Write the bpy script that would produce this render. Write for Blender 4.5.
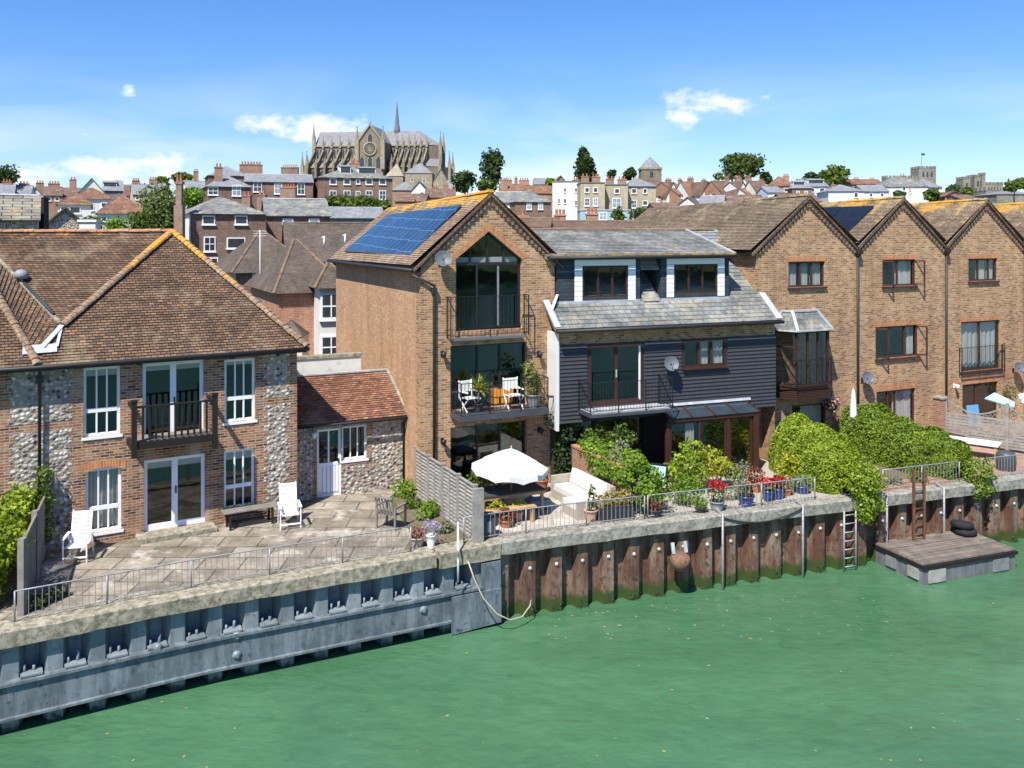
import bpy, math, random
import numpy as np
from mathutils import Vector
R = math.radians
rnd = random.Random(7)
nrs = np.random.RandomState(5)
for o in list(bpy.data.objects):
    bpy.data.objects.remove(o)
SC = bpy.context.scene
COL = SC.collection
# ------------------------------------------------ camera, sky, sun, exposure
F = 900.0; CX = 512.0; HY = 232.0; CZ = 8.4
cam = bpy.data.cameras.new('camera'); camo = bpy.data.objects.new('camera', cam); COL.objects.link(camo)
camo.location = (0, 0, CZ); camo.rotation_euler = (R(90), 0, 0)
cam.sensor_width = 36; cam.lens = F / 1024 * 36; cam.shift_y = -(384 - HY) / 1024
cam.clip_start = .5; cam.clip_end = 9000
SC.camera = camo
SC.view_settings.view_transform = 'Standard'; SC.view_settings.look = 'None'
SC.view_settings.gamma = 1; SC.view_settings.use_curve_mapping = False
SC.view_settings.exposure = 0.83
SUN_AZ = math.atan2(-.42, -.91); SUN_EL = R(54.5)
sdir = Vector((math.sin(SUN_AZ) * math.cos(SUN_EL), math.cos(SUN_AZ) * math.cos(SUN_EL), math.sin(SUN_EL)))
sl = bpy.data.lights.new('sun', 'SUN'); sl.energy = 4.7; sl.angle = R(.5); sl.color = (1, .95, .87)
so = bpy.data.objects.new('sun', sl); COL.objects.link(so); so.location = (-20, -30, 60)
so.rotation_euler = sdir.to_track_quat('Z', 'Y').to_euler()
W = bpy.data.worlds.new('World'); SC.world = W; W.use_nodes = True
def sky_world():
    nt = W.node_tree; N = nt.nodes; L = nt.links; N.clear()
    out = N.new('ShaderNodeOutputWorld'); bg = N.new('ShaderNodeBackground'); bg.inputs[1].default_value = .10
    sk = N.new('ShaderNodeTexSky'); sk.sky_type = 'NISHITA'; sk.sun_disc = False
    sk.sun_elevation = SUN_EL; sk.sun_rotation = SUN_AZ; sk.altitude = 0; sk.air_density = 1.0; sk.dust_density = .35; sk.ozone_density = 3.0
    def M(op, a, b=None, c=None, clamp=False):
        n = N.new('ShaderNodeMath'); n.operation = op; n.use_clamp = clamp
        for i, v in enumerate((a, b, c)):
            if v is None: continue
            if isinstance(v, (int, float)): n.inputs[i].default_value = v
            else: L.new(v, n.inputs[i])
        return n.outputs[0]
    tc = N.new('ShaderNodeTexCoord'); sep = N.new('ShaderNodeSeparateXYZ'); L.new(tc.outputs['Generated'], sep.inputs[0])
    ay = M('MAXIMUM', M('ABSOLUTE', sep.outputs[1]), .08)
    u = M('DIVIDE', sep.outputs[0], ay); v = M('DIVIDE', sep.outputs[2], ay)
    cmb = N.new('ShaderNodeCombineXYZ'); L.new(u, cmb.inputs[0]); L.new(v, cmb.inputs[1])
    mp = N.new('ShaderNodeMapping'); mp.inputs['Scale'].default_value = (1, 1.6, 1); L.new(cmb.outputs[0], mp.inputs[0])
    n1 = N.new('ShaderNodeTexNoise'); n1.inputs['Scale'].default_value = 19; n1.inputs['Detail'].default_value = 7; n1.inputs['Roughness'].default_value = .6
    L.new(mp.outputs[0], n1.inputs[0])
    n2 = N.new('ShaderNodeTexNoise'); n2.inputs['Scale'].default_value = 3.2; n2.inputs['Detail'].default_value = 5; n2.inputs['Distortion'].default_value = .6
    mp2 = N.new('ShaderNodeMapping'); mp2.inputs['Scale'].default_value = (1, 4.2, 1); mp2.inputs['Location'].default_value = (.35, .8, 0); L.new(cmb.outputs[0], mp2.inputs[0]); L.new(mp2.outputs[0], n2.inputs[0])
    nz = M('SUBTRACT', n1.outputs[0], .5)
    acc = None
    # cumulus puffs: direction (u, v) and half sizes
    for px, py, a, b, g in ((265, 125, 40, 15, 1.0), (330, 128, 48, 17, .95), (160, 164, 54, 17, 1.0), (88, 170, 80, 15, .9), (722, 101, 46, 15, 1.0), (688, 119, 22, 9, .75), (131, 90, 8, 5, .7), (85, 134, 9, 4, .7), (30, 174, 50, 9, .7)):
        du = M('DIVIDE', M('SUBTRACT', u, (px - CX) / F), a / F); dv = M('DIVIDE', M('SUBTRACT', v, (HY - py) / F), b / F)
        d = M('SQRT', M('ADD', M('MULTIPLY', du, du), M('MULTIPLY', dv, dv)))
        m = M('MULTIPLY', M('SUBTRACT', 1.0, d), g)
        acc = m if acc is None else M('MAXIMUM', acc, m)
    cum = M('MULTIPLY', M('ADD', acc, M('MULTIPLY', nz, 4.6)), 1.15, clamp=True)
    gate = M('MULTIPLY', M('ADD', acc, .55), 2.2, clamp=True)
    cum = M('MULTIPLY', cum, gate)
    # thin streaks low over the horizon
    st = M('MULTIPLY', M('SUBTRACT', n2.outputs[0], .44), 3.2, clamp=True)
    lowm = M('MULTIPLY', M('SUBTRACT', .20, v), 6.5, clamp=True)
    st = M('MULTIPLY', M('MULTIPLY', st, lowm), .8)
    tot = M('MAXIMUM', cum, st, clamp=True)
    mx = N.new('ShaderNodeMix'); mx.data_type = 'RGBA'; L.new(tot, mx.inputs[0]); 
    hs = N.new('ShaderNodeHueSaturation'); hs.inputs['Saturation'].default_value = 1.26; hs.inputs['Value'].default_value = 1.0
    tn = N.new('ShaderNodeMix'); tn.data_type = 'RGBA'; tn.blend_type = 'MULTIPLY'; tn.inputs[0].default_value = 1; tn.inputs[7].default_value = (.74, .79, 1.0, 1)
    L.new(sk.outputs[0], hs.inputs['Color']); L.new(hs.outputs[0], tn.inputs[6]); L.new(tn.outputs[2], mx.inputs[6]); mx.inputs[7].default_value = (5.9, 6.2, 6.7, 1)
    L.new(mx.outputs[2], bg.inputs[0]); L.new(bg.outputs[0], out.inputs[0])
sky_world()

# ------------------------------------------------ helpers
def tag(o, label=None, cat=None, group=None, kind=None):
    if label: o['label'] = label
    if cat: o['category'] = cat
    if group: o['group'] = group
    if kind: o['kind'] = kind
    return o
def empty(name, loc=(0, 0, 0), rz=0, label=None, cat=None, group=None):
    o = bpy.data.objects.new(name, None); COL.objects.link(o)
    o.location = loc; o.rotation_euler = (0, 0, rz); o.empty_display_size = .2
    return tag(o, label, cat, group)
def copy_tree(o, parent=None):
    c = o.copy(); COL.objects.link(c); c.parent = parent
    for ch in KIDS.get(o.name, []):
        d = copy_tree(ch, c); KIDS.setdefault(c.name, []).append(d)
    return c
KIDS = {}
def link(name, me, parent=None, label=None):
    o = bpy.data.objects.new(name, me); COL.objects.link(o)
    if parent is not None:
        o.parent = parent; KIDS.setdefault(parent.name, []).append(o)
    if label: o['label'] = label
    return o
Z = Vector((0, 0, 1))
def V(*a): return Vector(a[0]) if len(a) == 1 else Vector(a)
class MB:
    def __init__(s): s.v = []; s.f = []; s.m = []; s.uv = []; s.sm = []
    def face(s, pts, m=0, uv=None, smooth=False):
        i = len(s.v); s.v += [tuple(p) for p in pts]; s.f.append(tuple(range(i, i + len(pts)))); s.m.append(m); s.uv.append(uv); s.sm.append(smooth)
    def mesh(s, vs, fs, m=0, smooth=False):
        i = len(s.v); s.v += [tuple(p) for p in vs]
        for f in fs: s.f.append(tuple(i + k for k in f)); s.m.append(m); s.uv.append(None); s.sm.append(smooth)
    def box(s, x0, x1, y0, y1, z0, z1, m=0):
        if x0 > x1: x0, x1 = x1, x0
        if y0 > y1: y0, y1 = y1, y0
        if z0 > z1: z0, z1 = z1, z0
        v = [(x0, y0, z0), (x1, y0, z0), (x1, y1, z0), (x0, y1, z0), (x0, y0, z1), (x1, y0, z1), (x1, y1, z1), (x0, y1, z1)]
        s.mesh(v, [(0, 3, 2, 1), (4, 5, 6, 7), (0, 1, 5, 4), (1, 2, 6, 5), (2, 3, 7, 6), (3, 0, 4, 7)], m)
    def slab(s, poly, th, m=0):
        """planar polygon extruded by -normal*th (or vector)"""
        P = [V(p) for p in poly]
        if isinstance(th, (int, float)):
            n = nrm(P); th = -n * th
        Q = [p + V(th) for p in P]; n = len(P)
        s.face(P, m); s.face(Q[::-1], m)
        for i in range(n):
            j = (i + 1) % n; s.face([P[j], P[i], Q[i], Q[j]], m)
    def prism(s, poly, z0, z1, m=0): s.slab([(p[0], p[1], z1) for p in poly], (0, 0, z0 - z1), m)
    def bar(s, a, b, w, h=None, m=0, up=Z):
        a = V(a); b = V(b); h = h or w; d = (b - a).normalized(); up = V(up)
        if abs(d.dot(up)) > .98: up = V(0, 1, 0) if abs(d.y) < .9 else V(1, 0, 0)
        r = d.cross(up).normalized() * w / 2; t = r.cross(d).normalized() * h / 2
        v = [a - r - t, a + r - t, a + r + t, a - r + t, b - r - t, b + r - t, b + r + t, b - r + t]
        s.mesh(v, [(0, 3, 2, 1), (4, 5, 6, 7), (0, 1, 5, 4), (1, 2, 6, 5), (2, 3, 7, 6), (3, 0, 4, 7)], m)
    def tube(s, pts, r, n=8, m=0, cap=True, r1=None):
        pts = [V(p) for p in pts]; k = len(pts); vs = []
        for i, p in enumerate(pts):
            d = (pts[min(i + 1, k - 1)] - pts[max(i - 1, 0)]).normalized()
            a = d.cross(Z) if abs(d.z) < .95 else d.cross(V(0, 1, 0))
            a.normalize(); b = d.cross(a)
            rr = r if r1 is None else r + (r1 - r) * i / (k - 1)
            for q in range(n): t = 2 * math.pi * q / n; vs.append(p + (a * math.cos(t) + b * math.sin(t)) * rr)
        fs = [(i * n + q, i * n + (q + 1) % n, (i + 1) * n + (q + 1) % n, (i + 1) * n + q) for i in range(k - 1) for q in range(n)]
        if cap: fs += [tuple(range(n))[::-1], tuple((k - 1) * n + q for q in range(n))]
        s.mesh(vs, fs, m, True)
    def lathe(s, prof, c=(0, 0, 0), n=16, m=0, axis=None, smooth=True, cap=True):
        c = V(c); ax = V(axis).normalized() if axis is not None else Z
        a = ax.cross(V(0, 1, 0)) if abs(ax.y) < .9 else ax.cross(V(1, 0, 0)); a.normalize(); b = ax.cross(a)
        vs = [c + ax * h + (a * math.cos(2 * math.pi * q / n) + b * math.sin(2 * math.pi * q / n)) * r for r, h in prof for q in range(n)]
        k = len(prof)
        fs = [(i * n + q, i * n + (q + 1) % n, (i + 1) * n + (q + 1) % n, (i + 1) * n + q) for i in range(k - 1) for q in range(n)]
        s.mesh(vs, fs, m, smooth)
        if cap: s.mesh(vs[:n][::-1], [tuple(range(n))], m); s.mesh(vs[-n:], [tuple(range(n))], m)
    def build(s, name, mats, parent=None, label=None, **kw):
        me = bpy.data.meshes.new(name); me.from_pydata(s.v, [], s.f)
        if not isinstance(mats, (list, tuple)): mats = [mats]
        for m in mats: me.materials.append(MAT(m))
        ul = me.uv_layers.new(name='UVMap').data
        vs = [V(p) for p in s.v]; k = 0
        for fi, f in enumerate(s.f):
            uv = s.uv[fi]
            if uv is None:
                P = [vs[i] for i in f]; n = nrm(P)
                if abs(n.z) > .97: t = V(1, 0, 0); b = V(0, 1, 0)
                else: t = Z.cross(n).normalized(); b = n.cross(t)
                uv = [(p.dot(t), p.dot(b)) for p in P]
            for q in uv: ul[k].uv = q; k += 1
        me.polygons.foreach_set('material_index', s.m); me.polygons.foreach_set('use_smooth', s.sm); me.update()
        o = link(name, me, parent, label)
        if kw: tag(o, kw.get('lab'), kw.get('cat'), kw.get('group'), kw.get('kind'))
        return o
def nrm(P):
    n = V(0, 0, 0)
    for i in range(len(P)):
        a = P[i]; b = P[(i + 1) % len(P)]
        n += V((a.y - b.y) * (a.z + b.z), (a.z - b.z) * (a.x + b.x), (a.x - b.x) * (a.y + b.y))
    return n.normalized() if n.length > 1e-12 else V(0, 0, 1)
def P(px, py, z=0.0):
    """ground point seen at a photo position"""
    Y = (CZ - z) * F / (py - HY); return V((px - CX) / F * Y, Y, z)
def PD(px, py, Y): return V((px - CX) / F * Y, Y, CZ - (py - HY) * Y / F)
class Fr:
    def __init__(s, x, y, deg): s.x = x; s.y = y; s.a = R(deg); s.c = math.cos(s.a); s.s = math.sin(s.a)
    def w(s, u, v, z=0.0): return V(s.x + u * s.c - v * s.s, s.y + u * s.s + v * s.c, z)
    def uz(s, px, py, v=0.0):
        k = (px - CX) / F; ox = s.x - v * s.s; oy = s.y + v * s.c
        u = (k * oy - ox) / (s.c - k * s.s); Y = oy + u * s.s
        return u, CZ - (py - HY) * Y / F
    def loc(s, p): dx = p[0] - s.x; dy = p[1] - s.y; return V(dx * s.c + dy * s.s, -dx * s.s + dy * s.c, p[2])
    def rect(s, x0, y0, x1, y1, v=0.0):
        """photo box -> u0,u1,z0,z1 on the plane"""
        a = s.uz(x0, y0, v); b = s.uz(x1, y0, v); ym = s.uz((x0 + x1) / 2, y0, v)[1]; yb = s.uz((x0 + x1) / 2, y1, v)[1]
        return a[0], b[0], yb, ym
def clip_v(P, lo, hi):
    def half(P, f):
        o = []
        for i in range(len(P)):
            a = P[i]; b = P[(i + 1) % len(P)]; fa = f(a); fb = f(b)
            if fa >= 0: o.append(a)
            if (fa > 0 > fb) or (fa < 0 < fb):
                t = fa / (fa - fb); o.append((a[0] + (b[0] - a[0]) * t, a[1] + (b[1] - a[1]) * t))
        return o
    P = half(P, lambda p: p[1] - lo)
    return half(P, lambda p: hi - p[1]) if len(P) > 2 else []
def tiled(mb, poly, gauge=.1, thick=.018, m=0, under=True, jit=.25):
    Pn = [V(p) for p in poly]; n = nrm(Pn)
    if n.z < 0: Pn = Pn[::-1]; n = -n
    t = Z.cross(n).normalized(); b = n.cross(t); o = min(Pn, key=lambda p: p.dot(b))
    Q = [((p - o).dot(t), (p - o).dot(b)) for p in Pn]; vm = max(q[1] for q in Q); k = 0
    while k * gauge < vm - 1e-3:
        C = clip_v(Q, k * gauge, (k + 1) * gauge)
        if len(C) > 2:
            th = thick * (1 + rnd.uniform(-jit, jit))
            pts = [o + t * c[0] + b * c[1] + n * (th * (1 - (c[1] - k * gauge) / gauge) + .002) for c in C]
            mb.face(pts, m, uv=[(c[0] + 50, c[1] + 50 * gauge) for c in C])
            low = [c for c in C if c[1] < k * gauge + 1e-4]
            if len(low) >= 2:
                a = min(low); e = max(low); pa = o + t * a[0] + b * a[1]; pe = o + t * e[0] + b * e[1]
                mb.face([pa, pe, pe + n * (th + .002), pa + n * (th + .002)], m, uv=[(a[0] + 50, k * gauge + 50 * gauge + .01), (e[0] + 50, k * gauge + 50 * gauge + .01)] * 2)
        k += 1
    if under: mb.face([p - n * .02 for p in Pn[::-1]], m)
def holewall(mb, u0, u1, lo, hi, holes, y=0, m=0, reveal=.12, rm=None, kinks=()):
    """wall in the plane y; holes: (u0,u1,lo,hi) with numbers or functions of u; lo/hi of the wall likewise"""
    fn = lambda f: f if callable(f) else (lambda u, f=f: f)
    lo = fn(lo); hi = fn(hi); H = [(a, b, fn(c), fn(d)) for a, b, c, d in holes]
    bk = sorted(set([u0, u1] + [k for k in kinks if u0 < k < u1] + [x for h in H for x in h[:2] if u0 < x < u1]))
    for a, b in zip(bk, bk[1:]):
        if b - a < 1e-5: continue
        mid = (a + b) / 2; hs = sorted([h for h in H if h[0] < mid < h[1]], key=lambda h: h[2](mid)); cur = lo
        e = 1e-6
        for h in hs + [None]:
            top = h[2] if h else hi
            q = [(a, y, cur(a + e)), (b, y, cur(b - e)), (b, y, top(b - e)), (a, y, top(a + e))]
            mb.face(q, m)
            if h:
                r = rm if rm is not None else m
                mb.face([(a, y, h[2](a + e)), (b, y, h[2](b - e)), (b, y + reveal, h[2](b - e)), (a, y + reveal, h[2](a + e))], r)
                mb.face([(b, y, h[3](b - e)), (a, y, h[3](a + e)), (a, y + reveal, h[3](a + e)), (b, y + reveal, h[3](b - e))], r)
                cur = h[3]
    for h in H:
        r = rm if rm is not None else m
        a, b = h[0], h[1]
        mb.face([(a, y, h[2](a + 1e-6)), (a, y + reveal, h[2](a + 1e-6)), (a, y + reveal, h[3](a + 1e-6)), (a, y, h[3](a + 1e-6))], r)
        mb.face([(b, y, h[2](b - 1e-6)), (b, y, h[3](b - 1e-6)), (b, y + reveal, h[3](b - 1e-6)), (b, y + reveal, h[2](b - 1e-6))], r)

# ------------------------------------------------ materials
MC = {}
def MAT(k): return MC[k] if isinstance(k, str) else k
class NT:
    def __init__(s, name):
        s.mt = bpy.data.materials.new(name); s.mt.use_nodes = True; s.t = s.mt.node_tree; s.N = s.t.nodes; s.L = s.t.links; s.N.clear()
        s.out = s.N.new('ShaderNodeOutputMaterial'); s.b = s.N.new('ShaderNodeBsdfPrincipled'); s.L.new(s.b.outputs[0], s.out.inputs[0])
        MC[name] = s.mt
    def n(s, t, **kw):
        n = s.N.new('ShaderNode' + t)
        for k, v in kw.items(): setattr(n, k, v)
        return n
    def put(s, sock, v):
        if v is None: return
        if isinstance(v, (int, float)): sock.default_value = v
        elif isinstance(v, tuple): sock.default_value = v if len(v) == 4 or sock.type == 'VECTOR' else (*v, 1)
        else: s.L.new(v, sock)
    def math(s, op, a, b=None, clamp=False):
        n = s.n('Math', operation=op, use_clamp=clamp); s.put(n.inputs[0], a); s.put(n.inputs[1], b); return n.outputs[0]
    def mix(s, f, a, b, bt='MIX'):
        n = s.n('Mix', data_type='RGBA', blend_type=bt); s.put(n.inputs[0], f); s.put(n.inputs[6], a); s.put(n.inputs[7], b); return n.outputs[2]
    def co(s, which='Object'): return s.n('TexCoord').outputs[which]
    def mp(s, v, sc=(1, 1, 1), loc=(0, 0, 0)):
        n = s.n('Mapping'); n.inputs['Scale'].default_value = sc; n.inputs['Location'].default_value = loc; s.L.new(v, n.inputs[0]); return n.outputs[0]
    def noise(s, v, sc, det=3, rough=.55, dist=0):
        n = s.n('TexNoise'); s.put(n.inputs['Vector'], v); n.inputs['Scale'].default_value = sc; n.inputs['Detail'].default_value = det; n.inputs['Roughness'].default_value = rough; n.inputs['Distortion'].default_value = dist; return n.outputs[0]
    def ramp(s, f, stops, interp='LINEAR'):
        n = s.n('ValToRGB'); r = n.color_ramp; r.interpolation = interp
        while len(r.elements) < len(stops): r.elements.new(.5)
        for e, (p, c) in zip(r.elements, stops): e.position = p; e.color = (c, c, c, 1) if isinstance(c, (int, float)) else (*c, 1)
        s.L.new(f, n.inputs[0]); return n.outputs[0]
    def bump(s, h, st=.3, d=.02):
        n = s.n('Bump'); n.inputs['Strength'].default_value = st; n.inputs['Distance'].default_value = d; s.L.new(h, n.inputs['Height']); s.L.new(n.outputs[0], s.b.inputs['Normal'])
    def col(s, c): s.put(s.b.inputs['Base Color'], c)
    def set(s, rough=.8, metal=0, spec=.3):
        s.put(s.b.inputs['Roughness'], rough); s.b.inputs['Metallic'].default_value = metal; s.b.inputs['Specular IOR Level'].default_value = spec; return s
def spread_stops(cs): return [((i + .5) / len(cs), c) for i, c in enumerate(cs)]
def m_brick(name, cs, mortar, w=.225, h=.075, ms=.010, weather=.35, bump=.5, lichen=None, stain=None, big=.35):
    s = NT(name).set(.88, 0, .15); uv = s.co('UV')
    b = s.n('TexBrick'); b.offset = .5; s.L.new(uv, b.inputs[0]); b.inputs['Color1'].default_value = (0, 0, 0, 1); b.inputs['Color2'].default_value = (1, 1, 1, 1); b.inputs['Mortar'].default_value = (.5, .5, .5, 1)
    b.inputs['Scale'].default_value = 1; b.inputs['Mortar Size'].default_value = ms; b.inputs['Brick Width'].default_value = w; b.inputs['Row Height'].default_value = h; b.inputs['Mortar Smooth'].default_value = .1
    c = s.ramp(b.outputs[0], spread_stops(cs)); c = s.mix(b.outputs[1], c, mortar)
    ob = s.co('Object')
    nz = s.noise(ob, big, 5, .65); k = s.ramp(nz, [(.3, 1 - weather), (.7, 1 + weather * .25)]); c = s.mix(1, c, k, 'MULTIPLY')
    nz = s.noise(ob, 9, 3); k = s.ramp(nz, [(.3, .82), (.7, 1.12)]); c = s.mix(1, c, k, 'MULTIPLY')
    nz = s.noise(s.mp(ob, (1.4, 1.4, .18)), 1.3, 6, .7); k = s.ramp(nz, [(.32, .74), (.5, 1.0), (.7, 1.1)]); c = s.mix(1, c, k, 'MULTIPLY')
    if stain:
        f = s.ramp(s.noise(s.mp(ob, (1, 1, .25)), .9, 6, .7), [(.54, 0), (.66, stain[1])]); c = s.mix(f, c, stain[0])
    if lichen:
        for (lc, z0, z1, sc, th) in lichen:      # lichen grows thicker towards the ridge
            sep = s.n('SeparateXYZ'); s.L.new(ob, sep.inputs[0])
            f = s.math('DIVIDE', s.math('SUBTRACT', sep.outputs[2], z0), z1 - z0, True)
            f = s.math('ADD', f, s.math('MULTIPLY', s.math('SUBTRACT', s.noise(ob, sc, 6, .75), .5), 2.4))
            f = s.math('MULTIPLY', s.math('SUBTRACT', f, th), 4, True); c = s.mix(f, c, lc)
    s.col(c)
    hh = s.math('SUBTRACT', s.math('MULTIPLY', s.noise(ob, 25, 3), .4), b.outputs[1]); s.bump(hh, bump, .012)
    return s
def m_plain(name, c, rough=.7, metal=0, spec=.3, var=.15, sc=3, bump=0, c2=None, th=(.5, .65), det=5):
    s = NT(name).set(rough, metal, spec); ob = s.co('Object')
    k = s.ramp(s.noise(ob, sc, det, .6), [(.25, 1 - var), (.75, 1 + var * .5)]); cc = s.mix(1, c, k, 'MULTIPLY')
    if c2: cc = s.mix(s.ramp(s.noise(ob, sc * 1.7, 6, .7), [(th[0], 0), (th[1], 1)]), cc, c2)
    s.col(cc)
    if bump: s.bump(s.noise(ob, sc * 6, 4), bump, .02)
    return s
def m_leaf(name, cs, tr=.35):
    s = NT(name).set(.55, 0, .3); g = s.n('NewGeometry'); ob = s.co('Object')
    f = s.math('ADD', s.math('MULTIPLY', g.outputs['Random Per Island'], .6), s.math('MULTIPLY', s.noise(ob, 1.6, 3), .75)); f = s.math('SUBTRACT', f, .2)
    c = s.ramp(f, spread_stops(cs)); s.col(c)
    t = s.n('BsdfTranslucent'); s.L.new(s.mix(1, c, (1.0, 1.0, .5), 'MULTIPLY'), t.inputs[0])
    mx = s.n('MixShader'); mx.inputs[0].default_value = tr; s.L.new(s.b.outputs[0], mx.inputs[1]); s.L.new(t.outputs[0], mx.inputs[2]); s.L.new(mx.outputs[0], s.out.inputs[0])
def m_glass(name, tint=(.03, .04, .04), refl=1.0, clear=.85):
    s = NT(name); g = s.n('BsdfGlossy'); g.inputs['Roughness'].default_value = .03; g.inputs[0].default_value = (.62, .66, .62, 1)
    tr = s.n('BsdfTransparent'); tr.inputs[0].default_value = (*[clear] * 3, 1)
    lw = s.n('LayerWeight'); lw.inputs[0].default_value = .5
    f = s.math('ADD', s.math('MULTIPLY', s.math('POWER', lw.outputs['Facing'], 3.0), .5), .085, True)
    ob = s.co('Object'); bp = s.n('Bump'); bp.inputs['Strength'].default_value = .08; bp.inputs['Distance'].default_value = .05; s.L.new(s.noise(ob, 1.2, 2), bp.inputs['Height']); s.L.new(bp.outputs[0], g.inputs['Normal'])
    mx = s.n('MixShader'); s.L.new(f, mx.inputs[0]); s.L.new(tr.outputs[0], mx.inputs[1]); s.L.new(g.outputs[0], mx.inputs[2]); s.L.new(mx.outputs[0], s.out.inputs[0])

# brick and masonry
m_brick('brick_golden', [(.22, .12, .06), (.36, .19, .085), (.45, .25, .115), (.52, .32, .16), (.41, .195, .08), (.49, .28, .13), (.30, .155, .075)], (.46, .37, .27), weather=.25)
m_brick('brick_side', [(.45, .25, .125), (.50, .29, .145), (.39, .21, .105), (.54, .33, .18), (.44, .22, .11)], (.46, .35, .25), weather=.16, bump=.3)
m_brick('brick_mixed', [(.10, .045, .03), (.32, .135, .065), (.42, .19, .09), (.15, .08, .06), (.48, .26, .14), (.27, .10, .05), (.38, .22, .13)], (.44, .38, .29), weather=.3, stain=((.42, .37, .3), .5))
m_brick('brick_header', [(.50, .19, .07), (.42, .14, .05), (.55, .24, .10)], (.42, .30, .2), w=.075, h=.225, weather=.15)
m_brick('brick_course', [(.46, .19, .08), (.38, .14, .06), (.5, .24, .11)], (.40, .29, .2), weather=.15)
m_brick('brick_dark', [(.14, .075, .055), (.22, .11, .08), (.28, .15, .105), (.17, .09, .07)], (.30, .25, .2), weather=.3)
m_brick('brick_peach', [(.42, .19, .11), (.48, .24, .14), (.38, .16, .09)], (.45, .33, .25), weather=.2)
m_brick('brick_garden', [(.34, .15, .085), (.42, .2, .12), (.28, .12, .07), (.38, .22, .15)], (.42, .34, .27), weather=.3)
m_brick('stone_wall', [(.23, .185, .13), (.28, .23, .16), (.19, .155, .11), (.26, .22, .165)], (.26, .22, .17), w=.7, h=.35, ms=.02, weather=.35, big=.12)
m_brick('stone_cream', [(.32, .275, .20), (.37, .32, .24), (.28, .24, .175)], (.33, .29, .22), w=.6, h=.3, ms=.015, weather=.25)
m_brick('stone_castle', [(.26, .24, .20), (.32, .30, .25), (.22, .20, .17)], (.3, .28, .25), w=1.0, h=.5, ms=.03, weather=.4, big=.1)
# tiles
BR = [(.12, .08, .055), (.175, .11, .07), (.23, .14, .085), (.155, .10, .07), (.28, .165, .10), (.13, .09, .07)]
m_brick('tile_brown', BR, (.04, .03, .022), w=.165, h=.1, ms=.010, weather=.35, bump=.7, stain=((.36, .29, .19), .4), big=.9,
        lichen=[((.36, .33, .27), 6.8, 8.6, 2.2, 1.0), ((.50, .25, .05), 7.4, 8.5, 1.5, .92)])
m_brick('tile_red', [(.25, .11, .07), (.32, .155, .095), (.20, .09, .06), (.37, .20, .12), (.16, .09, .07)], (.07, .035, .025), w=.165, h=.1, ms=.006, weather=.35, bump=.7, stain=((.4, .3, .22), .3))
m_brick('tile_lichen', [(.26, .185, .125), (.31, .22, .15), (.23, .165, .115), (.35, .26, .18)], (.10, .06, .04), w=.165, h=.1, ms=.006, weather=.25, bump=.6, stain=((.36, .33, .28), .5), big=.6,
        lichen=[((.52, .32, .08), 8.6, 9.5, 1.6, .75), ((.56, .29, .05), 8.95, 9.75, 1.2, .66)])
m_brick('tile_lichen_patchy', [(.22, .165, .12), (.27, .205, .14), (.19, .145, .105), (.31, .24, .165)], (.08, .055, .04), w=.165, h=.1, ms=.006, weather=.3, bump=.6, stain=((.36, .31, .2), .5), big=.6,
        lichen=[((.44, .33, .13), 6.6, 10.4, 1.6, .72), ((.58, .30, .045), 7.0, 10.6, .7, .80)])
m_brick('tile_brown_plain', [(.14, .095, .07), (.19, .12, .085), (.17, .115, .085), (.22, .145, .105)], (.06, .04, .03), w=.165, h=.1, ms=.006, weather=.35, bump=.6, stain=((.28, .23, .17), .4), big=.3)
m_brick('tile_dark', [(.10, .085, .07), (.13, .10, .08), (.15, .12, .095), (.12, .10, .085)], (.05, .04, .035), w=.165, h=.1, ms=.006, weather=.3, bump=.5, stain=((.2, .17, .13), .4), big=.3)
m_brick('tile_orange', [(.27, .15, .095), (.23, .125, .085), (.20, .11, .08)], (.08, .05, .04), w=.3, h=.25, ms=.015, weather=.35, bump=.6, stain=((.38, .24, .08), .6), big=.4)
m_brick('tile_terrace', [(.22, .14, .11), (.185, .115, .09), (.25, .165, .13), (.16, .11, .095)], (.08, .05, .04), w=.3, h=.25, ms=.015, weather=.4, bump=.6, stain=((.30, .27, .22), .5), big=.25)
m_brick('slate_grey', [(.19, .20, .19), (.24, .25, .24), (.28, .28, .26), (.16, .18, .19), (.23, .235, .22), (.29, .27, .23)], (.08, .08, .08), w=.24, h=.2, ms=.007, weather=.5, bump=.5, stain=((.36, .33, .25), .75), big=.9)
m_brick('slate_blue', [(.20, .21, .23), (.25, .26, .28), (.29, .30, .31), (.23, .25, .27)], (.10, .10, .11), w=.3, h=.25, ms=.01, weather=.3, bump=.4, stain=((.3, .29, .26), .4), big=.2)
m_brick('slate_lichen', [(.26, .24, .20), (.32, .29, .22), (.22, .20, .17)], (.06, .055, .05), w=.8, h=.35, ms=.03, weather=.3, bump=.8, stain=((.48, .33, .10), .75), big=.5)
m_brick('chimney_brick', [(.30, .17, .12), (.24, .13, .095), (.34, .21, .15)], (.35, .3, .25), weather=.35)
m_brick('tile_hung', [(.045, .06, .075), (.06, .075, .09), (.05, .065, .085)], (.02, .025, .03), w=.2, h=.12, ms=.006, weather=.25, bump=.5)
m_brick('flagstone', [(.26, .225, .175), (.33, .29, .225), (.21, .185, .14), (.285, .25, .195), (.35, .315, .25)], (.12, .105, .075), w=1.05, h=.8, ms=.022, weather=.5, bump=.5, stain=((.47, .44, .38), .9), big=1.3)
m_brick('paving_pale', [(.44, .40, .34), (.50, .46, .39), (.40, .36, .30)], (.25, .22, .18), w=.6, h=.6, ms=.012, weather=.3, bump=.2, stain=((.34, .3, .25), .5), big=.6)
m_brick('paving_brick', [(.36, .20, .14), (.42, .25, .18), (.32, .19, .14)], (.35, .3, .25), w=.215, h=.105, ms=.01, weather=.3)
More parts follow.
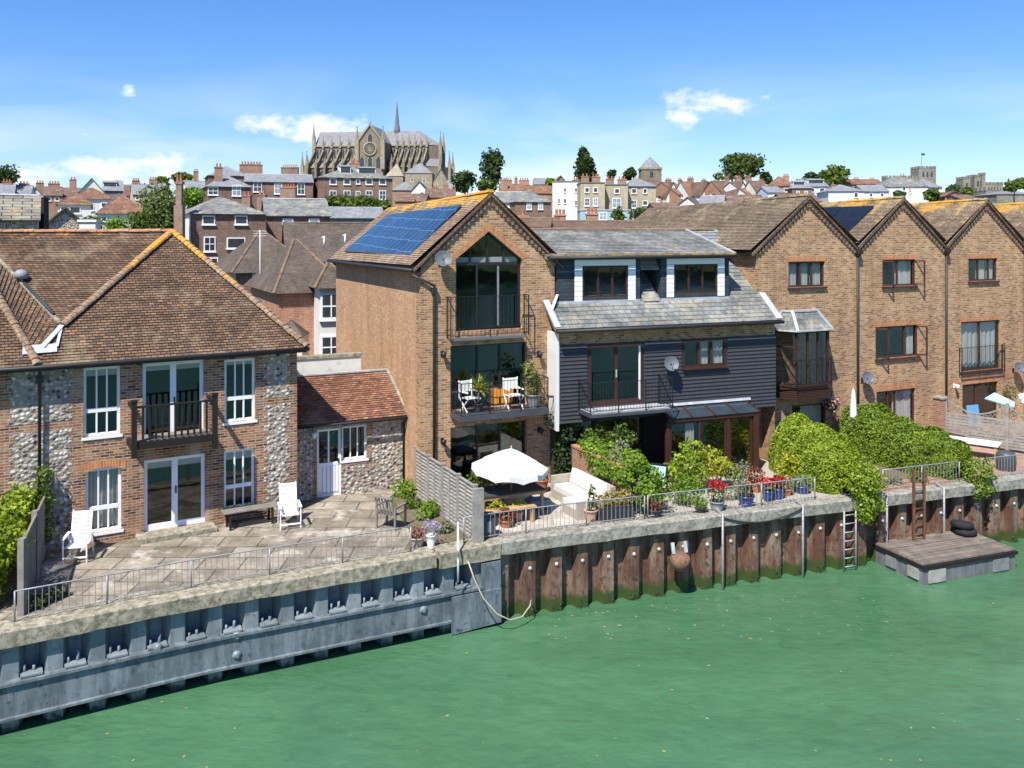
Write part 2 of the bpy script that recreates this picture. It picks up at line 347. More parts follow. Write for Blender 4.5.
m_brick('solar', [(.018, .045, .085), (.015, .038, .075), (.022, .052, .095)], (.15, .22, .29), w=.52, h=.52, ms=.012, weather=.08, bump=.05).set(.16, 0, .7)
m_brick('solar_black', [(.012, .014, .02), (.014, .016, .024)], (.02, .022, .03), w=1.0, h=1.6, ms=.02, weather=.1, bump=.05).set(.25, 0, .5)
def m_flint():
    s = NT('flint').set(.75, 0, .3); ob = s.co('Object')
    d = s.noise(ob, 5, 2); v = s.n('TexVoronoi'); v.inputs['Scale'].default_value = 9.5; v.inputs['Randomness'].default_value = 1; s.L.new(s.mp(s.mix(.06, ob, s.n('TexNoise').outputs[1]), (1, 1, 1.2)), v.inputs[0])
    sp = s.n('SeparateColor'); s.L.new(v.outputs['Color'], sp.inputs[0])
    c = s.ramp(sp.outputs[0], [(.05, (.07, .07, .08)), (.22, (.34, .32, .29)), (.45, (.60, .57, .51)), (.75, (.78, .75, .68)), (.92, (.20, .15, .12))])
    e = s.ramp(v.outputs['Distance'], [(.34, 0), (.6, 1)]); c = s.mix(e, c, (.38, .33, .26))
    c = s.mix(1, c, s.ramp(s.noise(ob, .7, 5, .6), [(.3, .62), (.7, 1.08)]), 'MULTIPLY'); s.col(c)
    h = s.math('SUBTRACT', 1.0, v.outputs['Distance']); s.bump(s.math('ADD', h, s.math('MULTIPLY', s.noise(ob, 30, 3), .4)), .9, .06)
m_flint()
# paint, metal, wood, render
m_plain('white_paint', (.80, .82, .84), .45, var=.06)
m_plain('white_render', (.66, .65, .62), .8, var=.15, sc=1.2, c2=(.55, .53, .48), th=(.6, .8))
m_plain('cream_render', (.66, .62, .50), .85, var=.15, sc=.8)
m_plain('pink_render', (.6, .38, .3), .85, var=.12)
m_plain('parapet', (.66, .65, .60), .85, var=.2, sc=1.6, c2=(.38, .36, .32), th=(.6, .75))
m_plain('black_metal', (.022, .022, .026), .45, .3, .4, var=.2)
m_plain('grey_metal', (.30, .31, .32), .55, .3, .4, var=.25, c2=(.20, .14, .1), th=(.56, .68), sc=6)
m_plain('dark_frame', (.02, .022, .024), .4, 0, .4, var=.1)
m_plain('grey_slab', (.12, .13, .14), .6, var=.15)
m_plain('red_wood', (.055, .023, .017), .5, var=.25, sc=4)
m_plain('dark_wood', (.017, .013, .011), .7, var=.3, sc=3)
m_plain('old_wood', (.22, .20, .175), .85, var=.35, sc=3, bump=.3)
m_plain('gutter', (.03, .03, .032), .5)
m_plain('lead', (.42, .44, .46), .55, .2, .4, var=.25, sc=2, c2=(.62, .63, .63), th=(.5, .7))
m_plain('lead_dark', (.17, .18, .185), .6, .2, var=.2)
m_plain('terracotta', (.45, .17, .085), .8, var=.2, sc=5)
m_plain('terracotta_pale', (.55, .33, .22), .8, var=.2, sc=5)
m_plain('blue_pot', (.03, .06, .20), .25, spec=.5)
m_plain('grey_pot', (.25, .26, .28), .6, var=.2)
m_plain('dark_pot', (.04, .045, .05), .6)
m_plain('soil', (.06, .042, .03), .95, var=.4, sc=8)
m_plain('bed', (.17, .13, .095), .95, var=.5, sc=6, bump=.6, c2=(.08, .09, .035), th=(.5, .6))
m_plain('gravel', (.42, .38, .32), .95, var=.35, sc=14, bump=.8, c2=(.22, .2, .16), th=(.5, .7))
m_plain('concrete', (.37, .335, .26), .92, var=.4, sc=4.0, bump=.35, c2=(.14, .13, .085), th=(.42, .62), det=9)
m_plain('concrete_grey', (.33, .315, .27), .92, var=.4, sc=4.5, bump=.35, c2=(.15, .145, .12), th=(.44, .60), det=9)
m_plain('dish_grey', (.11, .125, .14), .5, var=.1)
m_plain('canvas', (.66, .66, .67), .8, var=.05)
m_plain('cushion', (.62, .60, .56), .9, var=.08)
m_plain('wicker', (.40, .36, .30), .9, var=.3, sc=20, bump=.5)
m_plain('orange_cloth', (.65, .25, .03), .85, var=.1)
m_plain('blue_cloth', (.12, .30, .50), .85, var=.1)
m_plain('aqua_cloth', (.35, .62, .68), .85, var=.1)
m_plain('curtain', (.72, .74, .70), .9, var=.08)
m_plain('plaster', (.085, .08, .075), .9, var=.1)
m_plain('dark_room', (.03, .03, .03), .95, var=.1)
m_plain('pale_wood', (.29, .275, .245), .9, var=.35, sc=3, bump=.3, c2=(.19, .175, .15), th=(.5, .65))
m_plain('aqua_dark', (.16, .27, .34), .85, var=.1)
m_plain('tyre', (.018, .018, .018), .8, var=.3, bump=.3, sc=8)
m_plain('table_dark', (.06, .065, .075), .45, var=.2)
m_plain('tan_wood', (.42, .28, .15), .7, var=.25, sc=5)
m_plain('rope', (.45, .42, .32), .9, var=.2)
m_plain('dark_rope', (.04, .04, .04), .9, var=.2)
m_plain('hose', (.55, .58, .55), .5)
m_plain('red_flower', (.62, .02, .03), .6, var=.2)
m_plain('pink_flower', (.55, .16, .22), .6, var=.2)
m_plain('bark', (.13, .10, .075), .95, var=.4, sc=5, bump=.6)
m_plain('window_dark', (.035, .045, .055), .12, 0, .6, var=.4, sc=.6)
m_plain('window_pale', (.25, .30, .34), .15, 0, .6, var=.4, sc=.8)
m_plain('chimney_pot', (.45, .17, .09), .85, var=.2)
m_plain('pot_cream', (.5, .42, .32), .85, var=.2)
m_plain('grass', (.07, .11, .03), .95, var=.5, sc=.05, c2=(.12, .13, .06), th=(.45, .6))
m_plain('far_slate', (.20, .20, .205), .8, var=.3, sc=.5)
m_plain('white_plastic', (.80, .80, .79), .4, var=.05)
def m_wood_deck():
    s = NT('deck_wood').set(.85); uv = s.co('UV')
    w = s.n('TexBrick'); w.offset = .37; s.L.new(uv, w.inputs[0]); w.inputs['Color1'].default_value = (.14, .115, .095, 1); w.inputs['Color2'].default_value = (.21, .18, .15, 1); w.inputs['Mortar'].default_value = (.03, .028, .025, 1)
    w.inputs['Scale'].default_value = 1; w.inputs['Brick Width'].default_value = 3.2; w.inputs['Row Height'].default_value = .145; w.inputs['Mortar Size'].default_value = .006
    c = s.mix(1, w.outputs[0], s.ramp(s.noise(s.co('Object'), 2.0, 6, .7), [(.3, .6), (.7, 1.35)]), 'MULTIPLY'); s.col(c); s.bump(s.math('MULTIPLY', w.outputs[1], -1.0), .6, .01)
m_wood_deck()
def m_steel(name, base, wet, rust, rth, algae_z, streak):
    s = NT(name).set(.6, .1, .35); ob = s.co('Object'); sep = s.n('SeparateXYZ'); s.L.new(ob, sep.inputs[0])
    n1 = s.noise(s.mp(ob, (1, 1, .22)), 3.0, 6, .7); n2 = s.noise(ob, 6, 5, .7); n3 = s.noise(ob, .9, 4, .6)
    c = s.mix(s.ramp(n1, [(.42, 0), (.62, 1)]), base, streak)
    c = s.mix(s.ramp(n2, [(rth, 0), (rth + .12, 1)]), c, rust)
    c = s.mix(1, c, s.ramp(n3, [(.3, .7), (.7, 1.15)]), 'MULTIPLY')
    zz = s.math('ADD', sep.outputs[2], s.math('MULTIPLY', s.math('SUBTRACT', n2, .5), .5))
    f = s.math('MULTIPLY', s.math('SUBTRACT', algae_z, zz), 7, True); c = s.mix(f, c, wet); s.col(c); s.bump(n2, .35, .02)
m_steel('steel_blue', (.165, .205, .225), (.03, .04, .035), (.10, .10, .095), .58, -1.95, (.25, .29, .31))
m_steel('steel_beam', (.105, .135, .15), (.03, .04, .035), (.06, .075, .085), .55, -2.1, (.20, .235, .26))
m_steel('steel_rust', (.125, .06, .038), (.045, .07, .018), (.06, .035, .025), .54, -1.72, (.24, .18, .13))
m_steel('hull', (.12, .13, .14), (.12, .11, .02), (.45, .44, .4), .66, -2.1, (.2, .2, .2))
def m_water():
    s = NT('water'); s.set(.04, 0, .5); ob = s.co('Object')
    f = s.math('ADD', s.math('MULTIPLY', s.noise(s.mp(ob, (1, 1.6, 1)), .10, 5, .55, .6), .6), s.math('MULTIPLY', s.noise(s.mp(ob, (1, 2.0, 1)), 1.5, 7, .7, .4), .4))
    c = s.ramp(f, [(.36, (.036, .108, .052)), (.64, (.072, .176, .088))]); s.col(c)
    h = s.math('ADD', s.math('MULTIPLY', s.noise(s.mp(ob, (1, 1.5, 1)), .8, 4, .55, .4), .8), s.math('MULTIPLY', s.noise(s.mp(ob, (1, 1.9, 1)), 3.0, 6, .62, .3), .34))
    s.bump(h, .5, .13)
m_water()
m_glass('glass'); m_glass('glass_clear', clear=.95)
LG = [(.045, .075, .014), (.08, .125, .02), (.13, .19, .028), (.20, .27, .04)]
m_leaf('leaf_hedge', [(.11, .16, .014), (.20, .28, .024), (.31, .40, .035), (.42, .50, .06)])
m_leaf('leaf_mid', LG)
m_leaf('leaf_dark', [(.022, .045, .014), (.04, .07, .02), (.06, .10, .028), (.085, .13, .035)])
m_leaf('leaf_yellow', [(.20, .24, .02), (.36, .38, .03), (.50, .47, .04)])
m_leaf('leaf_bright', [(.09, .17, .015), (.17, .28, .025), (.27, .38, .045)])
m_leaf('leaf_silver', [(.14, .17, .08), (.24, .26, .15), (.35, .36, .22)])
m_leaf('leaf_willow', [(.09, .12, .035), (.15, .19, .055), (.22, .26, .08)])
m_leaf('leaf_red', [(.16, .03, .03), (.28, .07, .04), (.22, .12, .05)])
m_leaf('flower_red', [(.32, .01, .015), (.5, .03, .03)], .2)
m_leaf('flower_pink', [(.55, .18, .25), (.6, .35, .35)], .2)
m_leaf('flower_purple', [(.25, .22, .38), (.4, .36, .5)], .2)

m_leaf('leaf_hedge_deep', [(.07, .115, .014), (.13, .20, .022), (.21, .30, .032), (.31, .40, .05)])
m_brick('ridge_brown', [(.20, .14, .10), (.25, .17, .115)], (.2, .15, .1), w=.33, h=.3)
m_leaf('leaf_hedge_dark', [(.045, .07, .016), (.08, .115, .024), (.12, .165, .034)])
m_brick('cream_buff', [(.43, .37, .26), (.48, .42, .31), (.39, .34, .24)], (.4, .35, .25), w=.5, h=.25, ms=.01, weather=.2)
m_plain('blue_grey', (.32, .42, .46), .6)
m_plain('pale_blue', (.55, .63, .70), .7)
m_brick('tile_mossy', [(.20, .155, .11), (.245, .19, .13), (.175, .135, .10), (.28, .22, .15)], (.07, .05, .035), w=.165, h=.1, ms=.006, weather=.35, bump=.6, stain=((.36, .31, .2), .6), big=.6, lichen=[((.40, .32, .14), 7.6, 9.9, 2.2, 1.0), ((.50, .30, .07), 9.0, 9.9, 1.2, 1.05)])
# ------------------------------------------------ leaves
def leafmesh(name, pts, size, mat, parent=None, nb=None, squash=1.0, core=None, **kw):
    """pts Nx3; every leaf a small bent diamond with its own tilt"""
    pts = np.asarray(pts, float); n = len(pts)
    d = nrs.normal(size=(n, 3))
    if nb is not None: d = d * .75 + np.asarray(nb)
    d /= np.linalg.norm(d, axis=1)[:, None] + 1e-9
    r = nrs.normal(size=(n, 3)); a = np.cross(d, r); a /= np.linalg.norm(a, axis=1)[:, None] + 1e-9; b = np.cross(d, a)
    s = size * (.6 + .8 * nrs.rand(n))[:, None]
    q = np.stack([pts - a * s * .5, pts - b * s * .32 * squash, pts + a * s * .5, pts + b * s * .32 * squash], 1).reshape(-1, 3)
    me = bpy.data.meshes.new(name)
    nv = 4 * n; cv = []; cf = []
    if core is not None: cv, cf = core
    me.vertices.add(nv + len(cv)); me.vertices.foreach_set('co', np.concatenate([q.ravel(), np.asarray(cv, float).ravel()]) if len(cv) else q.ravel())
    li = list(range(nv)); ls = list(range(0, nv, 4)); lt = [4] * n
    for f in cf: ls.append(len(li)); lt.append(len(f)); li += [nv + k for k in f]
    me.loops.add(len(li)); me.loops.foreach_set('vertex_index', li)
    me.polygons.add(len(ls)); me.polygons.foreach_set('loop_start', ls); me.polygons.foreach_set('loop_total', lt)
    me.materials.append(MAT(mat)); me.update(calc_edges=True); me.validate()
    o = link(name, me, parent)
    if kw: tag(o, kw.get('lab'), kw.get('cat'), kw.get('group'), kw.get('kind'))
    return o
def blob_pts(n, c, r, shell=.35, lump=.18):
    d = nrs.normal(size=(n, 3)); d /= np.linalg.norm(d, axis=1)[:, None]
    ph = nrs.rand(6) * 6.28
    l = 1 + lump * (np.sin(d[:, 0] * 5 + ph[0]) * np.sin(d[:, 1] * 5 + ph[1]) + .7 * np.sin(d[:, 2] * 7 + ph[2] + d[:, 0] * 4))
    rr = (1 - shell * nrs.rand(n) ** 1.5) * l
    return np.asarray(c) + d * rr[:, None] * np.asarray(r), d
def blobs(spec):
    A = []; B = []
    for n, c, r in spec:
        p, d = blob_pts(n, c, r); A.append(p); B.append(d)
    return np.concatenate(A), np.concatenate(B)
# ================================================ SETTING
WP = [(-70, -20), (-13.9, 17.2), (-10.83, 19.04), (-7.32, 21.1), (-2.11, 23.65), (-.5, 24.45), (1.34, 25.2), (9.46, 28.0), (17.76, 31.0), (40, 38.6), (90, 55)]
WATER = -2.14
def wy(x):
    for (a, b), (c, d) in zip(WP, WP[1:]):
        if a <= x <= c: return b + (d - b) * (x - a) / (c - a)
    return WP[0][1] if x < WP[0][0] else WP[-1][1]
HP = [(0, 0), (46, 0), (60, 1.2), (75, 3), (110, 7), (200, 14), (300, 20), (370, 22.5), (450, 25), (650, 25), (1200, 0), (6000, -30)]
def hz(x, y):
    d = y
    for (a, b), (c, e) in zip(HP, HP[1:]):
        if a <= d <= c: return b + (e - b) * (d - a) / (c - a)
    return HP[-1][1]
def terrain():
    xs = [-4000, -1500, -700, -400, -250, -150, -100, -70] + [x for x in np.linspace(-50, 60, 23)] + [90, 150, 250, 400, 700, 1500, 4000]
    xs = sorted(set(float(x) for x in xs) | set(float(p[0]) for p in WP))
    ys = [0, 3, 8, 15, 25, 46, 60, 75, 92, 110, 150, 200, 250, 300, 370, 450, 550, 650, 900, 1200, 2500, 6000]
    vs = []; fs = []; n = len(ys)
    for x in xs:
        w = wy(x) + .25 if WP[0][0] <= x <= WP[-1][0] else (wy(x) if x > 0 else -20)
        for k, y in enumerate(ys):
            yy = w if k == 0 else max(y, w + k * .4); vs.append((x, yy, hz(x, yy) - .012))
    for i in range(len(xs) - 1):
        for k in range(n - 1): fs.append((i * n + k, (i + 1) * n + k, (i + 1) * n + k + 1, i * n + k + 1))
    mb = MB(); mb.mesh(vs, fs, 0, True); mb.build('ground', 'grass', kind='structure')
terrain()
mb = MB(); mb.face([(-3000, -70, WATER), (3000, -70, WATER), (3000, 80, WATER), (-3000, 80, WATER)]); mb.build('river_water', 'water', kind='structure')
mb = MB(); mb.face([(-3000, -3000, 0), (3000, -3000, 0), (3000, -70, 0), (-3000, -70, 0)]); mb.face([(-3000, -70, 0), (3000, -70, 0), (3000, -68, -3), (-3000, -68, -3)])
mb.build('far_bank', 'grass', kind='structure')
sp = []
for k in range(26):
    x = -110 + k * 9; sp.append((260, (x, -78 + rnd.uniform(-4, 4), rnd.uniform(3, 6)), (7, 5, rnd.uniform(4, 6.5))))
pts, nb = blobs(sp); leafmesh('opposite_bank_trees', pts, 1.9, 'leaf_mid', nb=nb, kind='stuff')

# paved yards (sheets 4 mm apart)
def offs(x, d): return wy(x) + d
def yard(name, pts, z, mat):
    mb = MB(); mb.face([(p[0], p[1], z) for p in pts]); return mb.build(name, mat, kind='structure')
LH = Fr(-6.45, 27.0, 31)      # left house front
MH = Fr(-2.85, 28.15, 25.5)   # tall brick house front
BH = Fr(1.51, 29.46, 21)      # black boarded house front
RH = Fr(9.02, 33.22, 25.5)    # gabled row front
def wl(x): return (x, wy(x) + .2)
def mfr(fr, u, v): p = fr.w(u, v); return (p.x, p.y)
FD = V(.43, -.903)            # from house towards the river
fA = V(-3.06, 28.6); fB = V(-.99, 24.3)
yard('terrace_paving', [wl(-13.6), wl(-10.83), wl(-7.32), wl(-2.9), (-2.75, 24.9), (-3.9, 28.3), (-3.6, 30), (-7, 30.5), (-14, 26)], .004, 'flagstone')
yard('gravel_bed', [(-2.9, wy(-2.9) + .2), wl(-2.11), wl(-.95), (-3.1, 28.7), (-3.75, 28.4), (-2.75, 24.9)], .004, 'bed')
yard('garden_paving', [(-.95, wy(-.95) + .2), wl(1.34), (4.1, wy(4.1) + .2), (1.6, 30.4), (-2.8, 28.3)], .004, 'paving_pale')
yard('gravel_yard', [(4.1, wy(4.1) + .2), (9.46, 28.2), (10.7, wy(10.7) + .2), (9.2, 34.4), (1.8, 31)], .004, 'gravel')
yard('flower_yard', [(10.7, wy(10.7) + .2), (14.9, wy(14.9) + .2), (13.5, 36), (9.3, 34)], .004, 'bed')
yard('brick_yard', [(14.9, wy(14.9) + .2), (17.76, 31.2), (40, 38.8), (38, 50), (13.5, 36)], .004, 'paving_brick')

# ---- river walls
def walk(pts):
    """cumulative polyline: returns total length, position(t), direction(t)"""
    P_ = [V(p[0], p[1], 0) for p in pts]; L = [0]
    for a, b in zip(P_, P_[1:]): L.append(L[-1] + (b - a).length)
    def pos(t):
        for i in range(len(L) - 1):
            if t <= L[i + 1] + 1e-9 or i == len(L) - 2:
                d = (P_[i + 1] - P_[i]).normalized(); return P_[i] + d * (t - L[i]), d
    return L[-1], pos
def outn(d): return V(d.y, -d.x, 0)
def piling(mb, pts, pitch, dep, zt, zb, m=0, fl=.36, wb=.17, base=-.22, flanges=None):
    L, pos = walk(pts); t = 0; prof = []
    while t < L:
        for dt, o in ((0, base + dep), (fl * pitch, base + dep), ((fl + wb) * pitch, base), ((1 - wb) * pitch, base)):
            if t + dt < L: prof.append((t + dt, o))
        if flanges is not None and t + fl * pitch < L: flanges.append(t + fl * pitch / 2)
        t += pitch
    pp = []
    for t, o in prof: p, d = pos(t); pp.append(p + outn(d) * o)
    for a, b in zip(pp, pp[1:]):
        mb.face([(a.x, a.y, zb), (b.x, b.y, zb), (b.x, b.y, zt), (a.x, a.y, zt)], m)
def coping(mb, pts, back=.30, front=.34, z0=-.42, z1=.05, m=0, seed=1):
    L, pos = walk(pts); r = random.Random(seed); k = int(L / .35) + 1; rows = []
    for i in range(k + 1):
        p, d = pos(L * i / k); n = outn(d); j = lambda a=.012: r.uniform(-a, a)
        rows.append([p - n * back + Z * z1, p + n * (front - .02 + j()) + Z * (z1 + j(.006)), p + n * (front + .015 + j()) + Z * (z1 - .03 + j()), p + n * (front + .01 + j()) + Z * (z0 + j(.015)), p + n * -.0 + Z * z0])
    vs = [q for rr in rows for q in rr]; n = 5
    fs = [(i * n + q, (i + 1) * n + q, (i + 1) * n + q + 1, i * n + q + 1) for i in range(k) for q in range(n - 1)]
    fs = [f[::-1] for f in fs] + [tuple(range(n)), tuple(k * n + q for q in range(n))[::-1]]
    mb.mesh(vs, fs, m)
W1 = [(-30, 5.5), (-13.9, 17.2), (-10.83, 19.04), (-7.32, 21.1), (-2.11, 23.65), (-.9, 24.27), (-.45, 24.48)]
W2 = [(-.45, 24.48), (1.34, 25.2), (9.46, 28.0), (17.76, 31.0), (40, 38.6)]
root = empty('river_wall', (0, 0, 0), 0, 'river wall of blue grey painted steel piles with a long horizontal beam and mossy concrete cap', 'river wall')
mb = MB(); fl1 = []; piling(mb, W1, .84, .40, -.2, -2.75, flanges=fl1); mb.build('sheet_piling', 'steel_blue', root)
mb = MB(); L1, pos1 = walk(W1)
coping(mb, W1[:5], z0=-.30, seed=3); mb.build('coping', 'concrete', root)
mb = MB(); coping(mb, [(-2.02, 23.69), (-.9, 24.27), (-.45, 24.48)], z0=-.36, z1=.052, seed=4); mb.build('coping', 'concrete', root)
mb = MB(); Lw, pw = walk(W1[:6]); k = 40; rows = []
for i in range(k + 1):
    p, d = pw(Lw * i / k); n = outn(d); rows.append([p + n * .10 + Z * -1.04, p + n * .38 + Z * -1.04, p + n * .38 + Z * -1.10, p + n * .31 + Z * -1.11, p + n * .31 + Z * -1.76, p + n * .38 + Z * -1.77, p + n * .38 + Z * -1.82, p + n * .10 + Z * -1.82])
mb.mesh([q for rr in rows for q in rr], [(i * 8 + q, i * 8 + (q + 1) % 8, (i + 1) * 8 + (q + 1) % 8, (i + 1) * 8 + q) for i in range(k) for q in range(8)], 0)
mb.build('waler', 'steel_beam', root)
mb = MB(); a, d = pos1(L1 - .55 - .9); n = outn(d); b_, d2 = pos1(L1 - .02)
mb.slab([a + n * .40 + Z * -2.12, b_ + n * .40 + Z * -2.05, b_ + n * .40 + Z * -1.14, a + n * .40 + Z * -1.14], .05); mb.slab([b_ - d2 * .55 + n * .36 + Z * -2.0, b_ + n * .36 + Z * -2.0, b_ + n * .36 + Z * -.42, b_ - d2 * .55 + n * .36 + Z * -.42], .05)
mb.build('end_plate', 'steel_beam', root)
for t in fl1:
    p, d = pos1(t + .40)
    if p.x < -13: continue
    n = outn(d); mb = MB(); c = p + n * .10 + Z * -1.03
    a1 = rnd.uniform(.12, .24); a2 = rnd.uniform(.16, .30); mb.tube([c + d * -.14, c + d * -.14 + Z * a1], .03, 6); mb.tube([c + d * .04, c + d * (.04 + rnd.uniform(-.03, .03)) + Z * a2], .035, 6)
    mb.slab([c + d * -.22 - n * .15 + Z * .03, c + d * .2 - n * .15 + Z * .03, c + d * .2 + n * .2 + Z * .01, c + d * -.22 + n * .2 + Z * .01], .04)
    mb.build('tie_bracket', 'steel_blue', root)
for px, py in ((236, 636), (157, 648), (418, 610), (712 / 780 * 256, 655)):
    q = PD(px, py, 20); tt = min(range(0, 400), key=lambda i: abs((lambda v: v.x / v.y)(pos1(L1 * i / 400)[0]) - q.x / q.y)); p, d = pos1(L1 * tt / 400); n = outn(d)
    z = CZ - (py - HY) * (p.y - .28) / F; mb = MB(); mb.lathe([(.11, 0), (.11, .02), (.05, .03), (.05, .06)], p + n * .31 + Z * z, 8, axis=n); mb.build('plate_washer', 'steel_blue', root)
root = empty('river_wall', (0, 0, 0), 0, 'river wall of rusty brown steel piles with green weed at the waterline', 'river wall')
mb = MB(); fl2 = []; piling(mb, W2, .8, .27, -.2, -2.75, flanges=fl2, fl=.40, wb=.09, base=-.12); mb.build('sheet_piling', 'steel_rust', root)
mb = MB(); coping(mb, W2, z0=-.29, front=.31, seed=5); mb.build('coping', 'concrete_grey', root)
L2, pos2 = walk(W2)
for t in fl2:
    p, d = pos2(t)
    if p.x > 20: continue
    n = outn(d); mb = MB(); mb.lathe([(.055, 0), (.05, .02), (.025, .025), (.025, .05)], p + n * .15 + Z * (-.80 + rnd.uniform(-.03, .03)), 8, axis=n); mb.build('bolt', 'lead', root)
# weed fringe on the rusty piles
pts = []
for i in range(1800):
    t = rnd.uniform(0, 20.5); p, d = pos2(t); n = outn(d); pts.append(p + n * (.20 * (1 if (t % .8) < .34 else -1) + .01) + Z * (WATER + abs(rnd.gauss(0, .16))))
leafmesh('river_weed', pts, .045, 'leaf_dark', kind='stuff')
# floating debris
pts = []
for i in range(210):
    if rnd.random() < .5: q = P(rnd.uniform(520, 900), rnd.uniform(590, 640), WATER)
    else: q = P(rnd.uniform(0, 1024), rnd.uniform(575, 768), WATER)
    if q.y < wy(q.x) - .5: pts.append((q.x, q.y, WATER + .012))
mb = MB()
for p in pts:
    a = rnd.uniform(0, 6.3); s = rnd.uniform(.02, .06); e = V(math.cos(a), math.sin(a), 0) * s; g = V(-e.y, e.x, 0) * rnd.uniform(.3, .8); p = V(p)
    mb.face([p - e, p - g, p + e + Z * .004, p + g])
mb.build('floating_leaves', m_plain('debris', (.25, .28, .13), .8, var=.5, sc=3).mt, kind='stuff')

# ---- railings
def railing(pts, z, h, lab, pitch=.13, post=1.9, mat='grey_metal', group=None, name='railing', rr=.017, br=.008, cat='railing'):
    r = empty(name, (pts[0][0], pts[0][1], z), 0, lab, cat, group); o = V(pts[0][0], pts[0][1], 0)
    L, pos = walk(pts); k = max(2, int(L / .5)); top = [pos(L * i / k)[0] - o for i in range(k + 1)]
    mb = MB(); mb.tube([p + Z * h for p in top], rr, 8); mb.build('top_rail', mat, r)
    mb = MB(); mb.tube([p + Z * .08 for p in top], rr * .7, 6); mb.build('bottom_rail', mat, r)
    np_ = max(1, round(L / post)); bm_ = None; pm = None
    for i in range(np_ + 1):
        p = pos(L * i / np_)[0] - o
        if pm is None: mb = MB(); mb.tube([(0, 0, 0), (0, 0, h)], rr * 1.15, 6); q = mb.build('post', mat, r); pm = q.data
        else: q = link('post', pm, r)
        q.location = p
    n = int(L / pitch)
    if n > 98: n = 98
    for i in range(1, n):
        p = pos(L * i / n)[0] - o
        if bm_ is None: mb = MB(); mb.tube([(0, 0, .08), (0, 0, h)], br, 5, cap=False); q = mb.build('baluster', mat, r); bm_ = q.data
        else: q = link('baluster', bm_, r)
        q.location = p
    return r
def capline(x0, x1, off=.1):
    xs = [x0] + [p[0] for p in WP if x0 < p[0] < x1] + [x1]; o = []
    for x in xs: o.append((x - off * .45, wy(x) + off * .9))
    return o
railing(capline(-10.6, -2.6), .05, .66, 'long low grey railing along the edge of the flagstone terrace')
railing(capline(-1.25, 3.9), .05, .68, 'low grey railing in front of the garden with the white parasol')
railing(capline(4.0, 9.5), .05, .68, 'low grey railing in front of the potted flowers')
railing(capline(12.0, 15.0), .05, .68, 'short grey railing between the two big hedges')
railing(capline(15.9, 21.5), .05, .68, 'grey railing at the far end of the wall beyond the second hedge')

# ---- poles, ladders, ropes, fender on the rusty wall
def onwall(px, off=.36, pts=None):
    best = None
    for i in range(1201):
        p, d = pos2(L2 * .62 * i / 1200); q = p + outn(d) * off; e = abs(q.x / q.y - (px - CX) / F)
        if best is None or e < best[0]: best = (e, q, d)
    return best[1], best[2]
for px, py0, lab in ((651 - 560 + 632, 508, 'thin galvanised mooring pole below the red flower pots, left end of the hanging rope'), (803, 501, 'thin galvanised mooring pole at the right end of the hanging rope'), (887, 492, 'grey mooring pole just left of the rusty wooden ladder'), (944, 478, 'grey mooring pole just right of the rusty wooden ladder')):
    q, d = onwall(px); r = empty('mooring_pole', (q.x, q.y, 0), 0, lab, 'pole', 'mooring poles on the rusty wall')
    mb = MB(); mb.tube([(0, 0, -2.6), (0, 0, .12)], .035, 8); mb.build('pole', 'grey_metal', r)
    mb = MB(); mb.bar((0, 0, .02), V(-d.y, d.x, 0) * .35 + Z * .16, .07, .05); mb.bar((0, 0, -.15), V(-d.y, d.x, 0) * .1 + Z * -.15, .12, .05); mb.build('bracket', 'grey_metal', r)
a, _ = onwall(723); b, _ = onwall(803); mb = MB()
mb.tube([a + (b - a) * t + Z * (-.0 - .5 * 4 * t * (1 - t) * .55) for t in [i / 16 for i in range(17)]], .022, 6); mb.build('mooring_rope', 'dark_rope', lab='dark rope hanging in a shallow curve between two grey poles', cat='rope')
def ladder(px, z0, z1, w, lab, mat, rungs, pr=.03, sq=False, off=.36):
    q, d = onwall(px, off); r = empty('ladder', (q.x, q.y, 0), 0, lab, 'ladder')
    for s in (-1, 1):
        mb = MB(); c = d * (s * w / 2)
        (mb.bar(c + Z * z0, c + Z * z1, .07, .09) if sq else mb.tube([c + Z * z0, c + Z * z1], pr, 8)); mb.build('rail', mat, r)
    for i in range(rungs):
        z = z0 + .3 + (z1 - z0 - .45) * i / (rungs - 1); mb = MB(); mb.tube([d * (-w / 2) + Z * z, d * (w / 2) + Z * z], .02, 6); mb.build('rung', mat, r)
    return r
ladder(919, -1.9, .78, .42, 'rusty brown ladder rising above the wall between the two hedges', 'rust_ladder' if 'rust_ladder' in MC else m_plain('rust_ladder', (.13, .06, .035), .85, var=.4, sc=6).mt, 9, sq=True)
lr = ladder(850, -2.3, -.25, .45, 'pale grey metal ladder below the overhanging tip of the big hedge', 'grey_metal', 7)
# fender
q, d = onwall(678); r = empty('fender', (q.x, q.y, -1.05), math.atan2(d.y, d.x), 'rusty rounded mooring fender bolted to the brown piles', 'fender')
mb = MB(); mb.lathe([(.05, .22), (.25, .16), (.30, .04), (.27, -.12), (.17, -.26), (.05, -.32)], (0, -.12, 0), 14, axis=(0, -.25, 1)); mb.build('drum', m_plain('rust', (.22, .12, .07), .9, var=.4, sc=5, c2=(.08, .06, .05)).mt, r)
for s in (-.2, .2): mb = MB(); mb.bar((s, -.1, .2), (s, -.02, .5), .09, .06); mb.build('bracket', 'lead', r)
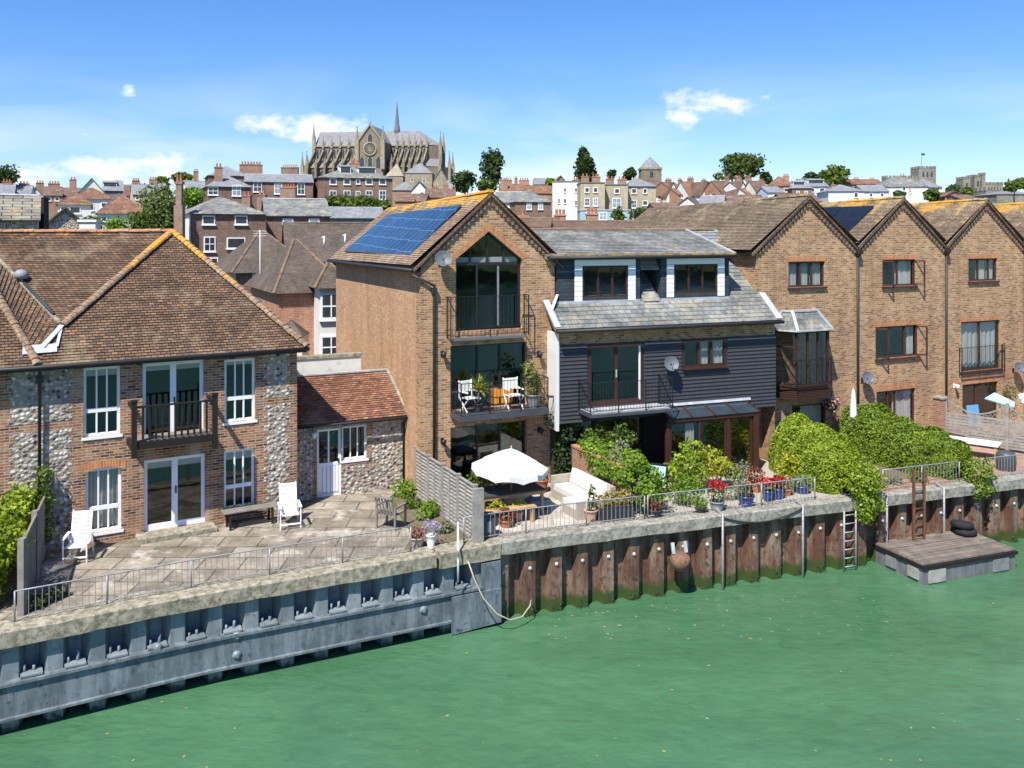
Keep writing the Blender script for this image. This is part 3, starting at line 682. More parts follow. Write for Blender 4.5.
# hose and yellow rope near the join
mb = MB(); s0 = PD(468, 561, 23.7); mb.tube([s0, PD(474, 578, 23.6), PD(483, 598, 23.6), PD(497, 614, 23.6), PD(510, 620, 23.7), PD(522, 617, 24.0), PD(530, 606, 24.3), PD(531, 600, 24.6)], .018, 6)
mb.build('mooring_rope', 'rope', lab='pale yellow rope looping down to the water where the two walls meet', cat='rope')
mb = MB(); mb.tube([PD(458, 522, 23.9), PD(458, 548, 23.45), PD(458, 560, 23.4), PD(458, 582, 23.4)], .028, 6); mb.build('drain_pipe', 'hose', lab='thin white pipe running down over the cap near the slatted fence', cat='pipe')

# ---- floating pontoon with tyres
fr = Fr(12.30, 26.85, 20.5); r = empty('pontoon', (12.30, 26.85, 0), R(20.5), 'weathered grey timber pontoon moored against the rusty wall', 'pontoon')
w_, l_ = 3.66, 2.0
mb = MB(); mb.box(0, w_, 0, l_, -2.6, -1.66); mb.build('hull', 'hull', r)
mb = MB(); mb.box(-.06, w_ + .06, -.06, l_ + .06, -1.66, -1.57); mb.build('fender_strip', 'dark_wood', r)
for k in range(3):
    a = k * l_ / 3 + .02; mb = MB(); mb.box(-.04, w_ + .04, a, a + l_ / 3 - .05, -1.555, -1.50 + .006 * k); mb.build('deck_board', 'deck_wood', r)
for k in range(4):
    u = (.15, 2.6)[k % 2]; mb = MB(); mb.box(u + k * .12, u + .65 + k * .1, -.045, -.0, -2.10, -1.72) if k < 2 else mb.box(-.045, 0, .2 + (k - 2) * .9, .62 + (k - 2) * .9, -2.05, -1.72); mb.build('float_panel', m_plain('panel%d' % k, (.34, .335, .30) if k % 2 == 0 else (.20, .21, .21), .8, var=.4, sc=3).mt, r)
for k, (u, v, lab) in enumerate(((3.28, 1.55, 'black tyre lying on the pontoon deck, lower one of two'), (3.2, 1.6, 'black tyre leaning on top of another tyre on the pontoon'))):
    q = fr.w(u, v); r = empty('tyre', (q.x, q.y, -1.48 + k * .20), 0, lab, 'tyre'); mb = MB()
    pr = [(.17, .03), (.22, .0), (.30, .0), (.345, .03), (.36, .10), (.345, .17), (.30, .2), (.22, .2), (.17, .17), (.19, .10), (.17, .03)]
    mb.lathe(pr, (0, 0, 0), 22, cap=False, axis=(.12 * k, .1 * k, 1)); mb.build('carcass', 'tyre', r)
# ================================================ NEAR HOUSES
def window(root, u0, u1, z0, z1, y=.09, blind=0, mat='white_paint', fw=.06, cols=(), rows=(), mull=.035, name='window', sill=None, curtain=None, glass='glass', d=.06, lab=None, doorlike=0, handle=False, sillmat=None):
    """frame mesh with a pane (and sill, curtain, handle) below it; cols/rows: fractions"""
    mb = MB(); mb.box(u0, u0 + fw, y, y + d, z0, z1); mb.box(u1 - fw, u1, y, y + d, z0, z1); mb.box(u0 + fw, u1 - fw, y, y + d, z1 - fw, z1)
    mb.box(u0 + fw, u1 - fw, y, y + d, z0, z0 + (fw if not doorlike else fw * 1.6))
    iu0, iu1, iz0, iz1 = u0 + fw, u1 - fw, z0 + fw, z1 - fw
    for c in cols:
        c, w = c if isinstance(c, tuple) else (c, mull); x = iu0 + (iu1 - iu0) * c; mb.box(x - w / 2, x + w / 2, y - .004, y + d - .01, iz0, iz1)
    for c in rows:
        c, w = c if isinstance(c, tuple) else (c, mull); z = iz0 + (iz1 - iz0) * c; mb.box(iu0, iu1, y - .008, y + d - .015, z - w / 2, z + w / 2)
    f = mb.build(name, mat, root, lab)
    mb = MB(); mb.box(iu0, iu1, y + d * .5, y + d * .5 + .008, iz0, iz1); mb.build('pane', glass, f)
    if sill: mb = MB(); mb.box(u0 - .05, u1 + .05, y - .09 - sill, y + .01, z0 - .07, z0 - .003); mb.build('sill', sillmat or mat, f)
    if blind: mb = MB(); mb.box(iu0, iu1, y + d * .5 + .02, y + d * .5 + .04, iz1 - (iz1 - iz0) * blind, iz1); mb.build('blind', 'curtain', f)
    if handle: mb = MB(); x = (iu0 + iu1) / 2; mb.box(x + .01, x + .05, y - .03, y - .006, z0 + .95, z0 + 1.15); mb.build('handle', 'black_metal', f)
    if curtain:
        for a, b in curtain:
            mb = MB(); n = 26; A = iu0 + (iu1 - iu0) * a; B = iu0 + (iu1 - iu0) * b
            P_ = [(A + (B - A) * i / n, y + .16 + .03 * math.sin(i * 1.9) + .012 * math.sin(i * .7)) for i in range(n + 1)]
            for p, q in zip(P_, P_[1:]): mb.face([(p[0], p[1], iz0), (q[0], q[1], iz0), (q[0], q[1], iz1), (p[0], p[1], iz1)], 0, None, True)
            mb.build('curtain', 'curtain', f)
    return f
def hole(fr, x0, y0, x1, y1): u0, u1, z0, z1 = fr.rect(x0, y0, x1, y1); return u0, u1, z0, z1
def ridge_caps(mb, a, b, r=.12, n=None, m=0, drop=.0, step=.33, jit=.01):
    a = V(a); b = V(b); L = (b - a).length; n = n or int(L / step); d = (b - a).normalized(); s = d.cross(Z).normalized(); up = s.cross(d)
    for i in range(n):
        p = a + (b - a) * i / n; q = a + (b - a) * (i + 1.08) / n; j = rnd.uniform(-jit, jit); A = []; B = []
        for k in range(7):
            t = math.pi * (k / 6); A.append(p + s * math.cos(t) * r + up * (math.sin(t) * r * .75 + drop + j)); B.append(q + s * math.cos(t) * r * .86 + up * (math.sin(t) * r * .6 + drop + j))
        mb.mesh(A + B, [(k, k + 1, k + 8, k + 7) for k in range(6)] + [tuple(range(7))[::-1]], m)
def gutter(mb, a, b, r=.06, m=0): mb.tube([a, b], r, 8, m)
def dish(name, p, rz, lab, r=.3, mount=.35, tilt=25):
    t = empty('satellite_dish', p, rz, lab, 'satellite dish')
    mb = MB(); ax = V(-.25, -1, math.sin(R(tilt))).normalized(); c = V(0, -mount, .05)
    mb.lathe([(.01, -.06), (r * .5, -.045), (r * .85, -.01), (r, .02), (r * 1.02, .02), (r * .86, -.03), (r * .5, -.065), (.01, -.08)], c, 20, axis=ax, cap=False); mb.build('dish', 'dish_grey', t)
    mb = MB(); mb.tube([(0, 0, -.1), (0, -mount * .6, -.06), c], .018, 6); mb.box(-.06, .06, -.02, 0, -.2, 0); mb.build('bracket', 'black_metal', t)
    mb = MB(); mb.tube([c + V(0, -.02, -r * .9), c + ax * r * 1.1 + V(0, 0, -.03)], .012, 5); mb.box(c.x + ax.x * r * 1.1 - .03, c.x + ax.x * r * 1.1 + .03, c.y + ax.y * r * 1.1 - .04, c.y + ax.y * r * 1.1 + .02, c.z + ax.z * r - .05, c.z + ax.z * r + .02); mb.build('receiver', 'grey_metal', t)
    return t
def wall_lamp(p, rz, lab, mat='black_metal', globe='white_plastic'):
    t = empty('wall_lamp', p, rz, lab, 'lamp'); mb = MB(); mb.box(-.05, .05, -.02, 0, -.08, .1); mb.bar((0, 0, .06), (0, -.16, .1), .025); mb.build('bracket', mat, t)
    mb = MB(); mb.lathe([(.02, .08), (.09, .06), (.075, -.02), (.05, -.1), (.02, -.12)], (0, -.17, .0), 10); mb.build('lamp_shade', globe, t); return t

# ---------------------------------------------------------------- LEFT HOUSE
def left_house():
    fr = LH; r = empty('flint_house', (fr.x, fr.y, 0), fr.a, 'brick and flint riverside house with a brown tiled hipped roof and white windows', 'house')
    EZ = 4.98; UL = -11.5
    w1 = hole(fr, 83.5, 367, 120.5, 436); w3 = hole(fr, 224.5, 359, 255.5, 421.5); d1 = hole(fr, 142.5, 361.5, 204, 448)
    l1 = hole(fr, 85.5, 467.5, 121.5, 532); l3 = hole(fr, 224, 449.5, 255, 508); dd = hole(fr, 144, 457, 205.5, 528)
    d1 = (d1[0], d1[1], 2.62, d1[3]); dd = (dd[0], dd[1], .12, dd[3])
    um = (l1[0] + l1[1]) / 2
    arch = lambda u: l1[3] - .10 * ((u - um) / ((l1[1] - l1[0]) / 2)) ** 2
    mb = MB()
    kk = [l1[0] + (l1[1] - l1[0]) * i / 6 for i in range(1, 6)]
    holewall(mb, UL, 0, -.1, EZ, [(*w1[:2], w1[2], w1[3]), (*w3[:2], w3[2], w3[3]), (*d1[:2], d1[2], d1[3]), (l1[0], l1[1], l1[2], arch), (*l3[:2], l3[2], l3[3]), (*dd[:2], dd[2], dd[3])], 0, 0, .14, kinks=kk)
    mb.face([(0, 0, -.1), (0, 8, -.1), (0, 8, EZ), (0, 0, EZ)]); mb.face([(UL, 8, -.1), (UL, 0, -.1), (UL, 0, EZ), (UL, 8, EZ)]); mb.face([(0, 8, -.1), (UL, 8, -.1), (UL, 8, EZ), (0, 8, EZ)])
    w = mb.build('wall', 'brick_mixed', r)
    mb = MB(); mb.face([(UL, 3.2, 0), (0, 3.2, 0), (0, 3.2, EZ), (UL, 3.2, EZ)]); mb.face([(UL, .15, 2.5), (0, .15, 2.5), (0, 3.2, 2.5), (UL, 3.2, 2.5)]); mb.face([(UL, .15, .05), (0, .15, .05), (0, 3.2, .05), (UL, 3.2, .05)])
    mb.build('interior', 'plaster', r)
    # flint panels with toothed brick edges
    def flint(u0, u1, z0, z1):
        mb = MB(); z = z0; k = 0
        while z < z1 - .02:
            h = min(.15, z1 - z); a = u0 + (.1 if k % 2 else 0) + rnd.uniform(-.02, .02); b = u1 - (.1 if k % 2 else 0) + rnd.uniform(-.02, .02)
            mb.slab([(a, -.006, z), (b, -.006, z), (b, -.006, z + h), (a, -.006, z + h)], (0, .004, 0)); z += h; k += 1
        mb.build('flint_panel', 'flint', w)
    a = fr.uz(8, 450)[0]; b = fr.uz(72, 450)[0]; flint(a, b, .1, 3.2); flint(a, b, 3.42, EZ - .12)
    a = fr.uz(264, 450)[0]; b = fr.uz(290, 450)[0]; flint(a, b, .15, 3.3); flint(a, b, 3.5, EZ - .12)
    a = fr.uz(-40, 450)[0]; b = fr.uz(-8, 450)[0]; flint(a, b, .15, EZ - .12)
    # lintel arch of upright bricks, sill courses
    mb = MB(); mb.slab([(u, -.005, (arch(min(max(u, l1[0]), l1[1])) + .005)) for u in [l1[0] - .1] + kk + [l1[1] + .1]] + [(u, -.005, arch(min(max(u, l1[0]), l1[1])) + .23) for u in ([l1[0] - .14] + kk + [l1[1] + .14])[::-1]], (0, .004, 0)); mb.build('brick_arch', 'brick_header', w)
    tr = dict(cols=(.333, .667), rows=((.36, .11),), mull=.04, fw=.075)
    for h in (w1, w3): window(r, h[0], h[1], h[2], h[3], sill=.03, blind=.1 if h is w1 else .06, **tr)
    f = window(r, l1[0], l1[1], l1[2], l1[3] - .02, sill=.03, curtain=[(0, 1)], **tr)
    window(r, *l3, sill=.03, blind=.14, **tr)
    window(r, *d1, blind=.07, cols=((.5, .16),), fw=.10, name='french_door', doorlike=1, handle=True, mull=.04)
    window(r, *dd, blind=.1, cols=((.5, .16),), fw=.10, name='french_door', doorlike=1, handle=True, mull=.04)
    # balcony
    b0, _ = fr.uz(136, 455); b1, _ = fr.uz(209, 455); b0 -= .05; b1 -= .1
    b0, z_ = fr.uz(131, 440, -.85); b1, _ = fr.uz(218, 430, -.85); zf = fr.uz(175, 438, -.85)[1]; zt = fr.uz(175, 403, -.85)[1]
    bal = MB(); bal.box(b0, b1, -.86, -.0, zf - .2, zf - .02); bl = bal.build('balcony', 'dark_wood', r, 'dark timber balcony')
    bal = MB(); bal.box(b0 + .1, b1 - .1, -.8, -.01, zf - .016, zf + .0); bal.build('floor_board', 'old_wood', bl)
    for u in (b0 + .08, b1 - .08):
        mb = MB(); mb.box(u - .065, u + .065, -.9, -.77, zf - .42, zt + .12); mb.box(u - .085, u + .085, -.92, -.75, zt + .12, zt + .17); mb.build('post', 'dark_wood', bl)
        mb = MB(); mb.box(u - .05, u + .05, -.75, -.02, zt - .08, zt - .0); mb.build('side_rail', 'dark_wood', bl)
    mb = MB(); mb.box(b0 + .15, b1 - .15, -.86, -.80, zt - .05, zt); mb.build('hand_rail', 'dark_wood', bl)
    n = 11; me = None
    for i in range(n):
        u = b0 + .3 + (b1 - b0 - .6) * i / (n - 1); mb = MB(); mb.box(u - .028, u + .028, -.85, -.81, zf + .02, zt - .05); mb.build('baluster', 'dark_wood', bl)
    # gutter and pipe
    ge = fr.uz(20, 362, -.3)[1]
    mb = MB(); gutter(mb, (UL, -.38, EZ - .06), (.25, -.38, EZ - .06), .055); mb.box(UL, .2, -.33, 0, EZ - .16, EZ - .10); mb.build('gutter', 'gutter', r)
    u, _ = fr.uz(39.5, 450, -.08); mb = MB(); mb.tube([(u, -.36, EZ - .1), (u, -.12, EZ - .35), (u, -.1, .05)], .042, 8); mb.box(u - .09, u + .09, -.2, -.04, EZ - .5, EZ - .32); mb.build('downpipe', 'gutter', r)
    # roof (world coordinates turned into the house frame)
    LZ = fr.loc
    A = V(-10.77, 28.5, 8.4); E = fr.w(.22, -.36, EZ - .02); Vp = V(-12.17, 24.34, 5.83); G = PD(40, 349, 1)
    fb = lambda px, py: front_hit(px, py)
    def front_hit(px, py):
        k = (px - CX) / F; q = (HY - py) / F     # X=kY, z=CZ+qY ; z = EZ-.02 + s*(b+.36)
        s = (8.4 - EZ + .02) / (fr.loc(A).y + .36)
        # b = -(X-fx)*s_ + (Y-fy)*c
        cb = -k * fr.s + fr.c; c0 = fr.x * fr.s - fr.y * fr.c
        Y = (CZ - (EZ - .02) - s * (c0 + .36)) / (s * cb - q); return V(k * Y, Y, CZ + q * Y)
    Vp = front_hit(62, 327); G = fr.w(fr.uz(38, 350, -.36)[0], -.36, EZ - .02); H = front_hit(0, 300)
    mv = (8.4 - Vp.z) / (A.y - Vp.y)
    Yq = (CZ - 8.4 + mv * A.y) / (mv - (HY - 260) / -F * -1) if False else None
    # valley point on the recessed slope seen at (0,262)
    k = (0 - CX) / F; q = (HY - 262) / F; Y = (8.4 - mv * A.y - CZ) / (q - mv); K = V(k * Y, Y, CZ + q * Y)
    dK = (K - Vp); T = Vp + dK * ((8.4 - Vp.z) / dK.z)
    dH = (H - G); H2 = G + dH * ((8.0 - G.z) / dH.z)
    El = fr.w(UL - 1, -.36, EZ - .02)
    mb = MB(); loc = lambda *p: [LZ(x) for x in p]
    tiled(mb, loc(A, Vp, G, E), .1, .02); mb.build('roof', 'tile_brown', r)
    roof = KIDS[r.name][-1]
    mb = MB(); A2 = V(A.x - 16, A.y, 8.4); tiled(mb, loc(A, A2, V(A2.x, Vp.y, Vp.z), Vp), .1, .02); mb.build('roof_slope', 'tile_brown', roof)
    mb = MB(); tiled(mb, loc(G, H, El), .1, .02) if False else tiled(mb, loc(G, H2, V(H2.x - 3, H2.y - 1.8, H2.z), El), .1, .02); mb.build('roof_slope', 'tile_brown', roof)
    mb = MB()
    # wing slope facing right (between its hip and the valley), courses laid along the valley
    n_ = 26
    for i in range(n_):
        a0 = i / n_; a1 = (i + 1) / n_; lift = Z * .03
        p0 = LZ(G + (H2 - G) * a0); p1 = LZ(G + (H2 - G) * a1); q0 = LZ(Vp + (T - Vp) * a0); q1 = LZ(Vp + (T - Vp) * a1)
        mb.face([p0 + lift, q0 + lift, q1, p1]); mb.face([p0, q0, q0 + lift, p0 + lift])
    mb.build('roof_slope', 'tile_brown', roof)
    back = fr.w(.22, 7.6, EZ); Bl = fr.w(UL - 2, 9, EZ)
    mb = MB(); tiled(mb, loc(A, E, back), .12, .02); mb.face(loc(A, back, Bl, A2)); mb.build('roof_slope', 'tile_brown_plain', roof)
    mb = MB(); ridge_caps(mb, LZ(E) + V(-.02, 0, .04), LZ(A) + V(0, 0, .03), .14, step=.16); mb.build('hip_tiles', 'hip_l', roof)
    mb = MB(); ridge_caps(mb, LZ(Vp) + V(0, 0, .04), LZ(A) + V(0, 0, .03), .14, step=.16); mb.build('hip_tiles', 'hip_l', roof)
    mb = MB(); ridge_caps(mb, LZ(G) + V(0, 0, .04), LZ(H2), .12, step=.16); mb.build('hip_tiles', 'hip_l', roof)
    mb = MB(); ridge_caps(mb, LZ(A) + V(0, 0, .02), LZ(A2), .12, step=.33); mb.build('ridge_tiles', 'ridge_l', roof)
    # lead valley apron and mortar line
    mb = MB(); mb.slab([LZ(x) + V(0, -.02, .07) for x in (front_hit(22, 357), front_hit(57, 354), front_hit(57, 346), front_hit(23, 348))], .02)
    c = LZ(Vp) + V(0, 0, .05); g = LZ(front_hit(42, 350)) + V(0, 0, .07); mb.bar(c, g, .16, .03); mb.bar(c, g + V(.35, 0, 0), .07, .04); mb.build('lead_flashing', 'lead', roof)
    mb = MB(); mb.bar(LZ(Vp) + Z * .05, LZ(T) + Z * .05, .10, .05); mb.build('valley_mortar', 'concrete', roof)
    p = front_hit(62, 327) + (T - Vp) * .42; c = LZ(p) + V(.02, 0, .22); mb = MB(); mb.lathe([(.05, .0), (.16, .02), (.2, .1), (.18, .2), (.1, .27), (.01, .29)], c - Z * .1, 14); mb.tube([LZ(p) + Z * -.1, c - Z * .05], .06, 8); mb.build('roof_cowl', 'grey_pot', roof)
    mb = MB(); c = LZ(Vp + (T - Vp) * .38) + Z * .12; mb.tube([c, LZ(Vp + (T - Vp) * .08) + Z * .12], .045, 8); mb.build('roof_pipe', 'dark_pot', roof)
    return r
m_brick('hip_l', [(.30, .20, .13), (.36, .26, .17), (.26, .17, .12)], (.2, .15, .1), w=.3, h=.3, weather=.3, stain=((.42, .38, .3), .6), lichen=[((.52, .27, .05), 5.4, 8.2, 1.6, .66)])
m_brick('ridge_l', [(.38, .17, .09), (.45, .22, .11), (.32, .15, .09)], (.25, .2, .15), w=.33, h=.3, weather=.3, stain=((.5, .36, .2), .7))
left_house()
def step_stone():
    a = P(134, 541, .06); b = P(214, 527, .06); fr = LH; ua = fr.loc(a); ub = fr.loc(b)
    r = empty('door_step', (fr.x, fr.y, 0), fr.a, 'low stone step below the lower white french doors', 'step'); mb = MB(); mb.box(fr.uz(135, 535)[0], fr.uz(214, 535)[0] - .05, -.62, -.02, .0, .13); mb.build('slab', 'concrete', r)
step_stone()

# ---------------------------------------------------------------- ANNEX
fA_ = Fr(-3.51, 29.62, 26)
def annex():
    fr = fA_; r = empty('flint_annex', (fr.x, fr.y, 0), fr.a, 'small flint outbuilding with a red tiled roof and white half glazed door', 'outbuilding')
    ul = fr.uz(286, 480)[0]; EZ = 2.44
    d = hole(fr, 317, 429, 341.5, 491); d = (d[0], d[1], .02, d[3]); w = hole(fr, 342, 426, 367, 459.5); w = (d[1] + .02, w[1], w[2], w[3])
    mb = MB(); holewall(mb, ul, -.05, -.1, EZ, [d, w], 0, 0, .12); mb.face([(ul, 0, -.1), (ul, 3, -.1), (ul, 3, EZ), (ul, 0, EZ)][::-1]); mb.build('wall', 'flint', r); wl_ = KIDS[r.name][-1]
    mb = MB()
    for (a, b, z0, z1) in ((d[0] - .14, d[0] - .005, 0, d[3] + .1), (w[1] + .005, w[1] + .16, w[2] - .3, w[3] + .1), (d[1] + .005, w[1] + .16, w[2] - .16, w[2] - .005)): mb.slab([(a, -.006, z0), (b, -.006, z0), (b, -.006, z1), (a, -.006, z1)], (0, .004, 0))
    mb.build('brick_surround', 'brick_mixed', wl_)
    mb = MB(); mb.face([(ul, 1.6, 0), (0, 1.6, 0), (0, 1.6, EZ), (ul, 1.6, EZ)]); mb.build('interior', 'dark_room', r)
    dz = d[2] + (d[3] - d[2]) * .47; mb = MB(); mb.box(d[0] + .06, d[1] - .06, .09, .13, d[2] + .05, dz); f = window(r, *d, cols=((.5, .05),), rows=((.47, .09),), fw=.08, name='door', doorlike=1)
    mb.build('lower_panel', 'white_paint', f); mb = MB()
    for k in range(4):
        x = d[0] + .12 + (d[1] - d[0] - .24) * (k + .5) / 4; mb.box(x - .008, x + .008, .083, .0885, d[2] + .1, dz - .05)
    mb.build('board_groove', 'grey_pot', f); mb = MB(); mb.box(d[1] - .1, d[1] - .06, .05, .08, dz + .02, dz + .16); mb.build('handle', 'black_metal', f)
    window(r, *w, cols=(.333, .667), fw=.06, sill=.03)
    rz = 3.62; run = 1.62
    mb = MB(); tiled(mb, [(ul, -.28, EZ - .02), (.0, -.28, EZ - .02), (-.1, run, rz), (ul, run, rz)], .1, .02); mb.build('roof', 'tile_red', r); rf = KIDS[r.name][-1]
    mb = MB(); mb.bar((.0, -.3, EZ + .03), (-.1, run, rz + .05), .09, .07); mb.build('verge', 'concrete', rf)
    mb = MB(); mb.bar((ul, run + .02, rz + .04), (-.08, run + .02, rz + .04), .14, .05); mb.build('lead_flashing', 'lead', rf)
    mb = MB(); gutter(mb, (ul, -.33, EZ - .08), (.05, -.33, EZ - .08), .05); mb.tube([(-.02, -.3, EZ - .1), (-.08, -.06, EZ - .3), (-.08, -.06, .02)], .04, 8); mb.build('gutter', 'gutter', r)
    a = fr.uz(297, 370, 1.9); b = fr.uz(361, 353, 1.9)
    w2 = empty('rendered_wall', (fr.x, fr.y, 0), fr.a, 'low white rendered parapet wall behind the red tiled annex roof', 'wall')
    mb = MB(); mb.box(fr.uz(296, 370, 1.9)[0], b[0], 1.9, 2.15, 0, b[1] - .1); mb.build('wall', 'parapet', w2)
    mb = MB(); mb.box(fr.uz(296, 370, 1.9)[0], b[0] + .05, 1.86, 2.2, b[1] - .096, b[1]); mb.build('coping', 'concrete', w2)
    u, z = fr.uz(313, 434); wall_lamp(fr.w(u, 0, z), fr.a, 'round white lamp on the flint wall left of the white door', 'grey_metal')
annex()

# ---------------------------------------------------------------- TALL BRICK HOUSE
def verge_dentils(mb, a, b, y0, n, m=0):
    """corbelled bricks under a sloping verge, front plane y0"""
    a = V(a); b = V(b)
    for i in range(n):
        p = a + (b - a) * (i + .5) / n; mb.box(p.x - .045, p.x + .045, y0 - .07, y0, p.z - .22, p.z - .10)
def rail_box(parent, pts, h, pitch=.11, mat='black_metal', posts=True, name='railing', r=.018):
    """metal balustrade along a polyline (local coords), its posts and bars as pieces"""
    mb = MB(); P_ = [V(p) for p in pts]
    for z in (h, .09):
        for a, b in zip(P_, P_[1:]): mb.bar(a + Z * z, b + Z * z, .035, .018)
    for a in P_: mb.bar(a, a + Z * h, .03)
    for a, b in zip(P_, P_[1:]):
        n = max(1, int((b - a).length / pitch))
        for i in range(1, n): q = a + (b - a) * i / n; mb.tube([q + Z * .09, q + Z * h], .008, 4, cap=False)
    return mb.build(name, mat, parent)
def brick_house():
    fr = MH; r = empty('tall_brick_house', (fr.x, fr.y, 0), fr.a, 'tall brick gabled house with solar panels, arched glazing and two balconies', 'house')
    WD = 4.74; LN = 10.45; ez = 7.46; az = 9.62; c = WD / 2
    top = lambda u: ez + (az - ez) * (1 - abs(u - c) / c) if 0 <= u <= WD else ez
    gx0, _ = fr.uz(456, 300); gx1, _ = fr.uz(522.5, 300); gm = fr.uz(489, 231)[0]; gz = fr.uz(489, 231)[1]; gs = fr.uz(489, 259)[1]; gb = fr.uz(489, 330)[1]
    head = lambda u: gs + (gz - gs) * (1 - abs(u - gm) / ((gx1 - gx0) / 2 + .01))
    m0, m1, mz0, mz1 = hole(fr, 450.5, 344, 527, 412); mz0 = 2.72; g0, g1, gz0, gz1 = hole(fr, 450.5, 424, 527, 490); gz0 = .03
    mb = MB(); holewall(mb, 0, WD, -.1, top, [(gx0, gx1, gb, head), (m0, m1, mz0, mz1), (g0, g1, gz0, gz1)], 0, 0, .22, kinks=[c, gm]); mb.build('wall', 'brick_golden', r); w = KIDS[r.name][-1]
    mb = MB(); mb.face([(0, LN, -.1), (0, 0, -.1), (0, 0, ez + .0), (0, LN, ez)]); mb.build('side_wall', 'brick_side', r)
    mb = MB(); mb.face([(WD, 0, -.1), (WD, LN, -.1), (WD, LN, ez), (WD, 0, ez)]); mb.face([(WD, LN, -.1), (0, LN, -.1), (0, LN, ez), (c, LN, az - .4), (WD, LN, ez)]); mb.build('rear_wall', 'brick_golden', r)
    # quoin strip on the corner, darker than the smooth side
    mb = MB(); mb.face([(-.004, .42, 0), (-.004, -.004, 0), (-.004, -.004, ez), (-.004, .42, ez)]); mb.build('corner_brickwork', 'brick_golden', w)
    # orange brick gauged arch
    hw = (gx1 - gx0) / 2; mb = MB()
    for s in (-1, 1):
        q = [(gm + s * (hw + .02), -.008, gs - .02), (gm, -.008, gz + .0), (gm, -.008, gz + .27), (gm + s * (hw + .22), -.008, gs + .03)]
        L = math.hypot(hw, gz - gs); mb.slab(q if s > 0 else q, (0, .006, 0))
        mb.uv[-6] = [(0, 0), (L, 0), (L, .2), (0, .2)]
    mb.build('brick_arch', 'brick_header', w)
    # glazing, top floor
    mb = MB(); f = .07; y = .16
    mb.box(gx0, gx0 + f, y, y + .07, gb, gs); mb.box(gx1 - f, gx1, y, y + .07, gb, gs); mb.box(gx0, gx1, y, y + .07, gb, gb + f)
    tb = fr.uz(489, 264)[1]; mb.box(gx0 + f, gx1 - f, y, y + .07, tb - .04, tb + .04)
    for s in (-1, 1): mb.bar((gm + s * hw, y + .035, gs), (gm, y + .035, gz - .03), .07, .08)
    for x in (gm, gm - hw * .5, gm + hw * .5): mb.box(x - .025, x + .025, y, y + .06, tb + .04, head(x) - .06)
    uu = [fr.uz(479, 300)[0], fr.uz(499.5, 300)[0]]
    for x in uu: mb.box(x - .03, x + .03, y, y + .06, gb + f, tb - .04)
    wf = mb.build('glazed_gable', 'dark_frame', r)
    mb = MB(); mb.slab([(gx0 + .03, y + .03, gb + .03), (gx1 - .03, y + .03, gb + .03), (gx1 - .03, y + .03, gs), (gm, y + .03, gz - .05), (gx0 + .03, y + .03, gs)], .008); mb.build('pane', 'glass', wf)
    mb = MB(); mb.box(gx0 + f, gx1 - f, y + .1, y + .12, tb + .05, tb + .22); mb.build('blind', 'white_paint', wf); mb = MB(); mb.box(uu[1] - .01, uu[1] + .045, y - .02, y - .005, gb + .1, tb - .08); mb.build('door_edge', 'grey_metal', wf)
    # middle and ground floor sliding doors
    for (a, b, z0, z1) in ((m0, m1, mz0, mz1), (g0, g1, gz0, gz1)):
        window(r, a, b, z0, z1, y=.16, mat='dark_frame', fw=.06, cols=((.36, .06), (.67, .07)), name='sliding_door', d=.07)
    # interior
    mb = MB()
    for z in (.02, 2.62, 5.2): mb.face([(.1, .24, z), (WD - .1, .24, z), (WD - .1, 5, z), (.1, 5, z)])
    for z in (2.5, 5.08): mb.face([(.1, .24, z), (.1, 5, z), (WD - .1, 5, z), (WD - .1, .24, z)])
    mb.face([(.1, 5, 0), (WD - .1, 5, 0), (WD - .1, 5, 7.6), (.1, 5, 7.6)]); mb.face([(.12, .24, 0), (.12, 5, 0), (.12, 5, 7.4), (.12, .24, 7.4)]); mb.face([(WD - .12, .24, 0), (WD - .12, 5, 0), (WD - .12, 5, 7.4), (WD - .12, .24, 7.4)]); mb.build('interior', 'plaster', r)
    # roof
    mb = MB(); ov = .12; sl_ = (az - ez) / c
    for s in (0, 1):
        e = (-.28 if s == 0 else WD + .28); zz = ez - .28 * sl_ + .06
        q = [(e, -ov, zz), (e, LN + .1, zz), (c, LN + .1, az + .07), (c, -ov, az + .07)]
        q[2] = (c, LN + .1, az - .30); tiled(mb, q, .1, .02)
    mb.build('roof', 'tile_lichen', r); rf = KIDS[r.name][-1]
    mb = MB()
    for s in (-1, 1):
        a = V(c + s * (c + .28), -.09, ez - .28 * sl_ - .02); b = V(c, -.09, az - .01); mb.bar(a, b, .05, .07)
    mb.build('verge', 'tile_brown_plain', rf)
    mb = MB(); verge_dentils(mb, (c, 0, az - .1), (WD + .05, 0, ez - .02), 0, 17); verge_dentils(mb, (c, 0, az - .1), (-.05, 0, ez - .02), 0, 17); mb.build('dentils', 'brick_dark', rf)
    mb = MB(); ridge_caps(mb, (c, -.1, az + .07), (c, LN + .1, az - .28), .12, step=.33); mb.build('ridge_tiles', 'tile_lichen', rf)
    mb = MB(); gutter(mb, (-.34, -.1, ez - .28 * sl_ + .0), (-.34, LN, ez - .28 * sl_ + .0), .06); mb.box(-.28, .0, 0, LN, ez - .32, ez - .26)
    mb.build('gutter', 'gutter', r)
    u = fr.uz(434, 350, -.07)[0]; mb = MB(); mb.tube([(-.3, -.05, ez - .4), (u, -.12, ez - .75), (u, -.08, ez - 1.0), (u, -.08, .0)], .045, 8); mb.box(u - .08, u + .08, -.15, -.02, ez - 1.0, ez - .8); mb.build('downpipe', 'gutter', r)
    # solar array on the sunny slope
    sp = empty('solar_array', (fr.x, fr.y, 0), fr.a, 'large blue solar panel array on the brick house roof', 'solar panels')
    # mesh in the roof plane: corners found along the slope
    nn = V(-sl_, 0, 1).normalized()
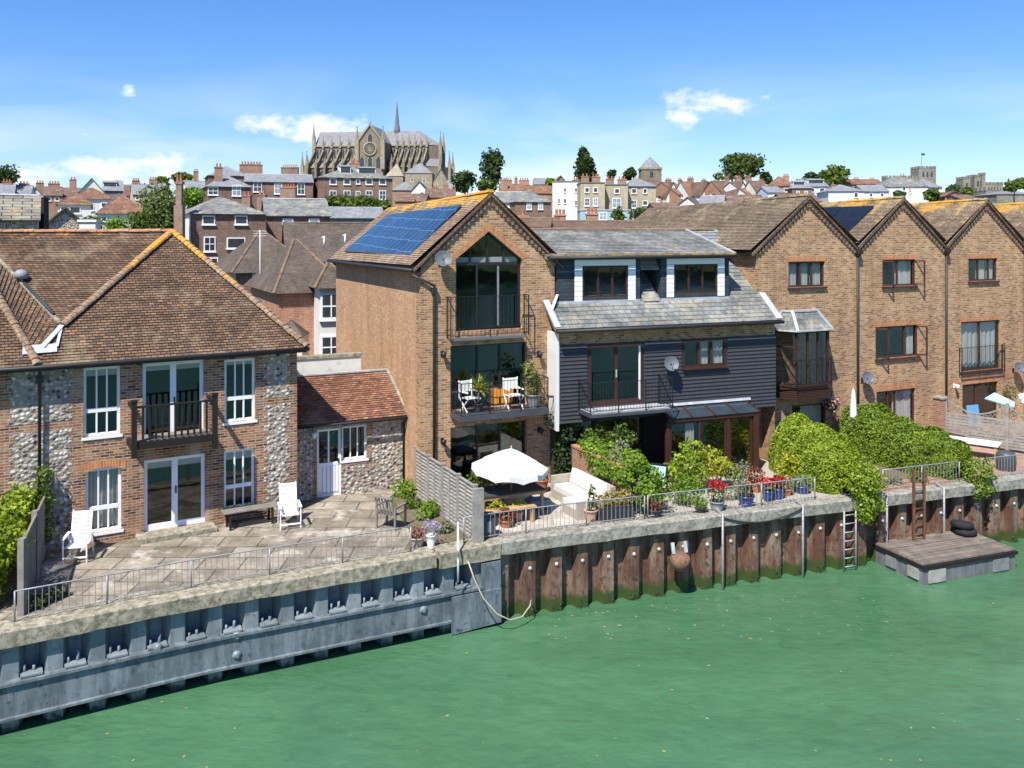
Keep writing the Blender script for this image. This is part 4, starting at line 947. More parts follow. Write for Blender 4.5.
    def on(t, v): e = V(-.28, 0, ez - .28 * sl_ + .06); a = V(c, 0, az + .07 - .33 * v / LN); p = e + (a - e) * t + V(0, v, 0); return p + nn * .10
    n = 0
    for i in range(5):
        for j in range(2):
            t0 = .13 + j * .342; t1 = t0 + .340; v0 = 1.0 + i * 1.62; q = [on(t0, v0), on(t0, v0 + 1.612), on(t1, v0 + 1.612), on(t1, v0)]
            mb = MB(); mb.slab(q, .04); L = 1.56; H_ = (q[3] - q[0]).length
            mb.uv[0] = [(-.0, 0), (1.56, 0), (1.56, 1.04), (0, 1.04)]
            mb.build('solar_panel', 'solar', sp)
    # balconies
    p = .9; b0 = fr.uz(450, 412)[0]; b1 = 4.06; z = 2.70
    mb = MB(); mb.box(b0, b1, -p, 0, z - .17, z - .02); bl = mb.build('balcony', 'table_dark', r, 'wide grey balcony'); mb = MB(); mb.box(b0 + .05, b1 - .05, -p + .05, 0, z - .016, z); mb.build('floor', 'table_dark', bl)
    rail_box(bl, [(b0 + .03, -.03, z), (b0 + .03, -p + .03, z), (b0 + 1.0, -p + .03, z), (b1 - 1.0, -p + .03, z), (b1 - .03, -p + .03, z), (b1 - .03, -.03, z)], 1.0)
    j0 = fr.uz(450.5, 330, -.3)[0]; j1 = fr.uz(528, 330, -.3)[0]; zj = fr.uz(489, 337, -.3)[1]; hj = fr.uz(489, 296, -.3)[1] - zj
    mb = MB(); mb.box(j0 + .1, j1 - .1, -.36, 0, zj - .07, zj + .0); bl = mb.build('balcony', 'grey_slab', r, 'narrow upper balcony')
    rail_box(bl, [(j0, -.0, zj), (j0, -.33, zj), ((j0 + j1) / 2, -.33, zj), (j1, -.33, zj), (j1, -.0, zj)], hj, pitch=.15)
    dish('d', fr.w(fr.uz(440, 260)[0], 0, fr.uz(440, 260)[1]), fr.a, 'grey satellite dish on the tall brick house left of the glazed gable', .26, .3)
    for px, py, t in ((442, 354, 'small dark wall lamp left of the middle balcony doors'), (538, 354, 'small dark wall lamp right of the middle balcony doors'), (539, 430, 'small dark wall lamp above the sofa terrace'), (442, 441, 'small dark wall lamp beside the fence under the downpipe')):
        u, z = fr.uz(px, py); wall_lamp(fr.w(u, 0, z), fr.a, t, 'black_metal', 'dark_frame')
brick_house()

# ---------------------------------------------------------------- BLACK BOARDED HOUSE
def boards(mb, u0, u1, z0, z1, y, holes=(), pitch=.128, th=.042):
    k = int(round((z1 - z0) / pitch)); h = (z1 - z0) / k
    for i in range(k):
        a = z0 + i * h; b = a + h; cuts = sorted([(x0, x1) for x0, x1, c, d in holes if c < (a + b) / 2 < d]); cur = u0
        for x0, x1 in cuts + [(u1, u1)]:
            if x0 > cur + .01: mb.mesh([(cur, y - th, a), (x0, y - th, a), (x0, y - .004, b), (cur, y - .004, b), (cur, y, a), (x0, y, a)], [(0, 1, 2, 3), (4, 5, 1, 0)])
            cur = max(cur, x1)
def black_house():
    fr = BH; r = empty('black_boarded_house', (fr.x, fr.y, 0), fr.a, 'black weatherboarded house with a slate roof and two dormer windows', 'house')
    WD = 8.6; ez = 5.25; zb = 2.12; ct = 4.68
    d = hole(fr, 589, 343, 642.5, 404); w = hole(fr, 683, 338, 726, 366.5)
    d = (d[0], d[1], d[2], min(d[3], ct - .04)); w = (w[0], w[1], w[2], min(w[3], ct - .03))
    mb = MB(); holewall(mb, 0, WD, zb, ct, [d, w], .03, 0, .12); mb.face([(0, .03, zb), (WD, .03, zb), (WD, 1.6, zb), (0, 1.6, zb)][::-1]); mb.face([(WD, .03, zb), (WD, 5, zb), (WD, 5, ct), (WD, .03, ct)]); mb.build('backing_wall', 'black_paint', r)
    mb = MB(); boards(mb, .0, WD, zb, ct, .02, [(d[0] - .06, d[1] + .06, d[2] - .05, d[3] + .05), (w[0] - .05, w[1] + .05, w[2] - .08, w[3] + .05)]); mb.build('weatherboarding', 'black_paint', r)
    mb = MB(); mb.face([(0, .06, ct), (WD, .06, ct), (WD, .06, ez + .1), (0, .06, ez + .1)]); mb.face([(WD, .06, 0), (WD, 7, 0), (WD, 7, 6.2), (WD, .06, ez)]); mb.build('brick_band', 'brick_golden', r)
    mb = MB(); mb.box(-.09, -.012, -.1, 3.0, 1.9, 5.1); mb.box(-.03, .05, -.04, .02, zb - .02, ct); mb.build('side_wall', 'white_render', r)
    # doors and window
    f = window(r, *d, y=.0, mat='red_wood', fw=.085, cols=((.5, .10),), name='balcony_door', doorlike=1); mb = MB(); mb.box(d[1] - .13, d[1] - .09, -.02, .04, d[2] + .1, d[3] - .1); mb.build('door_edge', 'white_paint', f)
    mb = MB(); mb.box((d[0] + d[1]) / 2 - .02, (d[0] + d[1]) / 2 + .02, -.04, -.005, d[2] + .9, d[2] + 1.15); mb.build('handle', 'lead', f)
    window(r, *w, y=.0, mat='red_wood', fw=.07, cols=((.35, .08), (.67, .08)), sill=.04, curtain=[(.4, .62), (.7, 1)])
    mb = MB(); mb.face([(0, 2.2, 0), (WD, 2.2, 0), (WD, 2.2, ct), (0, 2.2, ct)]); mb.face([(0, .15, d[2]), (WD, .15, d[2]), (WD, 2.2, d[2]), (0, 2.2, d[2])]); mb.face([(0, .15, ct), (WD, .15, ct), (WD, 2.2, ct), (0, 2.2, ct)][::-1]); mb.build('interior', 'dark_room', r)
    # lower roof
    m = .8; z_at = lambda v: ez + m * (v + .32)
    sd = .62; bz = z_at(sd); dz = 7.60; rv = 3.75; rz = 8.48
    da, db = fr.uz(557, 300, sd)[0], fr.uz(729, 300, sd)[0]
    da = max(da, -.05)
    mb = MB()
    q = [(-.22, -.32, ez), (WD + .02, -.32, ez), (WD + .02, rv, z_at(rv)), (-.22, rv, z_at(rv))]
    tiled(mb, q, .2, .014); mb.slab([(-.22, -.32, ez - .005), (WD + .02, -.32, ez - .005), (WD + .02, rv, z_at(rv) - .005), (-.22, rv, z_at(rv) - .005)], .1)
    mb.slab([(-.22, rv, rz), (WD, rv, rz), (WD, 8, 5.2), (-.22, 8, 5.2)], .05)
    mb.build('roof', 'slate_grey', r); rf = KIDS[r.name][-1]
    # dormers
    mids = (fr.uz(640, 300, sd)[0], fr.uz(661, 300, sd)[0])
    for (a, b, wx) in ((da, mids[0], (582.5, 265.5, 627.5, 297)), (mids[1], db, (674, 264, 717, 293))):
        wi = fr.rect(*wx, sd); mb = MB(); holewall(mb, a, b, bz - .02, dz, [wi], sd, 0, .08)
        for x in (a, b): mb.face([(x, sd, bz), (x, sd, dz), (x, rv, dz + .5), (x, rv, z_at(rv))])
        dm = mb.build('dormer', 'tile_hung', rf)
        mb = MB(); e = .17; x0, x1, z0, z1 = wi
        for i in range(7):
            zz = z0 - .12 + i * (z1 - z0 + .12) / 7; hh = (z1 - z0 + .12) / 7 - .012
            mb.box(x0 - .30, x0 - .02, sd - .035, sd - .004, zz, zz + hh); mb.box(x1 + .02, x1 + .30, sd - .035, sd - .004, zz, zz + hh)
        mb.box(x0 - .30, x1 + .30, sd - .035, sd - .004, z1 + .0, z1 + .2); mb.build('white_boarding', 'white_paint', dm)
        wn = window(rf, x0, x1, z0, z1, y=sd - .0, mat='red_wood', fw=.06, cols=((.33, .07), (.67, .07)), name='dormer_window', sillmat='white_paint')
        mb = MB(); mb.box(a, b, sd - .03, sd + .02, bz - .03, bz + .07); mb.build('lead_flashing', 'lead', dm)
        mb = MB(); mb.face([(a, 2.4, bz), (b, 2.4, bz), (b, 2.4, dz), (a, 2.4, dz)]); mb.build('interior', 'dark_room', dm)
    # recess between the dormers
    mb = MB(); mb.face([(mids[0], sd + 1.2, z_at(sd)), (mids[1], sd + 1.2, z_at(sd)), (mids[1], sd + 1.2, dz), (mids[0], sd + 1.2, dz)]); mb.build('recess_wall', 'tile_hung', rf)
    mb = MB(); mb.slab([(mids[0] + .12, sd - .1, bz - .0), (mids[1] - .12, sd - .1, bz - .0), (mids[1] - .08, sd + .55, bz + .55), (mids[0] + .08, sd + .55, bz + .55)], .05); mb.build('recess_slates', 'slate_grey', rf); mb = MB(); mb.slab([(mids[0] + .05, sd + .02, dz - .5), (mids[1] - .05, sd + .02, dz - .5), (mids[1] - .05, sd + .35, dz - .02), (mids[0] + .05, sd + .35, dz - .02)], .05); mb.build('recess_canopy', 'slate_grey', rf)
    # upper roof over the dormers
    mb = MB(); q = [(da - .45, sd - .22, dz), (db + .12, sd - .22, dz), (db + .12, rv, rz), (da - .45, rv, rz)]; tiled(mb, q, .2, .014); mb.slab([(x, y, z - .005) for x, y, z in q], .12); mb.build('upper_roof', 'slate_grey', rf)
    mb = MB(); mb.box(da - .45, db + .1, sd - .26, sd - .14, dz - .005, dz + .045); mb.build('lichen_edge', 'lichen_strip', rf)
    mb = MB(); gutter(mb, (da - .4, sd - .30, dz - .06), (db + .1, sd - .30, dz - .06), .055); gutter(mb, (-.2, -.38, ez - .07), (WD + .05, -.38, ez - .07), .06); mb.build('gutter', 'gutter', rf)
    mb = MB(); mb.bar((db + .11, sd - .22, dz + .04), (db + .11, rv, rz + .04), .09, .05); mb.bar((WD - .05, -.3, ez + .05), (WD - .05, .75, z_at(.75) + .05), .26, .03); mb.bar((-.14, -.3, ez + .06), (-.14, .9, z_at(.9) + .06), .22, .03); mb.bar((-.1, .3, z_at(.3) + .06), (.25, sd, bz + .3), .1, .03); mb.build('lead_flashing', 'lead', rf)
    mb = MB(); ridge_caps(mb, (da - .45, rv, rz), (WD - .2, rv, rz), .12, step=.4); mb.build('ridge_tiles', 'ridge_brown', rf)
    # ground floor, set back
    gv = 1.15
    gh = [hole(fr, 600, 425, 640, 470)]
    mb = MB(); mb.face([(0, 1.7, 0), (WD, 1.7, 0), (WD, 1.7, zb), (0, 1.7, zb)]); mb.face([(WD, .05, 0), (WD, 1.7, 0), (WD, 1.7, zb), (WD, .05, zb)]); mb.face([(.02, 1.7, 0), (.02, 0.4, 0), (.02, .4, zb), (.02, 1.7, zb)]); mb.build('ground_floor_wall', 'dark_room', r)
    x = .9
    for k in range(3): window(r, x + k * 1.0, x + k * 1.0 + .96, .05, zb - .05, y=gv, mat='dark_wood', fw=.07, name='garden_door', doorlike=1)
    # sunroom with a glass lean-to roof
    s0 = fr.uz(667, 415, -.6)[0]; s1 = fr.uz(758, 410, -.6)[0]; zr = fr.uz(712, 416, -.6)[1]
    sr = MB(); sr.box(s0, s1, -.66, -.56, zr - .1, zr + .02); sun = sr.build('sunroom', 'red_wood', r, 'lean-to sunroom with a glass roof')
    mb = MB(); mb.slab([(s0 - .05, -.70, zr + .04), (s1 + .05, -.70, zr + .04), (s1 - .1, -.02, zr + .28), (s0 + .1, -.02, zr + .28)], .02); mb.build('glass_roof', 'roof_glass', sun)
    for k in range(5):
        t = k / 4; x = s0 + (s1 - s0) * t; mb = MB(); mb.bar((x, -.71, zr + .05), (x + (.1 - .2 * t), -.02, zr + .30), .05, .05); mb.build('glazing_bar', 'red_wood', sun)
    mb = MB(); mb.slab([(s0 - .1, -.06, zr + .33), (s1 + .1, -.06, zr + .33), (s1 + .1, -.0, zr + .46), (s0 - .1, -.0, zr + .46)], .02); mb.build('lead_flashing', 'lead', sun)
    for x in (s0 + .02, s0 + (s1 - s0) * .66):
        mb = MB(); mb.box(x - .06, x + .06, -.64, -.53, 0, zr - .1); mb.build('post', 'red_wood', sun)
    mb = MB(); mb.box(s1 - .20, s1 + .0, -.66, -.48, 0, zr - .1); mb.build('post', 'red_wood', sun)
    xm = s0 + (s1 - s0) * .66
    window(r, s0 + .09, xm - .07, .5, zr - .1, y=-.62, mat='red_wood', fw=.07, cols=((.52, .08),), name='sunroom_window', curtain=[(.3, .45)])
    window(r, xm + .07, s1 - .25, .1, zr - .1, y=-.60, mat='red_wood', fw=.06, name='sunroom_door', doorlike=1)
    mb = MB(); mb.box(s0 + .09, s0 + (s1 - s0) * .66 - .07, -.62, -.52, 0, .5); mb.build('low_wall', 'brick_garden', sun)
    # balcony
    z = fr.uz(640, 411, -.95)[1]; b0 = fr.uz(591, 410, -.95)[0]; b1 = fr.uz(673, 405, -.95)[0]
    mb = MB(); mb.box(b0 - .0, b1, -.95, 0, z - .11, z - .015); bl = mb.build('balcony', 'table_dark', r, 'black metal balcony'); mb = MB(); mb.box(b0 + .05, b1 - .05, -.9, 0, z - .011, z + .012); mb.build('floor', 'lead', bl)
    rail_box(bl, [(b0, -.03, z), (b0, -.92, z), ((b0 * 2 + b1) / 3, -.92, z), ((b0 + b1 * 2) / 3, -.92, z), (b1, -.92, z), (b1, -.03, z)], 1.0)
    q = fr.uz(667, 364); dish('d', fr.w(q[0], 0, q[1]), fr.a, 'grey satellite dish on the black boarding right of the balcony', .25, .3)
m_plain('black_paint', (.046, .046, .049), .5, spec=.35, var=.2, sc=4)
m_plain('lichen_strip', (.42, .25, .05), .9, var=.4, sc=2.5, c2=(.12, .11, .09), th=(.45, .6))
m_plain('roof_glass', (.035, .05, .065), .12, spec=.8, var=.3)
black_house()

# ---------------------------------------------------------------- GABLED ROW
W5 = 5.0
def row_house(k, lab, wins, lich, bay=False):
    o = RH.w(k * W5, 0); r = empty('gabled_brick_house', (o.x, o.y, 0), RH.a, lab, 'house', None); fr = Fr(o.x, o.y, 25.5)
    LN = 10.6; ez = 7.78; az = 9.72; c = W5 / 2; sl_ = (az - ez) / c
    top = lambda u: ez + (az - ez) * (1 - abs(u - c) / c)
    hs = [];
    for wd in wins:
        h = fr.rect(*wd['px']); h = (h[0], h[1], max(h[2], .05), h[3]); hs.append(h)
    mb = MB(); holewall(mb, 0, W5, -.1, top, hs, 0, 0, .13, kinks=[c])
    if k == 0: mb.face([(0, LN, -.1), (0, 0, -.1), (0, 0, ez), (0, LN, ez)])
    mb.face([(W5, 0, -.1), (W5, LN, -.1), (W5, LN, ez), (W5, 0, ez)]); mb.face([(W5, LN, -.1), (0, LN, -.1), (0, LN, ez), (c, LN, az - .4), (W5, LN, ez)])
    mb.build('wall', 'brick_golden', r); w = KIDS[r.name][-1]
    mb = MB(); mb.face([(0, 3, 0), (W5, 3, 0), (W5, 3, 7.7), (0, 3, 7.7)])
    for z in (2.65, 5.2): mb.face([(0, .15, z), (W5, .15, z), (W5, 3, z), (0, 3, z)])
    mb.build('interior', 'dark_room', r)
    for wd, h in zip(wins, hs):
        f = window(r, *h, y=.07, mat='red_dark', fw=.065, cols=wd.get('cols', ()), rows=wd.get('rows', ()), sill=.07 if wd.get('sill', 1) else None, curtain=wd.get('cur'), name=wd.get('name', 'window'), lab=None)
        if wd.get('lint', 1): mb = MB(); mb.slab([(h[0] - .1, -.006, h[3] + .004), (h[1] + .1, -.006, h[3] + .004), (h[1] + .1, -.006, h[3] + .2), (h[0] - .1, -.006, h[3] + .2)], (0, .004, 0)); mb.build('lintel', 'brick_header', w)
        for s in wd.get('open', ()):
            x = h[0] + (h[1] - h[0]) * s[0]; x2 = x + s[1]; mb = MB(); P_ = [(x, .05, h[2] + .06), (x2, -.30, h[2] + .06), (x2, -.30, h[3] - .06), (x, .05, h[3] - .06)]
            for a, b in zip(P_, P_[1:] + P_[:1]): mb.bar(a, b, .05, .05)
            cs = mb.build('open_casement', 'red_dark', f); 
    mb = MB()
    for s in (-1, 1):
        e = c + s * c; q = [(e, -.12, ez + .06), (e, LN, ez + .06), (c, LN, az + .07), (c, -.12, az + .07)]
        if k == 0 and s < 0: q[0] = (-.28, -.12, ez + .06 - .28 * sl_); q[1] = (-.28, LN, ez + .06 - .28 * sl_)
        q[2] = (c, LN, az - .30); tiled(mb, q, .1, .02)
    mb.build('roof', lich, r); rf = KIDS[r.name][-1]
    mb = MB()
    for s in (-1, 1): mb.bar((c + s * (c + (.28 if (k == 0 and s < 0) else -.04)), -.09, ez - .03 - (.28 * sl_ if (k == 0 and s < 0) else 0)), (c, -.09, az - .01), .05, .07)
    mb.build('verge', 'tile_brown_plain', rf)
    mb = MB(); verge_dentils(mb, (c, 0, az - .1), (W5 - .05, 0, ez - .04), 0, 17); verge_dentils(mb, (c, 0, az - .1), (.05, 0, ez - .04), 0, 17); mb.build('dentils', 'brick_dark', rf)
    mb = MB(); ridge_caps(mb, (c, -.1, az + .07), (c, LN, az - .28), .12, step=.33); mb.build('ridge_tiles', lich, rf)
    if k < 3:
        mb = MB(); mb.tube([(W5, -.08, ez - .15), (W5, -.08, 0)], .05, 8); mb.lathe([(.07, 0), (.13, .1), (.14, .24)], (W5, -.13, ez - .32), 8); mb.build('downpipe', 'gutter', r)
    return r, fr
m_plain('red_dark', (.07, .03, .024), .5, var=.25)
r1, f1 = row_house(0, 'gabled brick house with a leaded oriel bay, nearest the black house', [dict(px=(788.5, 261.5, 825, 287), cols=((.33, .07), (.67, .07)), cur=[(0, .28), (.4, .62), (.7, 1)]), dict(px=(792, 404, 826, 430), lint=0, sill=0, cur=[(.35, 1)], name='patio_door')], 'tile_mossy')
r2, f2 = row_house(1, 'gabled brick house between two downpipes with open casements above the second hedge', [dict(px=(882.5, 259.5, 915.5, 286), cols=((.48, .07),), cur=[(.5, 1)], open=((.0, .25), (.98, .2))), dict(px=(875.5, 326, 918, 357.5), cols=((.33, .07), (.72, .07)), cur=[(.85, 1)], open=((.02, .3), (.98, .2))), dict(px=(876.5, 390, 915.5, 440), cols=((.3, .06), (.5, .06)), cur=[(.5, 1)], sill=0, name='patio_door')], 'tile_lichen_patchy')
r3, f3 = row_house(2, 'gabled brick house with a tall curtained window above the slatted fence', [dict(px=(968.5, 258.5, 997.5, 281), cols=((.36, .07), (.75, .07)), cur=[(.4, .7), (.78, 1)]), dict(px=(961, 321, 1000, 370), cols=((.5, .09),), cur=[(0, 1)], sill=1), dict(px=(962.5, 383, 998, 425), cols=((.4, .07),), sill=0, name='patio_door')], 'tile_lichen_patchy')
r4, f4 = row_house(3, 'gabled brick house at the far right end of the row, mostly out of view', [], 'tile_lichen_patchy')
# juliet rail on the tall window
h = f3.rect(960, 346, 1001, 374); rail_box(r3, [(h[0] - .05, -.02, h[2]), (h[0] - .05, -.14, h[2]), (h[1] + .05, -.14, h[2]), (h[1] + .05, -.02, h[2])], h[3] - h[2], name='window_guard')
# orange string course
for rr, ff, a, b in ((r2, f2, 875, 917), (r3, f3, 945, 1020)):
    u0, z = ff.uz(a, 388); u1 = ff.uz(b, 388)[0]; mb = MB(); z = ff.uz((a + b) / 2, 388 if rr is r2 else 381)[1]
    mb.slab([(max(u0, .1) - .0, -.007, z - .0), (min(u1, 4.9), -.007, z - .0), (min(u1, 4.9), -.007, z + .2), (max(u0, .1), -.007, z + .2)], (0, .004, 0)); mb.build('string_course', 'brick_course', rr)
# oriel bay on the first gabled house
def bay():
    fr = f1; pr = .75; u0 = fr.uz(781, 360, -.4)[0]; u1 = fr.uz(831, 360, -.5)[0]; zt = fr.uz(805, 331, -pr)[1]; zb = fr.uz(805, 387, -pr)[1]; zr = fr.uz(803, 310, -.1)[1]; c0 = u0 + .42; c1 = u1 - .42; zl = zb - .42
    ring = lambda z, e=0: [(u0 - e, 0, z), (c0 - e * .6, -pr - e, z), (c1 + e * .6, -pr - e, z), (u1 + e, 0, z)]
    mb = MB(); A = ring(zb); B = ring(zl)
    for i in range(3): mb.face([B[i], B[i + 1], A[i + 1], A[i]])
    mb.face(B[::-1]); mb.face(A); b = mb.build('oriel_bay', 'red_wood', r1)
    for k in range(5):
        mb = MB(); Q = ring(zl + .02 + k * .08, .02)
        for i in range(3): mb.bar(Q[i], Q[i + 1], .03, .06)
        mb.build('apron_board', 'red_wood', b)
    mb = MB(); A = ring(zb); B = ring(zt)
    for p, q in zip(A, B): mb.bar(p, q, .09)
    for S, o in ((A, .04), (B, -.04)):
        for i in range(3): mb.bar(V(S[i]) + Z * o, V(S[i + 1]) + Z * o, .08)
    for t in (.35, .68):
        a = V(A[1]) + (V(A[2]) - V(A[1])) * t; mb.bar(a, a + Z * (zt - zb), .07)
    mb.bar(V(A[0]) + Z * (zt - zb) * .72, V(A[1]) + Z * (zt - zb) * .72, .05)
    f = mb.build('bay_window', 'red_wood', b); 
    for i in range(3):
        mb = MB(); mb.slab([V(A[i]) + Z * .05, V(A[i + 1]) + Z * .05, V(B[i + 1]) - Z * .05, V(B[i]) - Z * .05], .006); mb.build('bay_pane', 'glass', b)
    mb = MB(); mb.face([(u0, .02, zb), (u1, .02, zb), (u1, .02, zt), (u0, .02, zt)]); mb.face([(u0, 0, zb + .02), (c0, -pr, zb + .02), (c1, -pr, zb + .02), (u1, 0, zb + .02)]); mb.build('bay_back', 'dark_room', b)
    E = ring(zt, .18); tp = [(c0 + .0, 0, zr), (c0 + .15, -.35, zr), (c1 - .15, -.35, zr), (c1 - .0, 0, zr)]
    mb = MB()
    for i in range(3): mb.face([E[i], E[i + 1], tp[i + 1], tp[i]])
    mb.face(tp); mb.face([(x, y, z - .04) for x, y, z in E][::-1]); mb.build('bay_roof', 'slate_grey', b)
    mb = MB()
    for i in range(4): mb.bar(V(E[i]) + Z * .03, V(tp[i]) + Z * .03, .11, .05)
    for i in range(3): mb.bar(tp[i], tp[i + 1], .16, .07)
    for i in range(3): mb.bar(V(E[i]) + Z * .02, V(E[i + 1]) + Z * .02, .06, .05)
    mb.build('lead_flashing', 'lead', b)
    rail_box(b, [(u0 - .1, -.25, zb - .02), (c0 - .08, -pr - .12, zb - .02), (c1 + .08, -pr - .12, zb - .02), (u1 + .1, -.25, zb - .02)], 1.0, pitch=.2)
bay()
# black solar sheet on the second house's slope
u = W5; sp = empty('solar_array', (f2.x, f2.y, 0), f2.a, 'plain black solar panels between the first two gables of the row', 'solar panels')
sl_ = (9.72 - 7.78) / 2.5; nn = V(-sl_, 0, 1).normalized(); on = lambda u, v: V(u, v, 7.84 + sl_ * u) + nn * .08
for k in range(3):
    mb = MB(); mb.slab([on(.25, .9 + k * 1.7), on(.25, 2.55 + k * 1.7), on(2.0, 2.55 + k * 1.7), on(2.0, .9 + k * 1.7)], .04); mb.build('solar_panel', 'solar_black', sp)
for ff, px, py, t in ((f2, 862, 378, 'grey satellite dish on the second gabled house above the hedge'), (f3, 1013, 368, 'grey satellite dish at the far right corner of the row')):
    q = ff.uz(px, py); dish('d', ff.w(q[0], 0, q[1]), ff.a, t, .25, .3)
q = f3.uz(954, 386); wall_lamp(f3.w(q[0], 0, q[1]), f3.a, 'white lantern on the brickwork beside the last downpipe', 'white_plastic')
# ================================================ THE TOWN ON THE HILL
def winmesh(root, u, z, w, h, v=0, frame='white_paint', pane='window_dark', bars=True, name='window'):
    mb = MB(); t = min(.09, w * .14); y = v - .06
    mb.box(u - w / 2, u + w / 2, y, v - .002, z - h / 2, z + h / 2, 0); mb.box(u - w / 2 + t, u + w / 2 - t, y - .012, y - .002, z - h / 2 + t, z + h / 2 - t, 1)
    if bars: mb.box(u - w / 2 + t, u + w / 2 - t, y - .03, y - .014, z - .03, z + .03, 0); mb.box(u - .025, u + .025, y - .028, y - .014, z - h / 2 + t, z + h / 2 - t, 0)
    mb.box(u - w / 2 - .06, u + w / 2 + .06, y - .08, v - .001, z - h / 2 - .09, z - h / 2 - .002, 0)
    return mb.build(name, [frame, pane], root)
def chimney(parent, c, w, d, z0, z1, pots=2, mat='brick_dark', pot='chimney_pot'):
    mb = MB(); x, y = c
    mb.box(x - w / 2, x + w / 2, y - d / 2, y + d / 2, z0, z1 - .18, 0); mb.box(x - w / 2 - .06, x + w / 2 + .06, y - d / 2 - .06, y + d / 2 + .06, z1 - .18, z1 - .05, 0)
    for i in range(pots):
        px = x + (i - (pots - 1) / 2) * (w * .9 / pots); mb.lathe([(.13, 0), (.11, .35), (.13, .4), (.13, .45)], (px, y, z1 - .05), 8, 1)
    return mb.build('chimney', [mat, pot], parent)
def house(lab, px0, px1, pe, pr, D, dep, wall='brick_dark', roof='slate_blue', kind='gable', yaw=0, wins=(), ch=(), cat='house', frame='white_paint', pane='window_dark', ov=.25, group=None, name='house', side=None, dorm=(), hipd=None):
    c = PD(px0, pe, D); fr = Fr(c.x, c.y, yaw); U = fr.uz(px1, pe)[0]; ez = c.z
    r = empty(name, (fr.x, fr.y, 0), fr.a, lab, cat, group)
    zb = min(hz(*fr.w(a, b).to_tuple()[:2]) for a in (0, U) for b in (0, dep)) - 1.5; zb = min(zb, ez - 2.5)
    rm = V(0, 0, 0)
    if kind == 'front': rz_ = fr.uz((px0 + px1) / 2, pr, 0)[1]
    else: rz_ = fr.uz((px0 + px1) / 2, pr, dep / 2)[1]
    rz_ = max(rz_, ez + .4)
    mb = MB(); mb.box(0, U, 0, dep, zb, ez - .001)
    if kind == 'gable': [mb.face([(x, 0, ez - .001), (x, dep, ez - .001), (x, dep / 2, rz_ - .05)]) for x in (0, U)]
    if kind == 'front': [mb.face([(0, y, ez - .001), (U, y, ez - .001), (U / 2, y, rz_ - .05)]) for y in (0, dep)]
    mb.build('wall', wall, r)
    if side: mb = MB(); mb.box(-.04, -.002, 0, dep, zb, ez - .05); mb.build('side_wall', side, r)
    mb = MB(); o = ov
    if kind == 'gable':
        k = (rz_ - ez) / (dep / 2)
        for s in (0, 1): y = -o if s == 0 else dep + o; mb.slab([(-o * .5, y, ez - o * k), (U + o * .5, y, ez - o * k), (U + o * .5, dep / 2, rz_), (-o * .5, dep / 2, rz_)], .08)
        top = [(0, dep / 2), (U, dep / 2)]
    elif kind == 'hip':
        hd = min(hipd if hipd is not None else dep / 2, U * .47); a = (hd, dep / 2, rz_); b = (U - hd, dep / 2, rz_); q = [(-o, -o, ez - .05), (U + o, -o, ez - .05), (U + o, dep + o, ez - .05), (-o, dep + o, ez - .05)]
        mb.face([q[0], q[1], b, a]); mb.face([q[1], q[2], b]); mb.face([q[2], q[3], a, b]); mb.face([q[3], q[0], a]); mb.face(q[::-1]); top = [(hd, dep / 2), (U - hd, dep / 2)]
    elif kind == 'front':
        k = (rz_ - ez) / (U / 2)
        for s in (0, 1): x = -o if s == 0 else U + o; mb.slab([(x, -o, ez - o * k), (x, dep, ez - o * k), (U / 2, dep, rz_), (U / 2, -o, rz_)], .08)
    else: mb.box(-.1, U + .1, -.1, dep + .1, ez, ez + .15); rz_ = ez + .15
    rf = mb.build('roof', roof, r)
    if kind in ('gable', 'hip'): mb = MB(); ridge_caps(mb, (top[0][0], top[0][1], rz_), (top[1][0], top[1][1], rz_), .10, step=.6); mb.build('ridge_tiles', 'ridge_brown' if 'tile' in roof else 'lead', rf)
    if kind == 'hip' and 'tile' in roof:
        mb = MB(); ridge_caps(mb, q[0], a, .08, step=.5); ridge_caps(mb, q[1], b, .08, step=.5); mb.build('hip_tiles', 'ridge_brown', rf)
    for w in wins:
        x, y, ww, hh = w[:4]; u, z = fr.uz(x, y); s = (D + u * fr.s) / F
        if 0 < u < U: winmesh(r, u, z, ww * s / fr.c if yaw else ww * s, hh * s, 0, frame, w[4] if len(w) > 4 else pane, hh * s > .9)
    for cc in ch:
        x, y, n, w = cc[:4]; vv = cc[4] if len(cc) > 4 else dep / 2; u, z = fr.uz(x, y, vv); chimney(rf, (u, vv), w, .6, (ez + rz_) / 2 - .8 if len(cc) <= 5 else zb, z - .4, n, cc[6] if len(cc) > 6 else 'brick_garden', cc[7] if len(cc) > 7 else 'chimney_pot')
    for dd in dorm:
        x, y, w = dd; vv = dep * .2; u, z = fr.uz(x, y, vv); mb = MB(); mb.box(u - w / 2, u + w / 2, vv, dep / 2, z - .75, z + .55, 0); mb.slab([(u - w / 2 - .1, vv - .12, z + .5), (u + w / 2 + .1, vv - .12, z + .5), (u + w / 2 + .1, dep / 2, z + .85), (u - w / 2 - .1, dep / 2, z + .85)], .08, 1)
        mb.box(u - w / 2 + .1, u + w / 2 - .1, vv - .02, vv - .004, z - .5, z + .4, 2); mb.build('dormer', ['white_paint', roof, 'window_dark'], rf)
    return r, fr, U, ez, rz_, rf

